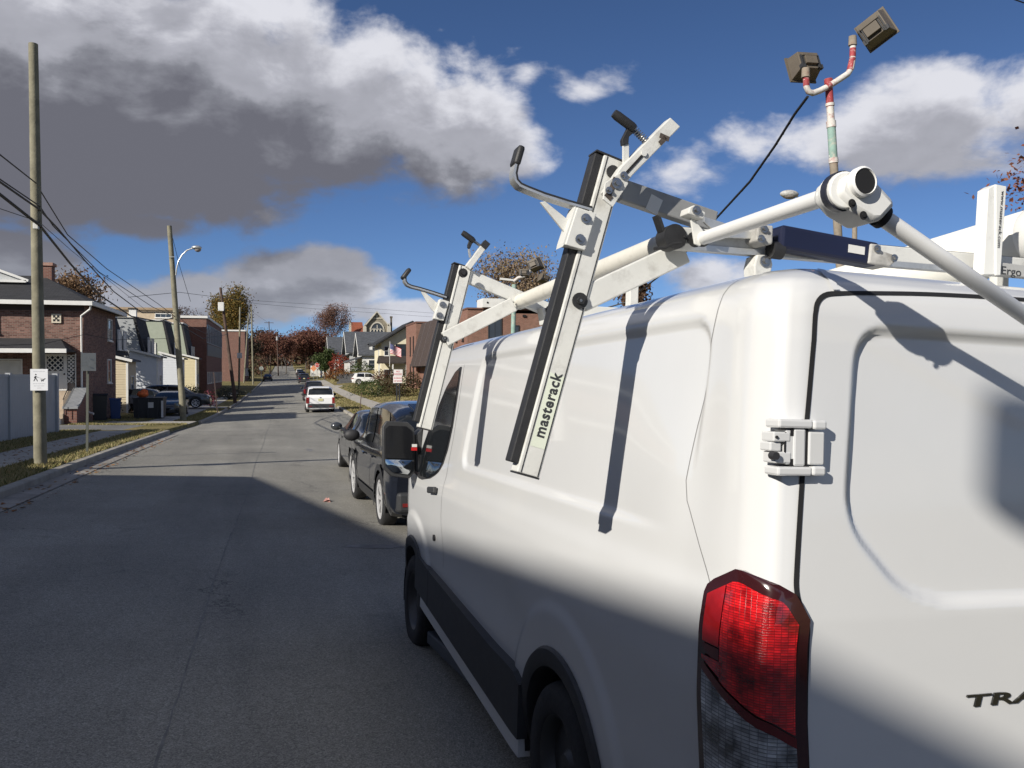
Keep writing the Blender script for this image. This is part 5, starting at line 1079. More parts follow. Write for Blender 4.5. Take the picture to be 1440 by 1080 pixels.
def mansard_house(label, y0, y1, side, front, porch, xf=-10.3, xp=-9.25, top=5.45, yp=None, pz=(2.95, 2.35), win=M_curtain, chim=True, roofm=None):
    g = gz(-10, y0); b = Bld('mansard_house', label, 'house', (xf, y0, g), 'mansard roofed houses along the left side'); wl_ = b.box('wall', side, -22, xf, y0, y1, g - .4, 3.0)
    u = MB(); u.prism([V(-22, y0 + .01, 3.001), V(xf, y0 + .01, 3.001), V(xf - .7, y0 + .01, top), V(-22, y0 + .01, top)], V(0, y1 - y0 - .02, 0)); b.part('upper_wall', u, side)
    m = MB(); m.prism([V(xf + .12, y0 - .1, 2.9), V(xf + .30, y0 - .1, 2.9), V(xf - .50, y0 - .1, top + .06), V(xf - .72, y0 - .1, top + .06)], V(0, y1 - y0 + .2, 0)); mo = b.part('mansard_roof', m, roofm or M_roofdark)
    c = MB(); c.bx(-22.1, xf - .45, y0 - .12, y1 + .12, top + .061, top + .17); b.part('cornice', c, M_white_trim)
    for k in range(2): b.window((xf + .28, y0 + (y1 - y0) * (.3 + .4 * k), 3.9), (1, 0, 0), 1.0, 1.3, 1, 2, gm=win)
    b.window((xf - 1.75, y0, 3.75), (0, -1, 0), .95, 1.5, 1, 2, gm=win); b.window((xf + .0, y0 + (y1 - y0) * .5, 1.2), (1, 0, 0), 1.5, 1.3, 3, 1)
    if chim: co_ = b.box('chimney', mat('whitewash', (.6, .6, .58), rough=.8, var=.1), xf - 1.1, xf - .55, y0 + .5, y0 + 1.0, top, top + .75); b.box('chimney_cap', M_roofdark, xf - 1.16, xf - .49, y0 + .44, y0 + 1.06, top + .751, top + .84, parent=co_)
    yp = y0 + .3 if yp is None else yp; zt = lambda x: float(np.interp(x, [xf - .9, xp], pz)); q = MB(); q.prism([V(xf - .9, yp, g - .3), V(xp, yp, g - .3), V(xp, yp, zt(xp)), V(xf - .9, yp, zt(xf - .9))], V(0, 2.9, 0)); pw = b.part('porch_wall', q, porch)
    boards(b, pw, porch, xf - .9, xp, yp, g - .1, zt); cb_ = MB(); cb_.bx(xp - .10, xp + .03, yp - .045, yp + .1, g - .3, zt(xp) - .03); b.part('corner_board', cb_, M_white_trim, parent=pw)
    rf = MB(); rf.prism([V(xf - 1.0, yp - .22, pz[0] + .08), V(xp + .3, yp - .22, zt(xp) - .06), V(xp + .3, yp - .22, zt(xp) + .06), V(xf - 1.0, yp - .22, pz[0] + .22)], V(0, 3.3, 0)); pf = b.part('porch_roof', rf, M_roofgrey); fc_ = MB(); fc_.beam(V(xf - 1.0, yp - .25, pz[0] + .13), V(xp + .32, yp - .25, zt(xp) - .0), .05, .17); b.part('fascia', fc_, M_white_trim, parent=pf)
    b.window((xp, yp + 1.4, 1.0), (1, 0, 0), 1.0, 1.1, 1, 2); b.box('door', M_white_trim, xf - .02, xf + .04, y1 - 1.4, y1 - .5, g + .3, 2.2); return b
mansard_house('nearest pale grey house with beige side porch and dark mansard next to the brick house', 54.6, 59.0, M_sidinggrey, M_roofdark, M_sidingbeige, yp=54.2, xf=-11.1, xp=-10.0, pz=(2.95, 2.5))
mansard_house('house with bright white side porch between the beige porch house and the sage one', 67.4, 72.0, M_sidinggrey, M_roofdark, M_sidingwhite, yp=67.0, pz=(3.45, 2.95), top=6.0, xf=-11.2, xp=-10.0)
mansard_house('sage green house with mansard roof behind the lamp post', 80.0, 84.5, M_sidinggreen, M_roofdark, M_sidingwhite, yp=79.7, pz=(3.5, 3.0), top=6.5, xf=-10.7, xp=-9.7, chim=False)
mansard_house('cream porch house next to the flat roofed brick building', 92.0, 96.5, M_sidinggreen, M_roofdark, M_cream, yp=91.7, pz=(3.6, 3.2), top=6.9, xf=-10.4, xp=-9.5, win=M_cream, chim=False)
# ---- flat roofed brick blocks further on
def brick_block(label, x0, x1, y0, y1, top, brick, group='flat roofed brick blocks on the left', glass=True):
    g = gz(x1, y0); b = Bld('brick_building', label, 'building', (x1, y0, g), group); b.box('wall', brick, x0, x1, y0, y1, g - .5, top); c = MB(); c.bx(x0 - .1, x1 + .15, y0 - .15, y1 + .15, top + .001, top + .28); b.part('parapet', c, M_white_trim)
    n = int((y1 - y0) / 2.4)
    if glass:
        for k in range(n): b.window((x1, y0 + 1.2 + 2.4 * k, top - 1.75), (1, 0, 0), 2.1, 2.2, 2, 1, gm=mat('pale_blue_glass', (.16, .22, .28), rough=.1, var=.2), fm=mat('grey_mullion', (.25, .27, .28), rough=.5))
        b.box('spandrel', mat('dark_spandrel', (.05, .055, .06), rough=.5), x1, x1 + .06, y0 + .4, y1 - .4, top - 4.4, top - 3.0)
    for k in range(n): b.window((x1, y0 + 1.2 + 2.4 * k, g + 1.8), (1, 0, 0), 1.1, 1.4, 1, 2)
    return b
brick_block('flat roofed red brick building with a glazed upper floor beyond the mansard roofed houses', -26, -9.2, 101, 125, 8.1, M_brick2)
brick_block('farther low brick block with a white parapet near the leaning pole', -22, -7.4, 160, 176, 9.3, M_brick2, glass=False)
ph = Bld('rooftop_house', 'tan gabled rooftop with a dark slot window above the mansard roofed houses', 'house', (-16, 92, gz(-16, 92))); ph.box('wall', mat('tan_stucco', (.42, .34, .24), rough=.85), -20, -12.2, 94, 99, gz(-16, 92), 8.6); q = MB(); q.bx(-20.3, -11.9, 93.7, 99.3, 8.601, 8.85); ph.part('roof', q, mat('tan_roof', (.30, .22, .14), rough=.9)); ph.window((-13.4, 94, 8.0), (0, -1, 0), 1.8, .5, 3, 1)
# ---- building out of frame at the near left corner (its roof edge throws the big shadow on the road)
cbn = Bld('corner_building', 'large low gabled corner building just outside the left edge, shading the road', 'building', (-20, -4, 0.3)); keep(cbn.t); bx_ = -12.0; v2w = lambda q: VO + q[0] * VL + q[1] * VF + q[2] * VU
Q1, Q2 = [(lambda P: P - SUN * ((P[0] - bx_) / SUN[0]))(v2w(body(*locate(*px_)))) for px_ in ((655, 795), (985, 915))]; SLOPE = (Q2[2] - Q1[2]) / (Q1[1] - Q2[1])
gy = 18.1; P0 = V(0, gy, float(road_z(-.9, gy))); h_ = (Q1[2] + (Q1[1]) * SLOPE - P0[2] - SLOPE * gy) / (1 + SLOPE * SUN[1] / SUN[2]); BP = V(bx_, gy + h_ * SUN[1] / SUN[2], P0[2] + h_)
pk = BP + V(0, -24.0, 24.0 * SLOPE); e2 = BP + V(0, -48.0, 0); wl2 = MB(); gg = -1.0
wl2.prism([V(BP[0], BP[1], gg), V(BP[0], e2[1], gg), e2, pk, BP], V(-16, 0, 0)); cbn.part('wall', wl2, M_brick)
rr2 = MB()
for p, q in ((BP, pk), (pk, e2)): rr2.add([p + V(.02, 0, .02), q + V(.02, 0, .02), q + V(-16.2, 0, .02), p + V(-16.2, 0, .02), p + V(.02, 0, .1), q + V(.02, 0, .1), q + V(-16.2, 0, .1), p + V(-16.2, 0, .1)], [(0, 1, 2, 3), (4, 7, 6, 5), (0, 4, 5, 1), (1, 5, 6, 2), (2, 6, 7, 3), (3, 7, 4, 0)])
cbn.part('roof', rr2, M_roofdark)
for k in range(4): cbn.window((BP[0], BP[1] - 4 - 7 * k, 2.2), (1, 0, 0), 1.6, 1.6, 2, 2)
# ---- utility poles
M_pole = mat('weathered_pole', (.20, .185, .13), rough=.95, var=.3, scale=3.5, bump=.5, bscale=22); M_pole2 = mat('brown_pole', (.085, .055, .042), rough=.95, var=.3, scale=3.5, bump=.4, bscale=22)
def pole(label, base, top, r0, r1, m, extras=None, name='utility_pole'):
    b = V(*base); t = thing(name, label, 'utility pole', b, 0, 'wooden utility poles'); mb = MB(); n = 9; pts = [V(*(b + (V(*top) - b) * k / n)) - b for k in range(n + 1)]; pts[0] = pts[0] - V(0, 0, .3); mb.tube(pts, list(np.linspace(r0, r1, n + 1)), 14); mb.build('post', m, t, 60); return t, b
tp1, pb1 = pole('tall weathered grey green pole with the dog sign at the left', spot(56, 17.4), atl(51, 65, 17.4), .128, .090, M_pole)
bk = MB(); q = atl(55, 320, 17.3) - pb1; bk.bx(q[0] - .05, q[0] + .05, q[1] - .16, q[1] - .06, q[2] - .06, q[2] + .06); bk.build('bracket', M_rackwhite, tp1, bevel=.01)
p2b = spot(258, 43.5); p2t = atl(240, 319, 43.5); tp2, pb2 = pole('weathered pole carrying the curved street lamp', p2b, p2t, .17, .12, M_pole)
arm = MB(); A = atl(249, 388, 43.4) - pb2; pts = [A + V(0, -.15, 0)] + [atl(x, y, 43.2) - pb2 for x, y in ((249.5, 378), (252, 368), (257, 359), (264, 352), (272, 349))]; arm.tube(pts, .035, 8); arm.build('lamp_arm', M_alu, tp2, 60)
lh = MB(); c_ = atl(277, 349, 43.2) - pb2; lh.ball(c_ + V(0, 0, .04), .24, 14, 8, (1.1, .9, .45)); lh.build('lamp_head', M_alu, tp2, 60); lh = MB(); lh.ball(c_ + V(.06, 0, -.05), .17, 12, 8, (1, .9, .8)); lh.build('lamp_glass', mat('lamp_bowl', (.25, .22, .2), rough=.2), tp2, 60)
br1 = MB(); br1.beam(atl(239, 362, 43.3) - pb2, atl(247, 362, 43.3) - pb2, .03, .03); br1.build('pole_step', M_alu, tp2)
tp3, pb3 = pole('dark brown pole leaning left with a white box', spot(331, 75), atl(311, 405, 75), .17, .11, M_pole2); w_ = MB(); q = atl(312, 432, 74.7) - pb3; w_.bx(q[0] - .25, q[0] + .25, q[1] - .35, q[1], q[2] - .38, q[2] + .38); w_.build('meter_box', M_white_trim, tp3, bevel=.03)
tp4, pb4 = pole('pale thin pole with a white square notice, left of a close pair', spot(336, 116), atl(338, 432, 116), .15, .11, M_pole); w_ = MB(); q = atl(337, 500, 115.7) - pb4; w_.bx(q[0] - .33, q[0] + .33, q[1] - .05, q[1], q[2] - .36, q[2] + .36); w_.build('notice', M_white_trim, tp4)
tp5, pb5 = pole('pale grey pole, right of a close pair, at the kerb', spot(356, 140), atl(354, 431, 140), .16, .11, M_pole)
tp6, pb6 = pole('slanting pole brace between the close pair of poles', spot(343, 150), atl(350, 440, 150), .14, .10, M_pole)
tp7, pb7 = pole('far pole with a wide cross arm past the junction', spot(381, 240), atl(378.5, 452, 240), .16, .12, M_pole2); w_ = MB(); q = atl(378.5, 454, 240) - pb7; w_.beam(q + V(-1.3, 0, 0), q + V(1.3, 0, 0), .14, .14); w_.build('cross_arm', M_pole2, tp7)
tp8, pb8 = pole('far short pole with a transformer can past the junction', spot(391.5, 220), atl(389.5, 467, 220), .17, .12, M_pole2); w_ = MB(); q = atl(390, 476, 219.6) - pb8; w_.cyl(q - V(0, 0, .5), q + V(0, 0, .5), .3, n=14); w_.build('transformer', mat('grey_can', (.3, .31, .32), rough=.5), tp8, 40)
st_ = thing('bare_stake', 'thin dark bare signpost stake by the left kerb past the lamp pole', 'post', spot(306, 55)); q0 = spot(306, 55); m = MB(); m.beam(V(0, 0, -.2), atl(300.5, 524, 55) - q0, .07, .05, (0, 1, 0)); m.build('stake', mat('rusty_steel', (.06, .04, .035), rough=.8, var=.3), st_)
# unseen pole added behind the viewer; its small transformer shades the rear door
TP = VO + np.array([1.0, -4.33, 1.70]) @ np.stack([VL, VF, VU]); TC = TP - SUN * ((TP[0] + 5.0) / SUN[0]); pb = V(TC[0] + .50, TC[1] - .05, 0); pb[2] = float(land_z(pb[0], pb[1]))
shade_pole = thing('utility_pole', 'unseen pole added outside the left edge, its small grey transformer shading the van door', 'utility pole', pb, 0, 'wooden utility poles'); keep(shade_pole); m = MB(); m.tube([V(0, 0, -.3), V(0, 0, 4.5), V(0, 0, 9)], [.15, .13, .10], 14); m.build('post', M_pole, shade_pole, 60)
m = MB(); c = TC - pb; m.lathe([(0, -.17), (.12, -.17), (.12, .14), (.08, .18), (0, .19)], c, n=18); m.build('transformer', mat('grey_can', (.3, .31, .32), rough=.5), shade_pole, 40); m = MB(); m.beam(V(-.05, 0, c[2]), c + V(.1, 0, 0), .06, .08); m.build('bracket', M_trim, shade_pole)
# wires strung along the poles
M_wire = mat('black_wire', (.012, .012, .013), rough=.6)
def wire(label, pts, r, group='overhead wires along the left poles', sag=0.0, name='overhead_wire', true=False):
    P = []
    for i in range(len(pts) - 1):
        a_, b_ = V(*pts[i]), V(*pts[i + 1]); n = 14
        for k in range(n + (i == len(pts) - 2)): t = k / n; P.append(a_ + (b_ - a_) * t - V(0, 0, sag * 4 * t * (1 - t)))
    mb = MB(); o = P[0]; mb.tube([p - o for p in P], r, 5); w = mb.build(name, M_wire, None, 60, uv=False); w.location = tuple(o); 
    if true: keep(w)
    return tag(w, label, 'wire', group)
L_ = lambda x, y, Y: at(x, y, KY * Y)
PT = lambda z: pb + V(0, .1, z)
wire('thick black cable, lowest of the bundle, sagging past the brick house roof', [PT(8.4), L_(-40, 242, 13.6), L_(57, 318, 17.3), L_(100, 372, 23), L_(140, 415, 29), L_(185, 445, 36), L_(222, 452, 40), L_(244, 447, 43.3)], .028, true=True)
wire('thick black cable that meets the pole just above the bracket', [PT(8.6), L_(-40, 228, 13.6), L_(56, 295, 17.3), L_(82, 322, 20), L_(120, 367, 26), L_(160, 410, 32), L_(200, 440, 39), L_(246, 440, 43.3)], .020, true=True)
wire('thin wire on the upper left running straight to the lamp pole', [PT(8.9), L_(-40, 186, 13.6), L_(50, 257, 17.3), L_(95, 330, 22), L_(150, 378, 29), L_(222, 427, 39), L_(246, 445, 43.3)], .013, true=True)
wire('thin wire from high on the pole down to the lamp pole', [PT(8.7), L_(-40, 225, 13.6), L_(56, 290, 17.3), L_(75, 318, 20), L_(140, 383, 28), L_(215, 432, 38), L_(247, 446, 43.3)], .013, true=True)
wire('faint thin wire at the far left below the bundle', [PT(8.2), L_(-40, 280, 13.6), L_(55, 312, 17.3), L_(100, 352, 24), L_(150, 392, 31), L_(210, 440, 40)], .007, true=True)
wire('cable sagging from the lamp pole towards the leaning pole', [L_(246, 447, 43.4), L_(262, 462, 50), L_(285, 476, 60), L_(321, 470, 75)], .022, true=True)
wire('upper cable from the lamp pole towards the leaning pole', [L_(246, 440, 43.4), L_(265, 458, 52), L_(292, 470, 62), L_(320, 460, 75)], .016, true=True)
wire('slack guy wire hanging from the top of the lamp pole', [L_(243, 335, 43.4), L_(252, 372, 43.9), L_(262, 405, 44.5), L_(268, 424, 45)], .012, true=True)
wire('long wire crossing the street high over the far junction', [L_(180, 418, 60), L_(252, 411, 66), L_(330, 421, 105), L_(440, 428, 140), L_(700, 447, 150)], .018, true=True)
wire('second wire crossing the street just under the high one', [L_(312, 416, 75), L_(360, 427, 110), L_(440, 434, 140), L_(700, 452, 150)], .018, true=True)
wire('low wire drawn across the brick house front', [L_(-60, 487, 33), L_(60, 484, 36), L_(120, 470, 40), L_(160, 478, 41), L_(240, 476, 43.3)], .012, true=True)
wire('wire strung between the close pair of poles and the far cross arm', [L_(338, 440, 116), L_(354, 438, 140), L_(379, 455, 240)], .018, true=True)
# ---- signs
sg = Bld('dog_sign', 'white notice with a walking man and a dog nailed to the tall pole', 'sign', atl(55, 534, 17.24)); c = atl(55, 534, 17.24); sb = MB(); sb.boxf((0, 0, 0), (.160, 0, 0), (0, .006, 0), (0, 0, .217)); sb.build('board', mat('sign_white', (.74, .75, .76), rough=.5, var=.03), sg.t)
M_print = bpy.data.materials['print_black']; ic = MB(); Z = lambda x, y: V(x, -.0075, y)
def stroke(mb, pts, w):
    for a_, b_ in zip(pts[:-1], pts[1:]): mb.beam(Z(*a_), Z(*b_), .002, w, nrm(np.cross(Z(*b_) - Z(*a_), (0, 1, 0))))
stroke(ic, [(-.062, .075), (-.066, .035)], .026); stroke(ic, [(-.066, .035), (-.082, .0), (-.098, -.030)], .013); stroke(ic, [(-.064, .035), (-.044, .008), (-.030, -.030)], .013); stroke(ic, [(-.058, .07), (-.035, .055), (-.012, .045)], .009); stroke(ic, [(-.068, .07), (-.086, .05), (-.084, .03)], .009)
ic.lathe([(0, 0), (.013, 0), (.013, .002)], Z(-.060, .105), (0, -1, 0), 14); ic.build('walking_man', M_print, sg.t)
dg = MB(); stroke(dg, [(.040, -.008), (.085, -.004)], .024); stroke(dg, [(.085, .0), (.102, .022)], .014); stroke(dg, [(.100, .022), (.122, .020)], .011); stroke(dg, [(.044, -.012), (.040, -.034)], .007); stroke(dg, [(.054, -.012), (.052, -.034)], .007); stroke(dg, [(.080, -.012), (.079, -.034)], .007); stroke(dg, [(.040, -.002), (.030, .012)], .006); stroke(dg, [(-.012, .045), (.09, .012)], .003); dg.build('dog', M_print, sg.t)
M_greyprint = mat('print_grey', (.34, .35, .36), rough=.6)
for i, (txt, y, s) in enumerate((('PLEASE CLEAN UP', .158, .026), ('AFTER YOUR DOG', -.088, .026), ('KEEP OUR STREET', -.133, .024), ('CLEAN', -.175, .026))): text_mesh(txt, s, 'printed_word', M_greyprint, sg.t, frame_mat(V(0, -.0065, y), (1, 0, 0), (0, 0, 1)), extrude=.0002, align='CENTER', sx=1.0)
rs = thing('road_sign', 'back of a small grey road sign on a steel post in the near verge', 'sign', spot(121.5, 20.5)); b_ = spot(121.5, 20.5); M_galv = mat('galvanised', (.27, .28, .27), rough=.5, metal=.5, var=.15, scale=8); m = MB(); m.beam(V(0, 0, -.2), atl(123.5, 497, 20.5) - b_, .055, .03, (0, 1, 0)); m.build('post', mat('olive_post', (.10, .105, .085), rough=.6, metal=.2), rs)
q = atl(124.5, 509, 20.46) - b_; m = MB(); m.boxf(q, (.15, .06, 0), (0, .003, 0), (0, 0, .215)); m.build('plate', M_galv, rs, bevel=.001); m = MB(); m.cyl(q + V(0, -.03, .1), q + V(0, -.02, .1), .012); m.cyl(q + V(0, -.03, -.1), q + V(0, -.02, -.1), .012); m.build('bolts', M_steel, rs)
for px, Y, lab, grp in ((367.5, 150, 'round pale back of a stop sign on the far left corner', None),):
    b_ = spot(px, Y); t = thing('stop_sign', lab, 'sign', b_); m = MB(); m.beam(V(0, 0, -.2), V(0, 0, 2.6), .07, .05, (0, 1, 0)); m.build('post', M_galv, t); m = MB(); c = V(.0, -.05, 2.55); m.prism([c + V(.42 * math.cos(a), 0, .42 * math.sin(a)) for a in [math.pi / 8 + k * math.pi / 4 for k in range(8)]], V(0, .02, 0)); m.build('plate', mat('pale_sign_back', (.42, .44, .38), rough=.6), t)
# ---- bins, crates by the houses
def bin_(label, x, y, m, hh=1.05, w=.55, group='wheelie bins beside the brick house'):
    t = thing('wheelie_bin', label, 'bin', (x, y, gz(x, y)), .2, group); b = MB(); b.add([V(sx * w * (.40 if z < .1 else .5), sy * w * (.40 if z < .1 else .5), z) for z in (.06, hh) for sx, sy in ((-1, -1), (1, -1), (1, 1), (-1, 1))], [(3, 2, 1, 0), (4, 5, 6, 7), (0, 1, 5, 4), (1, 2, 6, 5), (2, 3, 7, 6), (3, 0, 4, 7)]); b.build('bin_body', m, t, bevel=.02); l = MB(); l.prism([V(-w * .54, -w * .55, hh + .002), V(-w * .54, w * .55, hh + .002), V(-w * .54, w * .5, hh + .07), V(-w * .54, -w * .3, hh + .1)], V(w * 1.08, 0, 0)); l.build('lid', m, t, bevel=.01)
    for s in (-1, 1): k = MB(); k.cyl((s * w * .42, w * .42, .1), (s * w * .5, w * .42, .1), .1, n=14); k.build('wheel', M_tyre, t, 40)
    return t
bin_('blue wheelie bin against the shaded brick house wall', (162 - 400) * 45 / 1200, 45, mat('blue_plastic', (.02, .05, .16), rough=.5)); bin_('dark wheelie bin against the shaded brick house wall', (140 - 400) * 43 / 1200, 43, mat('black_bin', (.02, .022, .022), rough=.5), 1.3, .7)
sk = thing('black_skip', 'black open skip box with a pale label and an orange sack on top', 'skip', (-7.35, 46.6, gz(-7.3, 46.6))); b = MB(); P = []
for z, k in ((.05, .94), (1.12, 1.0)): P += [V(-.78 * k, -.7 * k, z), V(.78 * k, -.7 * k, z), V(.78 * k, .7 * k, z), V(-.78 * k, .7 * k, z)]
b.add(P, [(3, 2, 1, 0), (0, 1, 5, 4), (1, 2, 6, 5), (2, 3, 7, 6), (3, 0, 4, 7)]); b.add([V(-.72, -.64, 1.11), V(.72, -.64, 1.11), V(.72, .64, 1.11), V(-.72, .64, 1.11), V(-.72, -.64, .5), V(.72, -.64, .5), V(.72, .64, .5), V(-.72, .64, .5)], [(0, 4, 5, 1), (1, 5, 6, 2), (2, 6, 7, 3), (3, 7, 4, 0), (4, 7, 6, 5)]); b.build('skip_body', M_trim, sk)
for x in (-.5, 0, .5): k = MB(); k.bx(x - .035, x + .035, -.76, -.69, .06, 1.1); k.build('rib', M_trim, sk)
k = MB(); k.bx(-.82, .82, -.74, .74, 1.121, 1.17); k.f = [f for f in k.f]; k.build('rim', M_trim, sk); k = MB(); k.bx(.02, .30, -.775, -.765, .62, .92); k.build('pale_label', M_curtain, sk); k = MB(); k.bx(.70, .80, -.80, -.71, .1, 1.0); k.build('corner_post', M_white_trim, sk)
osk = thing('orange_sack', 'bright orange sack lying on top of the black skip', 'sack', (-7.75, 46.6, gz(-7.3, 46.6) + 1.17)); k = MB(); k.ball((0, 0, .16), .3, 12, 8, (1.0, .8, .65)); k.ball((.08, .0, .28), .2, 10, 6, (1, .8, .8)); rj = np.random.default_rng(4); k.v = [tuple(V(*p) * (1 + rj.normal(0, .04))) for p in k.v]; k.build('sack_body', mat('orange_cloth', (.75, .16, .04), rough=.7, var=.3, scale=8), osk, 60)
shrub('maroon_bush', 'small maroon bush at the end of the left driveway', spot(296, 66), .5, 1.3, [(.16, .03, .05), (.22, .06, .08), (.10, .03, .03)], 71, 500, .06)
shrub('low_hedge', 'dull grey green clipped low hedge by the far left pavement', spot(322, 84), 1.4, 1.1, [(.06, .065, .05), (.09, .09, .07), (.05, .05, .04)], 72, 1200, .08)
shrub('dark_hedge', 'dark hedge under the cream porch house', spot(262, 74), 1.6, 1.5, GREEN, 73, 1200, .08)

# ================================================================= right side of the street
# ---- long brick building with dark slanted awning panels
gR = gz(13, 76); lb = Bld('long_brick_building', 'long orange brick building with dark slanted window panels beyond the van', 'building', (17, 77, gR)); TOP = 6.5
lb.box('wall', M_brick3, 13.0, 15.0, 85.7, 93.0, gR - .8, TOP + .1); lb.box('wall', M_brick3, 14.2, 30, 60.7, 92.8, gR - .8, 6.0); lb.box('wall', M_brick3, 13.0, 14.19, 60.7, 66.0, gR - .8, 6.25); lb.box('wall', M_brick3, 13.4, 14.19, 66.01, 85.69, gR - .8, 2.6)
M_awn = mat('brown_metal_panel', (.085, .065, .058), rough=.55, var=.12, scale=2)
for k in range(6):
    y0, y1 = 66.15 + k * 3.25, 66.15 + (k + 1) * 3.25 - .35; q = MB(); q.prism([V(12.3, y0, 2.3), V(12.3 - .0, y1, 2.3), V(13.5, y1, TOP), V(13.5, y0, TOP)], V(.5, 0, 0)); po = lb.part('awning_panel', q, M_awn)
    for j in range(1, 6): s_ = MB(); yy = y0 + (y1 - y0) * j / 6; s_.beam(V(12.28, yy, 2.32), V(13.48, yy, TOP), .04, .05, (-1, 0, 0)); lb.part('seam', s_, M_awn, parent=po)
    w_ = MB(); w_.prism([V(12.75, y1 + .02, 2.5), V(12.75, y1 + .33, 2.5), V(13.55, y1 + .33, 5.6), V(13.55, y1 + .02, 5.6)], V(.1, 0, 0)); lb.part('slot_window', w_, M_gap); lb.box('soffit', M_gap, 12.5, 13.39, y0 + .02, y1 - .02, 2.2, 2.28, parent=po)
cp_ = MB(); cp_.bx(12.95, 15.05, 85.6, 93.05, TOP + .101, TOP + .25); lb.part('coping', cp_, mat('brown_coping', (.14, .07, .05), rough=.7)); cp_ = MB(); cp_.bx(12.95, 30.05, 60.6, 66.02, 6.251, 6.36); lb.part('coping', cp_, mat('brown_coping', (.14, .07, .05), rough=.7))
for y in (62.2, 64.6): lb.window((13.0, y, 4.7), (-1, 0, 0), .45, 1.3, 1, 2, fm=M_gap)
for y in (87.4, 89.6): lb.window((13.0, y, 4.4), (-1, 0, 0), .45, 1.9, 1, 2, fm=M_gap); lb.window((13.0, y, 1.6), (-1, 0, 0), .45, 1.9, 1, 2, fm=M_gap)
lb.window(((698 - 400) * 60.7 / 1200, 60.7, 4.9), (0, -1, 0), 1.05, 1.5, 2, 1, fm=mat('dark_frame', (.03, .032, .035), rough=.5)); lb.window(((730 - 400) * 60.7 / 1200, 60.7, 4.85), (0, -1, 0), .5, .6, 1, 1, fm=bpy.data.materials['dark_frame'])
q = atl(699, 430.5, 60); hv = MB(); hv.bx(q[0] - .9, q[0] + .75, 60.2, 62.2, 6.37, 7.0); u_ = lb.part('roof_unit', hv, M_white_trim); hv = MB(); hv.cyl((q[0] - .55, 60.2, 6.7), (q[0] - .55, 60.17, 6.7), .07); lb.part('unit_hole', hv, M_gap, parent=u_)
lb.box('roof_unit', mat('grey_unit', (.22, .24, .25), rough=.5), q[0] + .8, q[0] + 5.0, 60.4, 63, 6.37, 6.75)
for x in (14.6, 17.2, 19.6): l_ = MB(); l_.bx(x, x + .25, 60.6, 60.69, 5.75, 5.9); lb.part('wall_lamp', l_, M_gap)
for y in (63.0,): b_ = MB(); b_.bx(12.9, 12.99, y, y + .9, -.1, 1.0); lb.part('pale_notice', b_, M_curtain)
# ---- cream house with the flag
gC = gz(13, 105); ch = Bld('cream_house', 'cream two storey house with dark gable roof and a flag on its porch', 'house', (14, 106, gC)); ch.box('wall', M_cream_h if False else mat('cream_stucco', (.66, .60, .43), rough=.8, var=.05), 11.75, 19.5, 104, 112, gC - .8, 5.3); q = MB(); q.prism([V(11.75, 104.01, 5.301), V(19.5, 104.01, 5.301), V(15.6, 104.01, 7.6)], V(0, 7.98, 0)); ch.part('gable_wall', q, bpy.data.materials['cream_stucco'])
for s, xa, xb in ((1, 11.0, 15.6), (-1, 20.2, 15.6)): q = MB(); q.prism([V(xa, 103.2, 4.95), V(xb, 103.2, 7.75), V(xb, 103.2, 7.98), V(xa, 103.2, 5.15)], V(0, 9.6, 0)); ch.part('roof', q, M_roofdark)
q = MB(); q.prism([V(11.0, 102.3, 2.75), V(14.9, 102.3, 2.75), V(14.9, 104, 3.6), V(11.4, 104, 3.6)], V(0, 0, .12)); pr_ = ch.part('porch_roof', q, M_roofbrown)
for x in (11.3, 13.0, 14.7): ch.box('porch_post', M_white_trim, x - .08, x + .08, 102.4, 102.56, gC - .3, 2.74)
ch.window((14.2, 104, 4.35), (0, -1, 0), 1.3, 1.6, 2, 2, fm=M_gap); ch.window((12.4, 104, 4.3), (0, -1, 0), .6, 1.2, 1, 2); ch.window((12.5, 104, 1.4), (0, -1, 0), .9, 1.4, 1, 2); ch.box('garage_door', mat('cream_door', (.70, .64, .48), rough=.7), 13.4, 15.2, 103.93, 103.99, gC + .2, 2.4); ch.window((11.75, 106.5, 4.2), (-1, 0, 0), 1.0, 1.4, 1, 2)
fl = Bld('flag', 'striped flag hanging from a slanting pole at the cream house porch', 'flag', atl(548, 500, 101)); c = atl(548, 500, 101); q = MB(); q.cyl(c + V(0, 0, -1.3), atl(548.5, 480, 100.9), .03, n=8); fl.part('pole', q, M_white_trim, 60)
f0 = atl(548.6, 483, 100.9); n_ = 13; hgt = 1.15
for k in range(n_):
    P = []
    for j in range(9): t = j / 8; P.append([f0 + V(1.35 * t, -.12 * math.sin(t * 7), -.62 * t - hgt * (k + e) / n_ * (1 - .12 * t)) for e in (0, 1)])
    q = MB(); q.grid(P); fl.part('stripe', q, mat('flag_red', (.45, .03, .04), rough=.8) if k % 2 == 0 else mat('flag_white', (.72, .70, .70), rough=.8))
P = []
for j in range(5): t = j / 8 * .8; P.append([f0 + V(1.35 * t, -.12 * math.sin(t * 7) - .015, -.62 * t - hgt * e * .54) for e in (0, 1)])
q = MB(); q.grid(P); ca_ = fl.part('canton', q, mat('flag_blue', (.03, .04, .14), rough=.8))
q = MB()
for a_ in range(5):
    for b_ in range(4): t = .04 + a_ * .075; q.ball(f0 + V(1.35 * t, -.12 * math.sin(t * 7) - .02, -.62 * t - hgt * (.07 + .13 * b_)), .022, 6, 4)
fl.part('stars', q, bpy.data.materials['flag_white'], parent=ca_, kind='stuff')
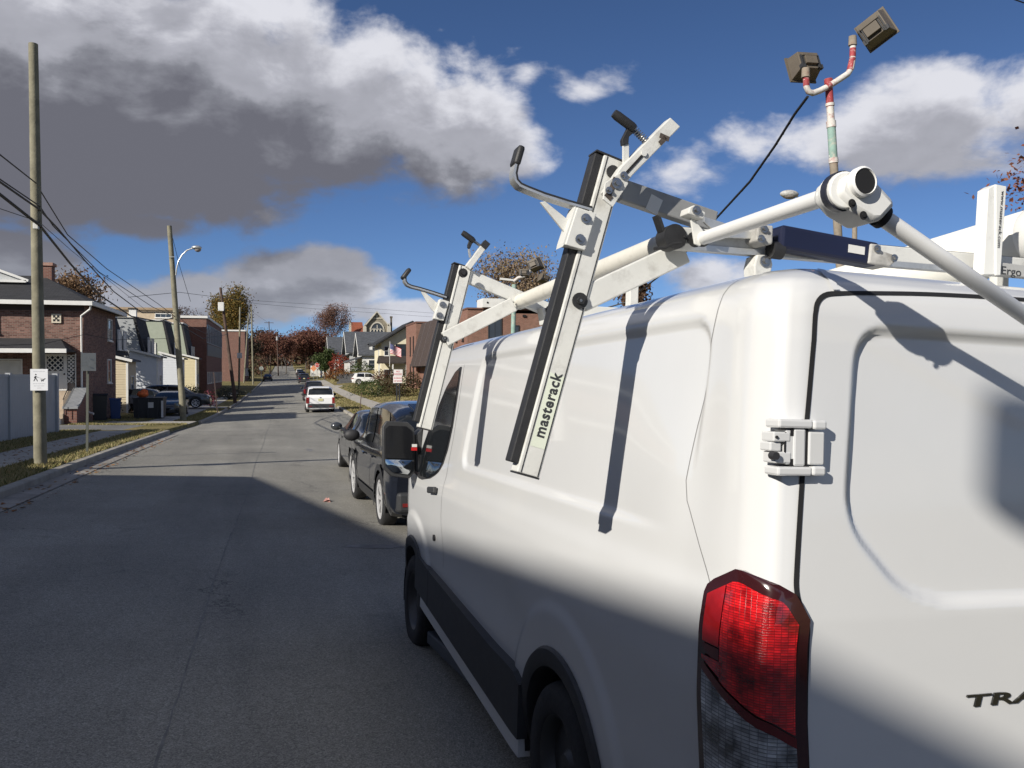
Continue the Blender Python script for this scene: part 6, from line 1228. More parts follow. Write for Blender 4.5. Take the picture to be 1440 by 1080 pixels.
# ---- bank and retaining wall past the drive
rw = Bld('retaining_wall', 'dark grey retaining wall with a sloping top holding up the lawn bank', 'wall', (9, 126, gz(9, 126))); g = gz(9, 126)
n_ = 9
for k in range(n_):
    for j in range(4):
        x0 = 7.6 + (k + .5 * (j % 2)) * .62; zt = .35 + (x0 - 7.6) * .12 + g
        z0 = g + j * .38 - .2
        if z0 < g + 1.0: q = MB(); q.bx(x0 + .008, x0 + .612, 124 + .01 * ((k + j) % 3), 124.5, z0 + .006, z0 + .374); rw.part('block', q, mat('dark_block', (.10, .10, .105), rough=.9, var=.2, scale=2))
bank = MB(); G = []
for x in np.linspace(7.2, 17, 11): G.append([V(x, y, gz(x, y) + .02 + (1.3 + .03 * (x - 7)) * float(sstep(y, 124.3, 125.2)) * (1 - float(sstep(y, 134, 140))) * float(sstep(x, 7.2, 8.6))) for y in np.linspace(124.2, 141, 12)])
bank.grid(G, True); bank.build('lawn_bank', M_grass, None, 180, kind='structure')
# ---- small houses along the far right
def small_house(label, x0, x1, y0, y1, eave, ridge, wallm, roofm, porch=True, dormer=True):
    g = gz(x0, y0); b = Bld('bungalow', label, 'house', ((x0 + x1) / 2, (y0 + y1) / 2, g), 'bungalows up the right side'); b.box('wall', wallm, x0, x1, y0, y1, g - 1, eave); ym = (y0 + y1) / 2
    q = MB(); q.prism([V(x0 - .01, y0 - .01, eave + .001), V(x0 - .01, y1 + .01, eave + .001), V(x0 - .01, ym, ridge)], V(x1 - x0, 0, 0)); b.part('gable_wall', q, wallm)
    for ya in (y0 - .5, y1 + .5): q = MB(); q.prism([V(x0 - .6, ya, eave - .1), V(x0 - .6, ym, ridge + .05), V(x0 - .6, ym, ridge + .3), V(x0 - .6, ya, eave + .12)], V(x1 - x0 + 1.2, 0, 0)); rf = b.part('roof', q, roofm)
    for ya in (y0 - .5, y1 + .5): q = MB(); q.beam(V(x0 - .65, ya, eave + .03), V(x0 - .65, ym, ridge + .2), .06, .25); b.part('barge_board', q, M_white_trim)
    if dormer:
        d = MB(); d.prism([V(x0 + 1.2, y0 + .6, eave + .5), V(x0 + 4.2, y0 + .6, eave + .5), V(x0 + 4.2, y0 + .6, eave + 1.7), V(x0 + 1.2, y0 + .6, eave + 1.7)], V(0, 2.2, 0)); b.part('dormer', d, M_white_trim); b.window((x0 + 2.0, y0 + .6, eave + 1.15), (0, -1, 0), .9, .8, 1, 2, fm=M_white_trim); b.window((x0 + 3.3, y0 + .6, eave + 1.15), (0, -1, 0), .9, .8, 1, 2, fm=M_white_trim); b.box('dormer_roof', roofm, x0 + .9, x0 + 4.5, y0 + .3, y0 + 3, eave + 1.701, eave + 1.9)
    if porch:
        q = MB(); q.prism([V(x0 - 2.2, y0 - .2, eave - 1.0), V(x0, y0 - .2, eave - .3), V(x0, y0 - .2, eave - .12), V(x0 - 2.2, y0 - .2, eave - .82)], V(0, y1 - y0 + .4, 0)); b.part('porch_roof', q, roofm)
        for yy in np.linspace(y0 + .1, y1 - .1, 4): b.box('porch_post', M_white_trim, x0 - 2.1, x0 - 1.85, yy - .12, yy + .12, g - .2, eave - 1.0)
    b.window((x0 + 1.5, y0, eave - 1.3), (0, -1, 0), 1.1, 1.3, 1, 2); b.window((x0 + 3.6, y0, eave - 1.3), (0, -1, 0), 1.1, 1.3, 1, 2)
    return b
small_house('bungalow with grey roof, white porch and dormer just left of the cream house', 11.6, 19, 128, 137, 4.2, 7.4, M_white_trim, M_roofgrey); small_house('second bungalow with a grey roof and white dormer farther up the bank', 11.2, 19.5, 148, 158, 5.0, 8.6, mat('pale_grey_wall', (.42, .43, .42), rough=.8), M_roofgrey)
small_house('third bungalow, tan walled, with its grey roof below the church', 9.6, 18, 176, 187, 5.2, 8.8, mat('tan_wall', (.36, .30, .22), rough=.85), M_roofgrey, dormer=False)
sh = Bld('white_garage', 'small white garage with a dark roof by the far stop sign', 'garage', (8.2, 196, gz(8.2, 196))); g = gz(8.2, 196); sh.box('wall', M_white_trim, 6.2, 11, 196, 203, g - .5, g + 2.6); q = MB(); q.prism([V(5.8, 195.6, g + 2.601), V(11.4, 195.6, g + 2.601), V(8.6, 195.6, g + 4.4)], V(0, 8, 0)); sh.part('roof', q, M_roofbrown); sh.box('door', M_curtain, 6.7, 10.4, 195.93, 195.99, g, g + 2.2)
# ---- stone church on the hill
M_stone = mat_brick('church_stone', (.17, .15, .11), (.26, .23, .17), (.30, .27, .22), scale=3.2); M_palestone = mat('pale_stone', (.46, .43, .36), rough=.9, var=.12, scale=1.5)
YC = 285; Xp = lambda px, Y=YC: (px - XV) * Y / FPX; Zp = lambda py, Y=YC: EYE + (YH - py) * Y / FPX; gch = gz(30, YC); cu = Bld('stone_church', 'grey stone church with a pointed gable and big arched window above the house roofs', 'church', (Xp(530), YC, gch))
q = MB(); q.prism([V(Xp(513), YC, gch - 3), V(Xp(547), YC, gch - 3), V(Xp(547), YC, Zp(458)), V(Xp(530), YC, Zp(439)), V(Xp(513), YC, Zp(458))], V(0, 1.2, 0)); cu.part('front_wall', q, M_stone)
q = MB(); q.prism([V(Xp(514), YC + 1.21, gch - 3), V(Xp(546), YC + 1.21, gch - 3), V(Xp(546), YC + 1.21, Zp(461)), V(Xp(530), YC + 1.21, Zp(442)), V(Xp(514), YC + 1.21, Zp(461))], V(0, 26, 0)); cu.part('nave', q, mat('slate_roof', (.10, .10, .105), rough=.8))
for a_, b_ in (((512.5, 458.5), (530, 438.5)), ((547.5, 458.5), (530, 438.5))): q = MB(); q.beam(V(Xp(a_[0]), YC - .1, Zp(a_[1])), V(Xp(b_[0]), YC - .1, Zp(b_[1])), 1.6, .35); cu.part('gable_coping', q, M_palestone)
q = MB(); q.bx(Xp(522), Xp(538), YC - .2, YC - .01, Zp(448.4), Zp(447)); cu.part('string_course', q, M_palestone); q = MB(); q.bx(Xp(529.3), Xp(530.7), YC - .25, YC - .01, Zp(446.5), Zp(441)); q.bx(Xp(528), Xp(532), YC - .24, YC - .011, Zp(444.5), Zp(443.3)); cu.part('cross_relief', q, M_palestone)
def arch(x0, x1, zb, zs, za, n=8):
    xm = (x0 + x1) / 2; L = [(x0, zb), (x1, zb), (x1, zs)]; 
    for k in range(1, n): t = k / n; L.append((x1 + (xm - x1) * t ** 1.6, zs + (za - zs) * math.sin(t * math.pi / 2)))
    L.append((xm, za))
    for k in range(n - 1, 0, -1): t = k / n; L.append((x0 + (xm - x0) * t ** 1.6, zs + (za - zs) * math.sin(t * math.pi / 2)))
    L.append((x0, zs)); return L
o_ = arch(Xp(520), Xp(541), Zp(482), Zp(464), Zp(452.5)); i_ = arch(Xp(521.5), Xp(539.5), Zp(482), Zp(464.5), Zp(454.5)); q = MB(); n = len(o_); q.add([V(x, YC - .3, z) for x, z in o_] + [V(x, YC - .3, z) for x, z in i_] + [V(x, YC - .005, z) for x, z in o_], [(k, (k + 1) % n, n + (k + 1) % n, n + k) for k in range(n)] + [(k, 2 * n + k, 2 * n + (k + 1) % n, (k + 1) % n) for k in range(n)]); aw = cu.part('arch_window', q, M_palestone)
q = MB(); q.prism([V(x, YC - .06, z) for x, z in i_], V(0, .04, 0)); cu.part('stained_glass', q, M_winglass, parent=aw)
for k in (1, 2, 3): x = Xp(521.5) + (Xp(539.5) - Xp(521.5)) * k / 4; q = MB(); q.bx(x - .14, x + .14, YC - .22, YC - .07, Zp(482), Zp(461.5 if k != 2 else 457)); cu.part('mullion', q, M_palestone, parent=aw)
for k in range(4): x0 = Xp(521.5) + (Xp(539.5) - Xp(521.5)) * k / 4; x1 = x0 + (Xp(539.5) - Xp(521.5)) / 4; q = MB(); q.tube([V(x0, YC - .15, Zp(466)), V((x0 * 3 + x1) / 4, YC - .15, Zp(464)), V((x0 + x1) / 2, YC - .15, Zp(462.3)), V((x0 + 3 * x1) / 4, YC - .15, Zp(464)), V(x1, YC - .15, Zp(466))], .11, 5); cu.part('tracery', q, M_palestone, parent=aw)
for px, top in ((512.5, 461), (547.5, 459)): q = MB(); q.bx(Xp(px) - .55, Xp(px) + .55, YC - .9, YC - .005, gch - 3, Zp(top)); q.prism([V(Xp(px) - .55, YC - .9, Zp(top) + .001), V(Xp(px) + .55, YC - .9, Zp(top) + .001), V(Xp(px), YC - .9, Zp(top) + 1.3)], V(0, .88, 0)); cu.part('buttress', q, M_palestone)
q = MB(); q.bx(Xp(552), Xp(554.5), YC + 4, YC + 4.7, gch, Zp(446)); q.bx(Xp(551.4), Xp(555.1), YC + 3.9, YC + 4.8, Zp(446) + .002, Zp(443.4)); cu.part('chimney', q, mat('dark_stone', (.10, .085, .065), rough=.9, var=.2)); q = MB(); q.bx(Xp(548), Xp(556), YC + 2, YC + 14, gch - 3, Zp(466)); cu.part('aisle', q, M_stone)
q = MB(); q.prism([V(Xp(494), YC + 1, Zp(471)), V(Xp(512.5), YC + 1, Zp(471)), V(Xp(511.5), YC + 6, Zp(452)), V(Xp(495), YC + 6, Zp(452))], V(0, .6, 0)); cu.part('transept_roof', q, mat('terracotta_roof', (.22, .062, .03), rough=.8, var=.2, scale=1)); cu.box('transept_wall', M_stone, Xp(494), Xp(512.3), YC + .8, YC + 7, gch - 3, Zp(471) - .01)
q = MB(); q.bx(Xp(490.3), Xp(493.6), YC + .2, YC + 1.2, gch - 3, Zp(455)); q.lathe([(.42, 0), (.06, 1.6), (0, 1.7)], (Xp(492), YC + .7, Zp(455) + .002), n=6); cu.part('pinnacle', q, M_palestone)
# ---- signs on the right kerb
np_ = thing('parking_sign', 'white no parking sign with red words on twin dark posts at the right kerb', 'sign', V(atl(559, 529, 30)[0], 30, gz(4.0, 30))); b_ = V(atl(559, 529, 30)[0], 30, gz(4.0, 30)); c = atl(559.5, 529.2, 29.97) - b_
for dx in (-.035, .06): m = MB(); m.bx(c[0] + dx - .022, c[0] + dx + .022, .0, .035, -.2, c[2] - .18); m.build('post', M_trim, np_)
m = MB(); m.boxf(c + V(-.01, 0, -.11), (.155, 0, 0), (0, .003, 0), (0, 0, .125)); m.build('lower_plate', mat('sign_cream', (.78, .74, .70), rough=.5), np_); m = MB(); m.boxf(c + V(.012, 0, .13), (.155, 0, 0), (0, .003, 0), (0, 0, .11)); m.build('upper_plate', mat('sign_cream', (.78, .74, .70), rough=.5), np_)
M_redprint = mat('print_red', (.50, .06, .08), rough=.6)
for tx, z, s, mm in (('NO', .145, .075, M_redprint), ('PARKING', .055, .068, M_redprint), ('IN FRONT', -.085, .062, M_redprint), ('OF DOOR', -.185, .062, M_redprint)): text_mesh(tx, s, 'printed_word', mm, np_, frame_mat(c + V(0, -.0045, z), (1, 0, 0), (0, 0, 1)), extrude=.0003, align='CENTER', bold=.0015)
ss_ = thing('stop_sign', 'red stop sign with white rim at the far right corner', 'sign', V(atl(497, 540, 150)[0] if False else (446 - XV) * 150 / FPX, 150, gz(5.7, 150))); m = MB(); m.beam(V(0, 0, -.2), V(0, 0, 2.9), .07, .05, (0, 1, 0)); m.build('post', M_galv, ss_); c = V(0, -.05, 2.75)
for rr_, yy, mm, nm in ((.43, 0, M_white_trim, 'rim_plate'), (.385, -.012, mat('stop_red', (.45, .04, .03), rough=.4), 'red_plate')): m = MB(); m.prism([c + V(rr_ * math.cos(a), yy, rr_ * math.sin(a)) for a in [math.pi / 8 + k * math.pi / 4 for k in range(8)]], V(0, .01, 0)); m.build(nm, mm, ss_)
text_mesh('STOP', .30, 'printed_word', M_white_trim, ss_, frame_mat(c + V(0, -.014, -.1), (1, 0, 0), (0, 0, 1)), extrude=.0005, align='CENTER', bold=.004)
aw_ = thing('warning_sign', 'small orange warning board on a stand below the far stop sign', 'sign', ((441 - XV) * 146 / FPX, 146, gz(5, 146))); m = MB(); c = V(0, 0, 2.2); m.prism([c + V(.55, 0, 0), c + V(0, 0, .55), c + V(-.55, 0, 0), c + V(0, 0, -.55)], V(0, .02, 0)); m.build('board', mat('orange_board', (.65, .26, .12), rough=.5), aw_); m = MB(); m.beam(V(0, .03, -.1), V(0, .03, 2.1), .06, .04, (0, 1, 0)); m.build('post', M_galv, aw_)
mb_ = thing('mailbox_post', 'slim dark post on the right verge beside the pavement', 'post', V((505 - XV) * 44 / FPX, 44, gz(3.95, 44))); m = MB(); m.beam(V(0, 0, -.1), V(.12, 0, 1.25), .04, .04, (0, 1, 0)); m.build('stake', M_pole2, mb_)
# ---- floodlight poles in the yard beyond the van
M_rustpole = mat('rusty_pole', (.26, .22, .17), rough=.9, var=.3, scale=9, dirt=(.14, .06, .04), dscale=9, damt=.8); M_teal = mat('flaking_teal', (.24, .36, .31), rough=.8, var=.2, scale=7, dirt=(.5, .46, .38), dscale=13, damt=.9); M_redpaint = mat('flaking_red', (.30, .04, .045), rough=.7, var=.3, scale=10, dirt=(.62, .58, .52), dscale=16, damt=.95); M_redwhite = mat('flaking_white_red', (.60, .57, .52), rough=.7, var=.1, scale=10, dirt=(.28, .04, .04), dscale=13, damt=.95); M_bronze = mat('bronze_housing', (.115, .095, .07), rough=.45, var=.15, scale=5)
YF = 9.0; fb_ = at(1180, 330, YF); fbase = V(fb_[0], YF, gzt(fb_[0], YF)); fp = thing('floodlight_pole', 'tall rusty pole with a red forked top and two bronze floodlights above the van', 'floodlight', fbase); keep(fp); fp_ = lambda x, y, dY=0: at(x, y, YF + dY) - fbase
p0, p1 = fp_(1178.5, 330), fp_(1165, 113); dn = nrm(p1 - p0); seg = lambda y: p0 + (p1 - p0) * (330 - y) / 217
for nm, m_, ya, yb, r_ in (('lower_pole', M_rustpole, 330, 225, .049), ('pale_joint', M_redwhite, 229, 222, .056), ('teal_pole', M_teal, 224, 175, .050), ('pale_joint', M_redwhite, 179, 170, .057), ('peeling_pole', M_redwhite, 172, 148, .044), ('red_pole', M_redpaint, 150, 117, .045), ('pale_joint', M_redwhite, 149, 145, .052), ('red_cap', M_redpaint, 118, 111, .05)):
    m = MB(); a_ = seg(ya); b_ = seg(yb)
    if ya == 330: a_ = a_ - dn * (a_[2] + .3) / dn[2]
    m.cyl(a_, b_, r_, n=14); m.build(nm, m_, fp, 40)
yk = [(1133.5, 112), (1134, 122), (1137, 129), (1143, 131), (1152, 128), (1162, 123), (1172, 117), (1183, 110), (1192, 104), (1197, 96), (1199, 84), (1199.5, 62)]; m = MB(); m.tube([fp_(x, y, -.04) for x, y in yk], .036, 12); m.build('forked_arm', M_redwhite, fp, 60)
for a_, b_ in (((1162, 123), (1168, 119)), ((1195, 99), (1199, 82)), ((1199, 80), (1199.4, 68)), ((1133.6, 110), (1134, 121))): m = MB(); m.cyl(fp_(*a_, -.04), fp_(*b_, -.04), .0375, n=12); m.build('red_band', M_redpaint, fp, 40)
def flood(name, c, right, upv, sc, parent, m=None):
    """box floodlight: wedge body, flared hood, knuckle and back fins"""
    r, u = nrm(right), nrm(upv); f_ = nrm(np.cross(r, u)); P = lambda a, b, d: c + r * a * sc + u * b * sc + f_ * d * sc; o = MB()
    o.add([P(-.5, -.42, .3), P(.5, -.42, .3), P(.5, .5, .3), P(-.5, .5, .3), P(-.42, -.30, -.3), P(.42, -.30, -.3), P(.42, .38, -.3), P(-.42, .38, -.3)], [(0, 3, 2, 1), (4, 5, 6, 7), (0, 1, 5, 4), (1, 2, 6, 5), (2, 3, 7, 6), (3, 0, 4, 7)]); b = o.build('lamp_housing', m or M_bronze, parent, bevel=.02 * sc)
    o = MB(); o.boxf(P(0, .05, .33), r * .54 * sc, u * .52 * sc, f_ * .03 * sc); o.build('rim', m or M_bronze, b); o = MB(); o.boxf(P(0, .05, .365), r * .46 * sc, u * .44 * sc, f_ * .004 * sc); o.build('lens', M_winglass, b)
    o = MB(); o.boxf(P(0, -.02, -.36), r * .24 * sc, u * .16 * sc, f_ * .07 * sc); o.boxf(P(0, .22, -.34), r * .32 * sc, u * .05 * sc, f_ * .06 * sc); o.build('ballast_box', m or M_bronze, b, bevel=.01 * sc)
    for s in (-.36, -.28, .28, .36): o = MB(); o.boxf(P(s, -.05, -.32), r * .02 * sc, u * .26 * sc, f_ * .05 * sc); o.build('fin', M_trim, b)
    
    for s in (-.38, .38): o = MB(); o.boxf(P(s, -.26, -.30), r * .07 * sc, u * .08 * sc, f_ * .07 * sc); o.build('clip', M_trim, b)
    return b
cam_r = _rt; vdir = nrm(fb_ - EYEP)
flood('l', fp_(1132.5, 93, .2), -cam_r * .97 - V(0, .25, .04), V(-.05, .35, 1), .33, fp); flood('r', fp_(1230, 42, .12), -(cam_r * .80 + V(0, 0, .50) - vdir * .60), V(-.40, .28, .85), .37, fp)
for x, y in ((1133, 103), (1199, 58)): m = MB(); q = fp_(x, y, -.04); m.cyl(q - V(0, 0, .05), q + V(0, 0, .06), .05, .045, n=12); m.build('swivel', M_rustpole, fp, 40)
m = MB(); m.beam(fp_(1172, 228), fp_(1166, 219), .012, .02); m.build('loose_tie', M_white_trim, fp)
Y2 = 21.0; b2 = V(at(718, 470, Y2)[0], Y2, gzt(7, Y2)); f2 = thing('floodlight_pole', 'shorter far floodlight pole with teal shaft seen between the rack arms', 'floodlight', b2); keep(f2); g2 = lambda x, y: at(x, y, Y2) - b2
m = MB(); t_ = g2(723, 400); m.cyl(V(g2(718, 470)[0], 0, -.2), t_, .06, n=12); m.build('teal_pole', M_teal, f2, 40); m = MB(); m.beam(g2(703, 392), g2(722, 394), .05, .05); m.build('side_arm', M_white_trim, f2); m = MB(); m.tube([g2(722, 396), g2(728, 391), g2(736, 389), g2(743, 387), g2(745, 380)], .04, 8); m.build('forked_arm', M_redwhite, f2, 60)
flood('a', g2(752, 372), -(cam_r * .8 + V(0, -.5, .35)), V(-.3, .3, .85), .34, f2); flood('b', g2(765, 392), -(cam_r * .8 + V(0, .4, -.3)), V(.3, .3, .85), .26, f2); flood('c', g2(737, 384), -cam_r, V(0, .2, 1), .24, f2)
cbl = wire('twisted black cable sagging from the floodlights down behind the van roof', [at(1136, 136, YF - .04), at(1118, 160, 9.3), at(1090, 205, 9.9), at(1055, 255, 10.8), at(1010, 304, 12.2), at(969, 350, 14), at(930, 386, 16.5), at(880, 425, 19.5), at(724, 470, 21)], .0175, None, name='power_cable', true=True)
c2 = MB(); o_ = at(1136, 136, YF - .04); pts_ = [at(1136, 136, YF - .04), at(1118, 160, 9.3), at(1090, 205, 9.9), at(1055, 255, 10.8), at(1010, 304, 12.2)]; W_ = []
for i in range(4):
    for k in range(24): t = k / 24; a = (i * 24 + k) * .8; W_.append(pts_[i] + (pts_[i + 1] - pts_[i]) * t + V(.010 * math.cos(a), 0, .010 * math.sin(a)) - o_)
c2.tube(W_, .009, 5); tw = c2.build('twisted_strand', M_wire, cbl, 60, uv=False)
YL = 28.0; lb_ = V(at(1202, 320, YL)[0], YL, gzt(15, YL)); sl_ = thing('street_lamp', 'pale cobra head street lamp behind the crank tube', 'street lamp', lb_); keep(sl_); s2 = lambda x, y: at(x, y, YL) - lb_; m = MB(); m.cyl(V(0, 0, -.2), s2(1202, 296), .11, .09, n=12); m.build('post', M_rustpole, sl_, 40); m = MB(); m.cyl(s2(1202, 297), s2(1125, 288), .03, n=8); m.build('arm', M_alu, sl_, 60)
m = MB(); m.ball(s2(1110, 273), .36, 16, 8, (1.05, .6, .42)); m.build('lamp_head', M_cast, sl_, 60); m = MB(); m.ball(s2(1110, 276), .26, 12, 6, (1.05, .7, .42)); m.build('lamp_glass', bpy.data.materials['lamp_bowl'], sl_, 60); m = MB(); m.cyl(s2(1118, 275), s2(1140, 288), .03, n=8); m.build('bracket', M_alu, sl_)
wire('single wire clipping the top right corner of the sky', [at(1400, -10, 12), at(1480, 18, 12.5)], .012, None, true=True)

# ---- bring the surveyed plan onto the street (each thing keeps its own straight lines)
bpy.context.view_layer.update()
for o in list(COL.objects):
    if o.parent is not None or o.name in PRE or o.name in KEEP: continue
    if o.type == 'EMPTY':
        x, y, z = o.location; q = rmq(x, y); X, Y = rm(x, y); o.location = (X, Y, rmz(z, q))
        k = KZ / q
        o.scale = (k, k, k) if any(w in o.name for w in ('tree', 'shrub', 'hedge', 'bush', 'bin', 'sack', 'sign', 'statue')) else (1 / q, KY, k)
    elif o.type == 'MESH':
        l = np.array(o.location); q0 = rmq(l[0], l[1]) if l[1] else 1; nl = np.array([*rm(l[0], l[1]), rmz(l[2], q0)]) if l[1] else l
        for v in o.data.vertices:
            p = np.array(v.co) + l; q = rmq(p[0], p[1]); v.co = tuple(np.array([*rm(p[0], p[1]), rmz(p[2], q)]) - nl)
        o.location = tuple(nl)
# ================================================================= parked cars
M_tail = mat('red_tail_lamp', (.20, .010, .010), rough=.15, var=.3, scale=14, coat=1, coatr=.04); M_headlamp = mat('head_lamp', (.5, .52, .53), rough=.1, var=.3, scale=14, coat=1, coatr=.03); M_plate = mat('number_plate', (.55, .52, .28), rough=.5, var=.1); M_chrome = mat('chrome', (.7, .7, .7), rough=.12, metal=1.0)
CARS = {   # y from the rear: (belt height, roof/top height, half width low, half width top)
 'suv': dict(L=4.75, W=.93, ax=(.95, 3.75), r=.37, st=[(0, .95, .97, .84, .80), (.10, 1.02, 1.06, .90, .80), (.22, 1.05, 1.28, .92, .79), (.42, 1.06, 1.58, .93, .745), (.75, 1.06, 1.66, .93, .745), (1.6, 1.04, 1.70, .93, .75), (2.5, 1.02, 1.66, .93, .75), (2.9, 1.02, 1.52, .93, .745), (3.35, 1.03, 1.20, .92, .72), (3.62, 1.03, 1.07, .92, .76), (4.1, 1.0, 1.03, .90, .74), (4.5, .90, .94, .85, .70), (4.68, .76, .80, .72, .6), (4.75, .6, .64, .58, .5)], rw=(.16, .40), sw=(.62, 3.0), wsx=(2.75, 3.5)),
 'sedan': dict(L=4.65, W=.90, ax=(1.0, 3.70), r=.33, st=[(0, .88, .90, .74, .62), (.10, .95, .98, .84, .66), (.5, .98, 1.02, .89, .68), (.85, .99, 1.10, .90, .66), (1.25, .98, 1.34, .90, .60), (1.6, .97, 1.42, .90, .60), (2.2, .95, 1.45, .90, .60), (2.7, .94, 1.38, .90, .60), (3.1, .95, 1.18, .90, .66), (3.4, .95, 1.0, .89, .70), (4.0, .88, .91, .87, .68), (4.42, .76, .79, .78, .62), (4.6, .62, .66, .66, .5), (4.65, .5, .54, .55, .45)], rw=(.80, 1.35), sw=(1.05, 3.0), wsx=(2.6, 3.4)),
 'hatch': dict(L=4.2, W=.89, ax=(.75, 3.35), r=.33, st=[(0, .92, .95, .80, .72), (.12, .98, 1.05, .87, .72), (.3, 1.0, 1.25, .89, .71), (.55, 1.0, 1.42, .89, .69), (1.0, .98, 1.48, .89, .69), (1.7, .96, 1.5, .89, .69), (2.3, .95, 1.42, .89, .69), (2.8, .95, 1.16, .89, .68), (3.1, .95, 1.0, .88, .7), (3.7, .86, .9, .85, .66), (4.05, .72, .76, .74, .58), (4.2, .52, .56, .55, .45)], rw=(.16, .58), sw=(.5, 2.6), wsx=(2.25, 3.05)),
 'pickup': dict(L=5.4, W=.98, ax=(1.1, 4.35), r=.39, st=[(0, 1.05, 1.08, .90, .86), (.08, 1.12, 1.15, .96, .88), (.6, 1.13, 1.16, .97, .88), (1.55, 1.13, 1.16, .97, .88), (1.62, 1.13, 1.40, .97, .74), (1.75, 1.13, 1.80, .97, .68), (2.3, 1.12, 1.86, .97, .69), (3.1, 1.1, 1.84, .97, .69), (3.5, 1.1, 1.55, .97, .72), (3.85, 1.1, 1.22, .97, .78), (4.3, 1.1, 1.16, .96, .8), (5.0, 1.05, 1.1, .93, .78), (5.3, .85, .9, .86, .74), (5.4, .6, .65, .7, .6)], rw=(1.6, 1.8), sw=(1.85, 3.4), wsx=(3.2, 3.9))}
def car(kind, label, cat, loc, rz, paint, group=None, plate=True, rails=False, dark_lower=True, spokes=7, rear_lamp='wrap', zs=1.0):
    """loc: point on the road under the middle of the rear bumper; local y runs forward"""
    D = CARS[kind]; t = thing({'suv': 'parked_suv', 'sedan': 'parked_sedan', 'hatch': 'parked_hatchback', 'pickup': 'parked_pickup'}[kind], label, cat, loc, rz, group); t.scale = (1, 1, zs); S = np.array(D['st']); L = D['L']
    ys = np.unique(np.concatenate([np.linspace(0, L, 64), S[:, 0]])); K = lambda c, y: hermite(y, S[:, 0], S[:, c])
    def sec(y):
        b, tp, hl, ht = (float(K(c, y)) for c in (1, 2, 3, 4)); tp = max(tp, b + .02); cl = .24 + .06 * (y < .25) + .04 * (y > L - .4)
        g = tp - b; return [(hl * .78, cl - .03), (hl * .93, cl), (hl * .985, .38), (hl * 1.0, .55), (hl * .992, .70), (hl * .975, .82), (hl * .985, b - .06), (hl * .95, b), (hl * .93 + (ht - hl * .93) * .25, b + g * .22), (hl * .93 + (ht - hl * .93) * .6, b + g * .55), (ht + .03, b + g * .84), (ht * .93, b + g * .94), (ht * .75, b + g * .985), (ht * .4, b + g), (0, b + g * 1.005)]
    rows = []
    for y in ys:
        s = np.array(sec(y)); f = np.vstack([s, s[-2::-1] * V(-1, 1)]); rows.append([V(x, y, z) for x, z in f])
    nJ = len(rows[0]); mb = MB(); mb.v = [tuple(p) for r_ in rows for p in r_]; rr_ = D['r'] + .055
    for i in range(len(ys) - 1):
        for j in range(nJ - 1):
            c = (rows[i][j] + rows[i + 1][j + 1]) / 2
            if any(math.hypot(c[1] - a, c[2] - D['r']) < rr_ for a in D['ax']) and abs(c[0]) > .5: continue
            mb.f.append((i * nJ + j, (i + 1) * nJ + j, (i + 1) * nJ + j + 1, i * nJ + j + 1))
    mb.f.append(tuple(range(nJ))); k = (len(ys) - 1) * nJ; mb.f.append(tuple(range(k + nJ - 1, k - 1, -1))); mb.build('body', paint, t, 35, uv=False)
    fl_ = MB(); fl_.bx(-.72, .72, .15, L - .15, .22, .30); fl_.build('floor_pan', M_gap, t)
    def patch(name, m, ya, yb, j0, j1, off, ny=14, both=False, parent=t, ta=0, tb=0):
        """panel over the shell between y limits and section rows; ta/tb slant its ends"""
        for s in ((1, -1) if both else (1,)):
            P = []
            for k in range(ny + 1):
                row = []
                for j in np.linspace(j0, j1, 7):
                    u = (j - j0) / (j1 - j0); y = ya + ta * u + (yb + tb * u - ya - ta * u) * k / ny; q = np.array(sec(y)); q = np.vstack([q, q[-2::-1] * V(-1, 1)]); a = int(j); e = min(a + 1, len(q) - 1); x, z = q[a] + (q[e] - q[a]) * (j - a); nx = 1 if abs(x) > .35 else 0
                    row.append(V((x + off * (np.sign(x) if abs(x) > .3 else x / .3)) * s, y, z))
                P.append(row)
            P2 = np.array(P); n = np.cross(np.gradient(P2, axis=0), np.gradient(P2, axis=1)); n /= np.linalg.norm(n, axis=2)[..., None] + 1e-9; n *= np.where((n * (P2 - V(0, L / 2, .7))).sum(2) > 0, 1, -1)[..., None]; P2 = P2 + n * off
            m_ = MB(); m_.grid(P2.tolist(), s > 0); o = m_.build(name, m, parent, 40, uv=False)
        return o
    a, b = D['sw']; mid = a + (b - a) * .5; ends = (.10, -.30)
    patch('side_window', M_glass, a + .05, mid - .05, 7.35, 10.1, .006, both=True, ta=.12, tb=0); patch('side_window', M_glass, mid + .05, b + .25, 7.35, 10.1, .006, both=True, ta=0, tb=-.55 if kind != 'pickup' else -.35)
    patch('rear_window', M_glass, D['rw'][0], D['rw'][1], 10.6, 17.4, .006, 8); patch('windscreen', M_glass, D['wsx'][0] + .1, D['wsx'][1], 10.4, 17.6, .006, 8)
    if dark_lower:
        patch('sill_trim', M_trim, D['ax'][0] + rr_, D['ax'][1] - rr_, .4, 2.2, .008, both=True)
    for a_ in D['ax']:
        for s in (1, -1):
            wheel('wheel', (s * (D['W'] - .12), a_, D['r']), t, D['r'], .22, side=s, n=28, spokes=spokes, rr=.72); w_ = MB(); A = np.linspace(R(-18), R(198), 22)
            w_.grid([[V(s * xx, a_ + rr_ * math.cos(q), D['r'] + rr_ * math.sin(q)) for q in A] for xx in (D['W'] - .03, .45)]); w_.build('wheel_well', M_gap, t, uv=False)
            if dark_lower and kind in ('suv', 'pickup'):
                l_ = MB(); l_.grid([[V(s * (D['W'] * .985 + .012), a_ + q2 * math.cos(q), D['r'] + q2 * math.sin(q)) for q in A] for q2 in (rr_ - .02, rr_ + .06)], s > 0); l_.build('arch_trim', M_trim, t, uv=False)
    hb = float(K(1, .1)); hw = float(K(3, .08))
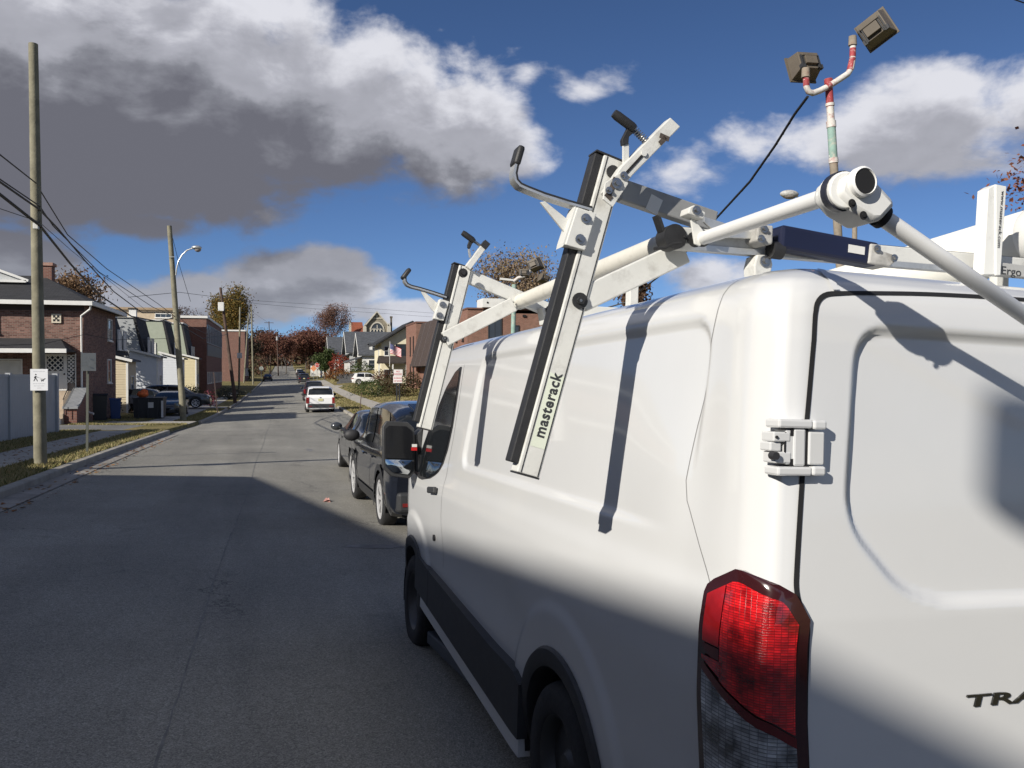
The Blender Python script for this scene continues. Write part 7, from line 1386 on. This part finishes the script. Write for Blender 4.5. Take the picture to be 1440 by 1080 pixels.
    for s in (1, -1):
        q = MB(); wo = float(K(3, .22)) * .985 + .012
        if rear_lamp == 'wrap': z0, z1, w1 = hb - .22, hb - .08, .34
        else: z0, z1, w1 = hb - .42, hb - .02, .16
        q.prism([V(s * (hw * .99 - w1), -.022, z0), V(s * (hw * 1.0), -.022, z0), V(s * wo, .10, z0), V(s * wo, .26, z0 + .02), V(s * (hw * .99 - w1), .05, z0)], V(0, 0, z1 - z0)); q.build('tail_lamp', M_tail, t, bevel=.012, uv=False)
        q = MB(); fw_ = float(K(3, L - .35)); q.ball((s * fw_ * .80, L - .30, float(K(1, L - .3)) - .14), .15, 12, 8, (1.0, 1.3, .6)); q.build('headlight', M_headlamp, t, 60, uv=False)
        q = MB(); my = D['wsx'][1] - .55; mz = float(K(1, my)) + .10; mx_ = float(K(3, my)); q.ball((s * (mx_ + .11), my, mz), .13, 12, 8, (1.0, .55, .72)); q.beam(V(s * (mx_ - .06), my, mz - .06), V(s * (mx_ + .06), my, mz - .03), .06, .05); mo = q.build('wing_mirror', M_black if dark_lower else paint, t, 50, uv=False)
        for yy in (mid - .35, mid + .55): q = MB(); q.beam(V(s * (float(K(3, yy)) * .985 + .02), yy, float(K(1, yy)) - .13), V(s * (float(K(3, yy)) * .985 + .02), yy + .18, float(K(1, yy)) - .13), .03, .03); q.build('door_handle', paint, t)
        for yy in (mid, b + .1, a + .05):
            if yy > D['ax'][0] + rr_ + .05 and yy < D['ax'][1] - rr_: q = MB(); P = [V(s * (x + .003), yy, z) for x, z in sec(yy)[2:8]]; q.grid([[p - V(0, .006, 0) for p in P], [p + V(0, .006, 0) for p in P]], s > 0); q.build('door_gap', M_gap, t, uv=False)
    q = MB(); q.prism([V(-hw * .93, -.05, .32), V(hw * .93, -.05, .32), V(hw * .97, .12, .32), V(-hw * .97, .12, .32)], V(0, 0, .26)); q.build('rear_bumper', M_trim if dark_lower else paint, t, bevel=.04)
    for s in (-1, 1): q = MB(); q.bx(s * hw * .74 - .11, s * hw * .74 + .11, -.058, -.045, .40, .445); q.build('reflector', M_tail, t)
    if plate: q = MB(); q.bx(-.155, .155, -.028, -.016, hb - .26, hb - .11); q.build('number_plate', M_plate, t)
    q = MB(); q.ball((0, -.005, hb - .04), .05, 12, 6, (1.3, .3, .8)); q.build('badge', M_chrome, t, 60)
    if kind in ('suv', 'hatch'): q = MB(); z_ = float(K(2, .45)); q.prism([V(-.55, .26, z_ + .0), V(.55, .26, z_ + .0), V(.58, .55, z_ + .07), V(-.58, .55, z_ + .07)], V(0, 0, .035)); q.build('spoiler', paint, t, bevel=.01)
    if rails:
        for s in (1, -1): q = MB(); q.tube([V(s * .60, y, float(K(2, y)) + (.05 if .95 < y < 2.4 else -.02)) for y in (.85, .95, 1.2, 1.7, 2.2, 2.4, 2.5)], .018, 8); q.build('roof_rail', M_chrome, t, 60)
    if kind == 'pickup': q = MB(); q.bx(-.80, .80, .16, 1.52, 1.12, 1.175); q.build('bed_cover', M_trim, t)
    return t
P_black = mat('dark_blue_black_paint', (.010, .012, .018), rough=.22, var=.1, coat=1.0, coatr=.05); P_grey = mat('dark_grey_paint', (.045, .048, .052), rough=.28, var=.1, coat=1.0, coatr=.05, metal=.3); P_white = mat('white_suv_paint', (.76, .76, .75), rough=.3, var=.03, coat=.8, coatr=.08); P_red = mat('dark_red_paint', (.12, .012, .018), rough=.25, coat=1, coatr=.05); P_maroon = mat('maroon_black_paint', (.035, .014, .018), rough=.25, coat=1, coatr=.05); P_silver = mat('grey_green_paint', (.13, .145, .15), rough=.28, metal=.4, coat=1, coatr=.05); P_navy = mat('navy_paint', (.012, .016, .035), rough=.25, coat=1, coatr=.05)
def on_road(x, y): return V(x, y, float(road_z(x, y)) + .012)
# ahead of the van
car('suv', 'dark navy SUV with silver wheels parked just ahead of the white van', 'suv', on_road(2.27, 11.35), .055, P_black, 'cars parked along the right kerb', plate=False, zs=1.04)
car('sedan', 'dark grey car parked in front of the dark navy SUV', 'car', on_road(2.25, 17.2), .03, P_grey, 'cars parked along the right kerb', dark_lower=False)
car('suv', 'white SUV with pale yellow plate standing alone up the right kerb', 'suv', on_road(2.27, 56.8), 0, P_white, 'cars parked along the right kerb', rear_lamp='tall')
car('pickup', 'dark car with red tail lamps parked right ahead of the white SUV', 'pickup', on_road(2.65, 80), 0, P_maroon, 'cars parked along the right kerb', rear_lamp='tall')
far = [(148, 3.2, 'suv', P_black, 'black SUV behind the far crosswalk, nearest of the distant row'), (171, 3.35, 'hatch', P_silver, 'grey hatchback second in the distant row of cars'), (190, 3.6, 'suv', P_navy, 'navy SUV third in the distant row of cars'), (209, 3.7, 'sedan', P_silver, 'pale grey sedan fourth in the distant row of cars'), (229, 4.0, 'suv', P_black, 'dark SUV fifth in the distant row of cars'), (250, 4.1, 'suv', P_white, 'white SUV at the very end of the distant row')]
for y, x, k, p, lab in far: car(k, lab, 'car', on_road(x, y), 0, p, 'cars parked along the right kerb')
def on_land(x, y, dz=.03): x, y = rm(x, y); return V(x, y, gzt(x, y) + dz)
car('suv', 'white SUV parked side on in the right driveway beside the juniper', 'suv', on_land(9.1, 116), R(-90), P_white, None, plate=False, rails=True)
car('sedan', 'dark car driving away past the far left corner', 'car', V(-3.3, 180, float(road_z(-3.3, 180)) + .05), 0, P_black)
car('hatch', 'black hatchback parked across the left driveway behind the skip', 'car', on_land(-10.9, 55.0), R(-90), P_black, 'cars in the left driveways')
car('suv', 'dark grey SUV parked side on beyond the lamp pole', 'suv', on_land(-10.4, 62.2), R(-90), P_grey, 'cars in the left driveways')
car('sedan', 'dark sedan nosing out beside the black skip', 'car', on_land(-6.9, 53.5), R(180), P_black, 'cars in the left driveways')
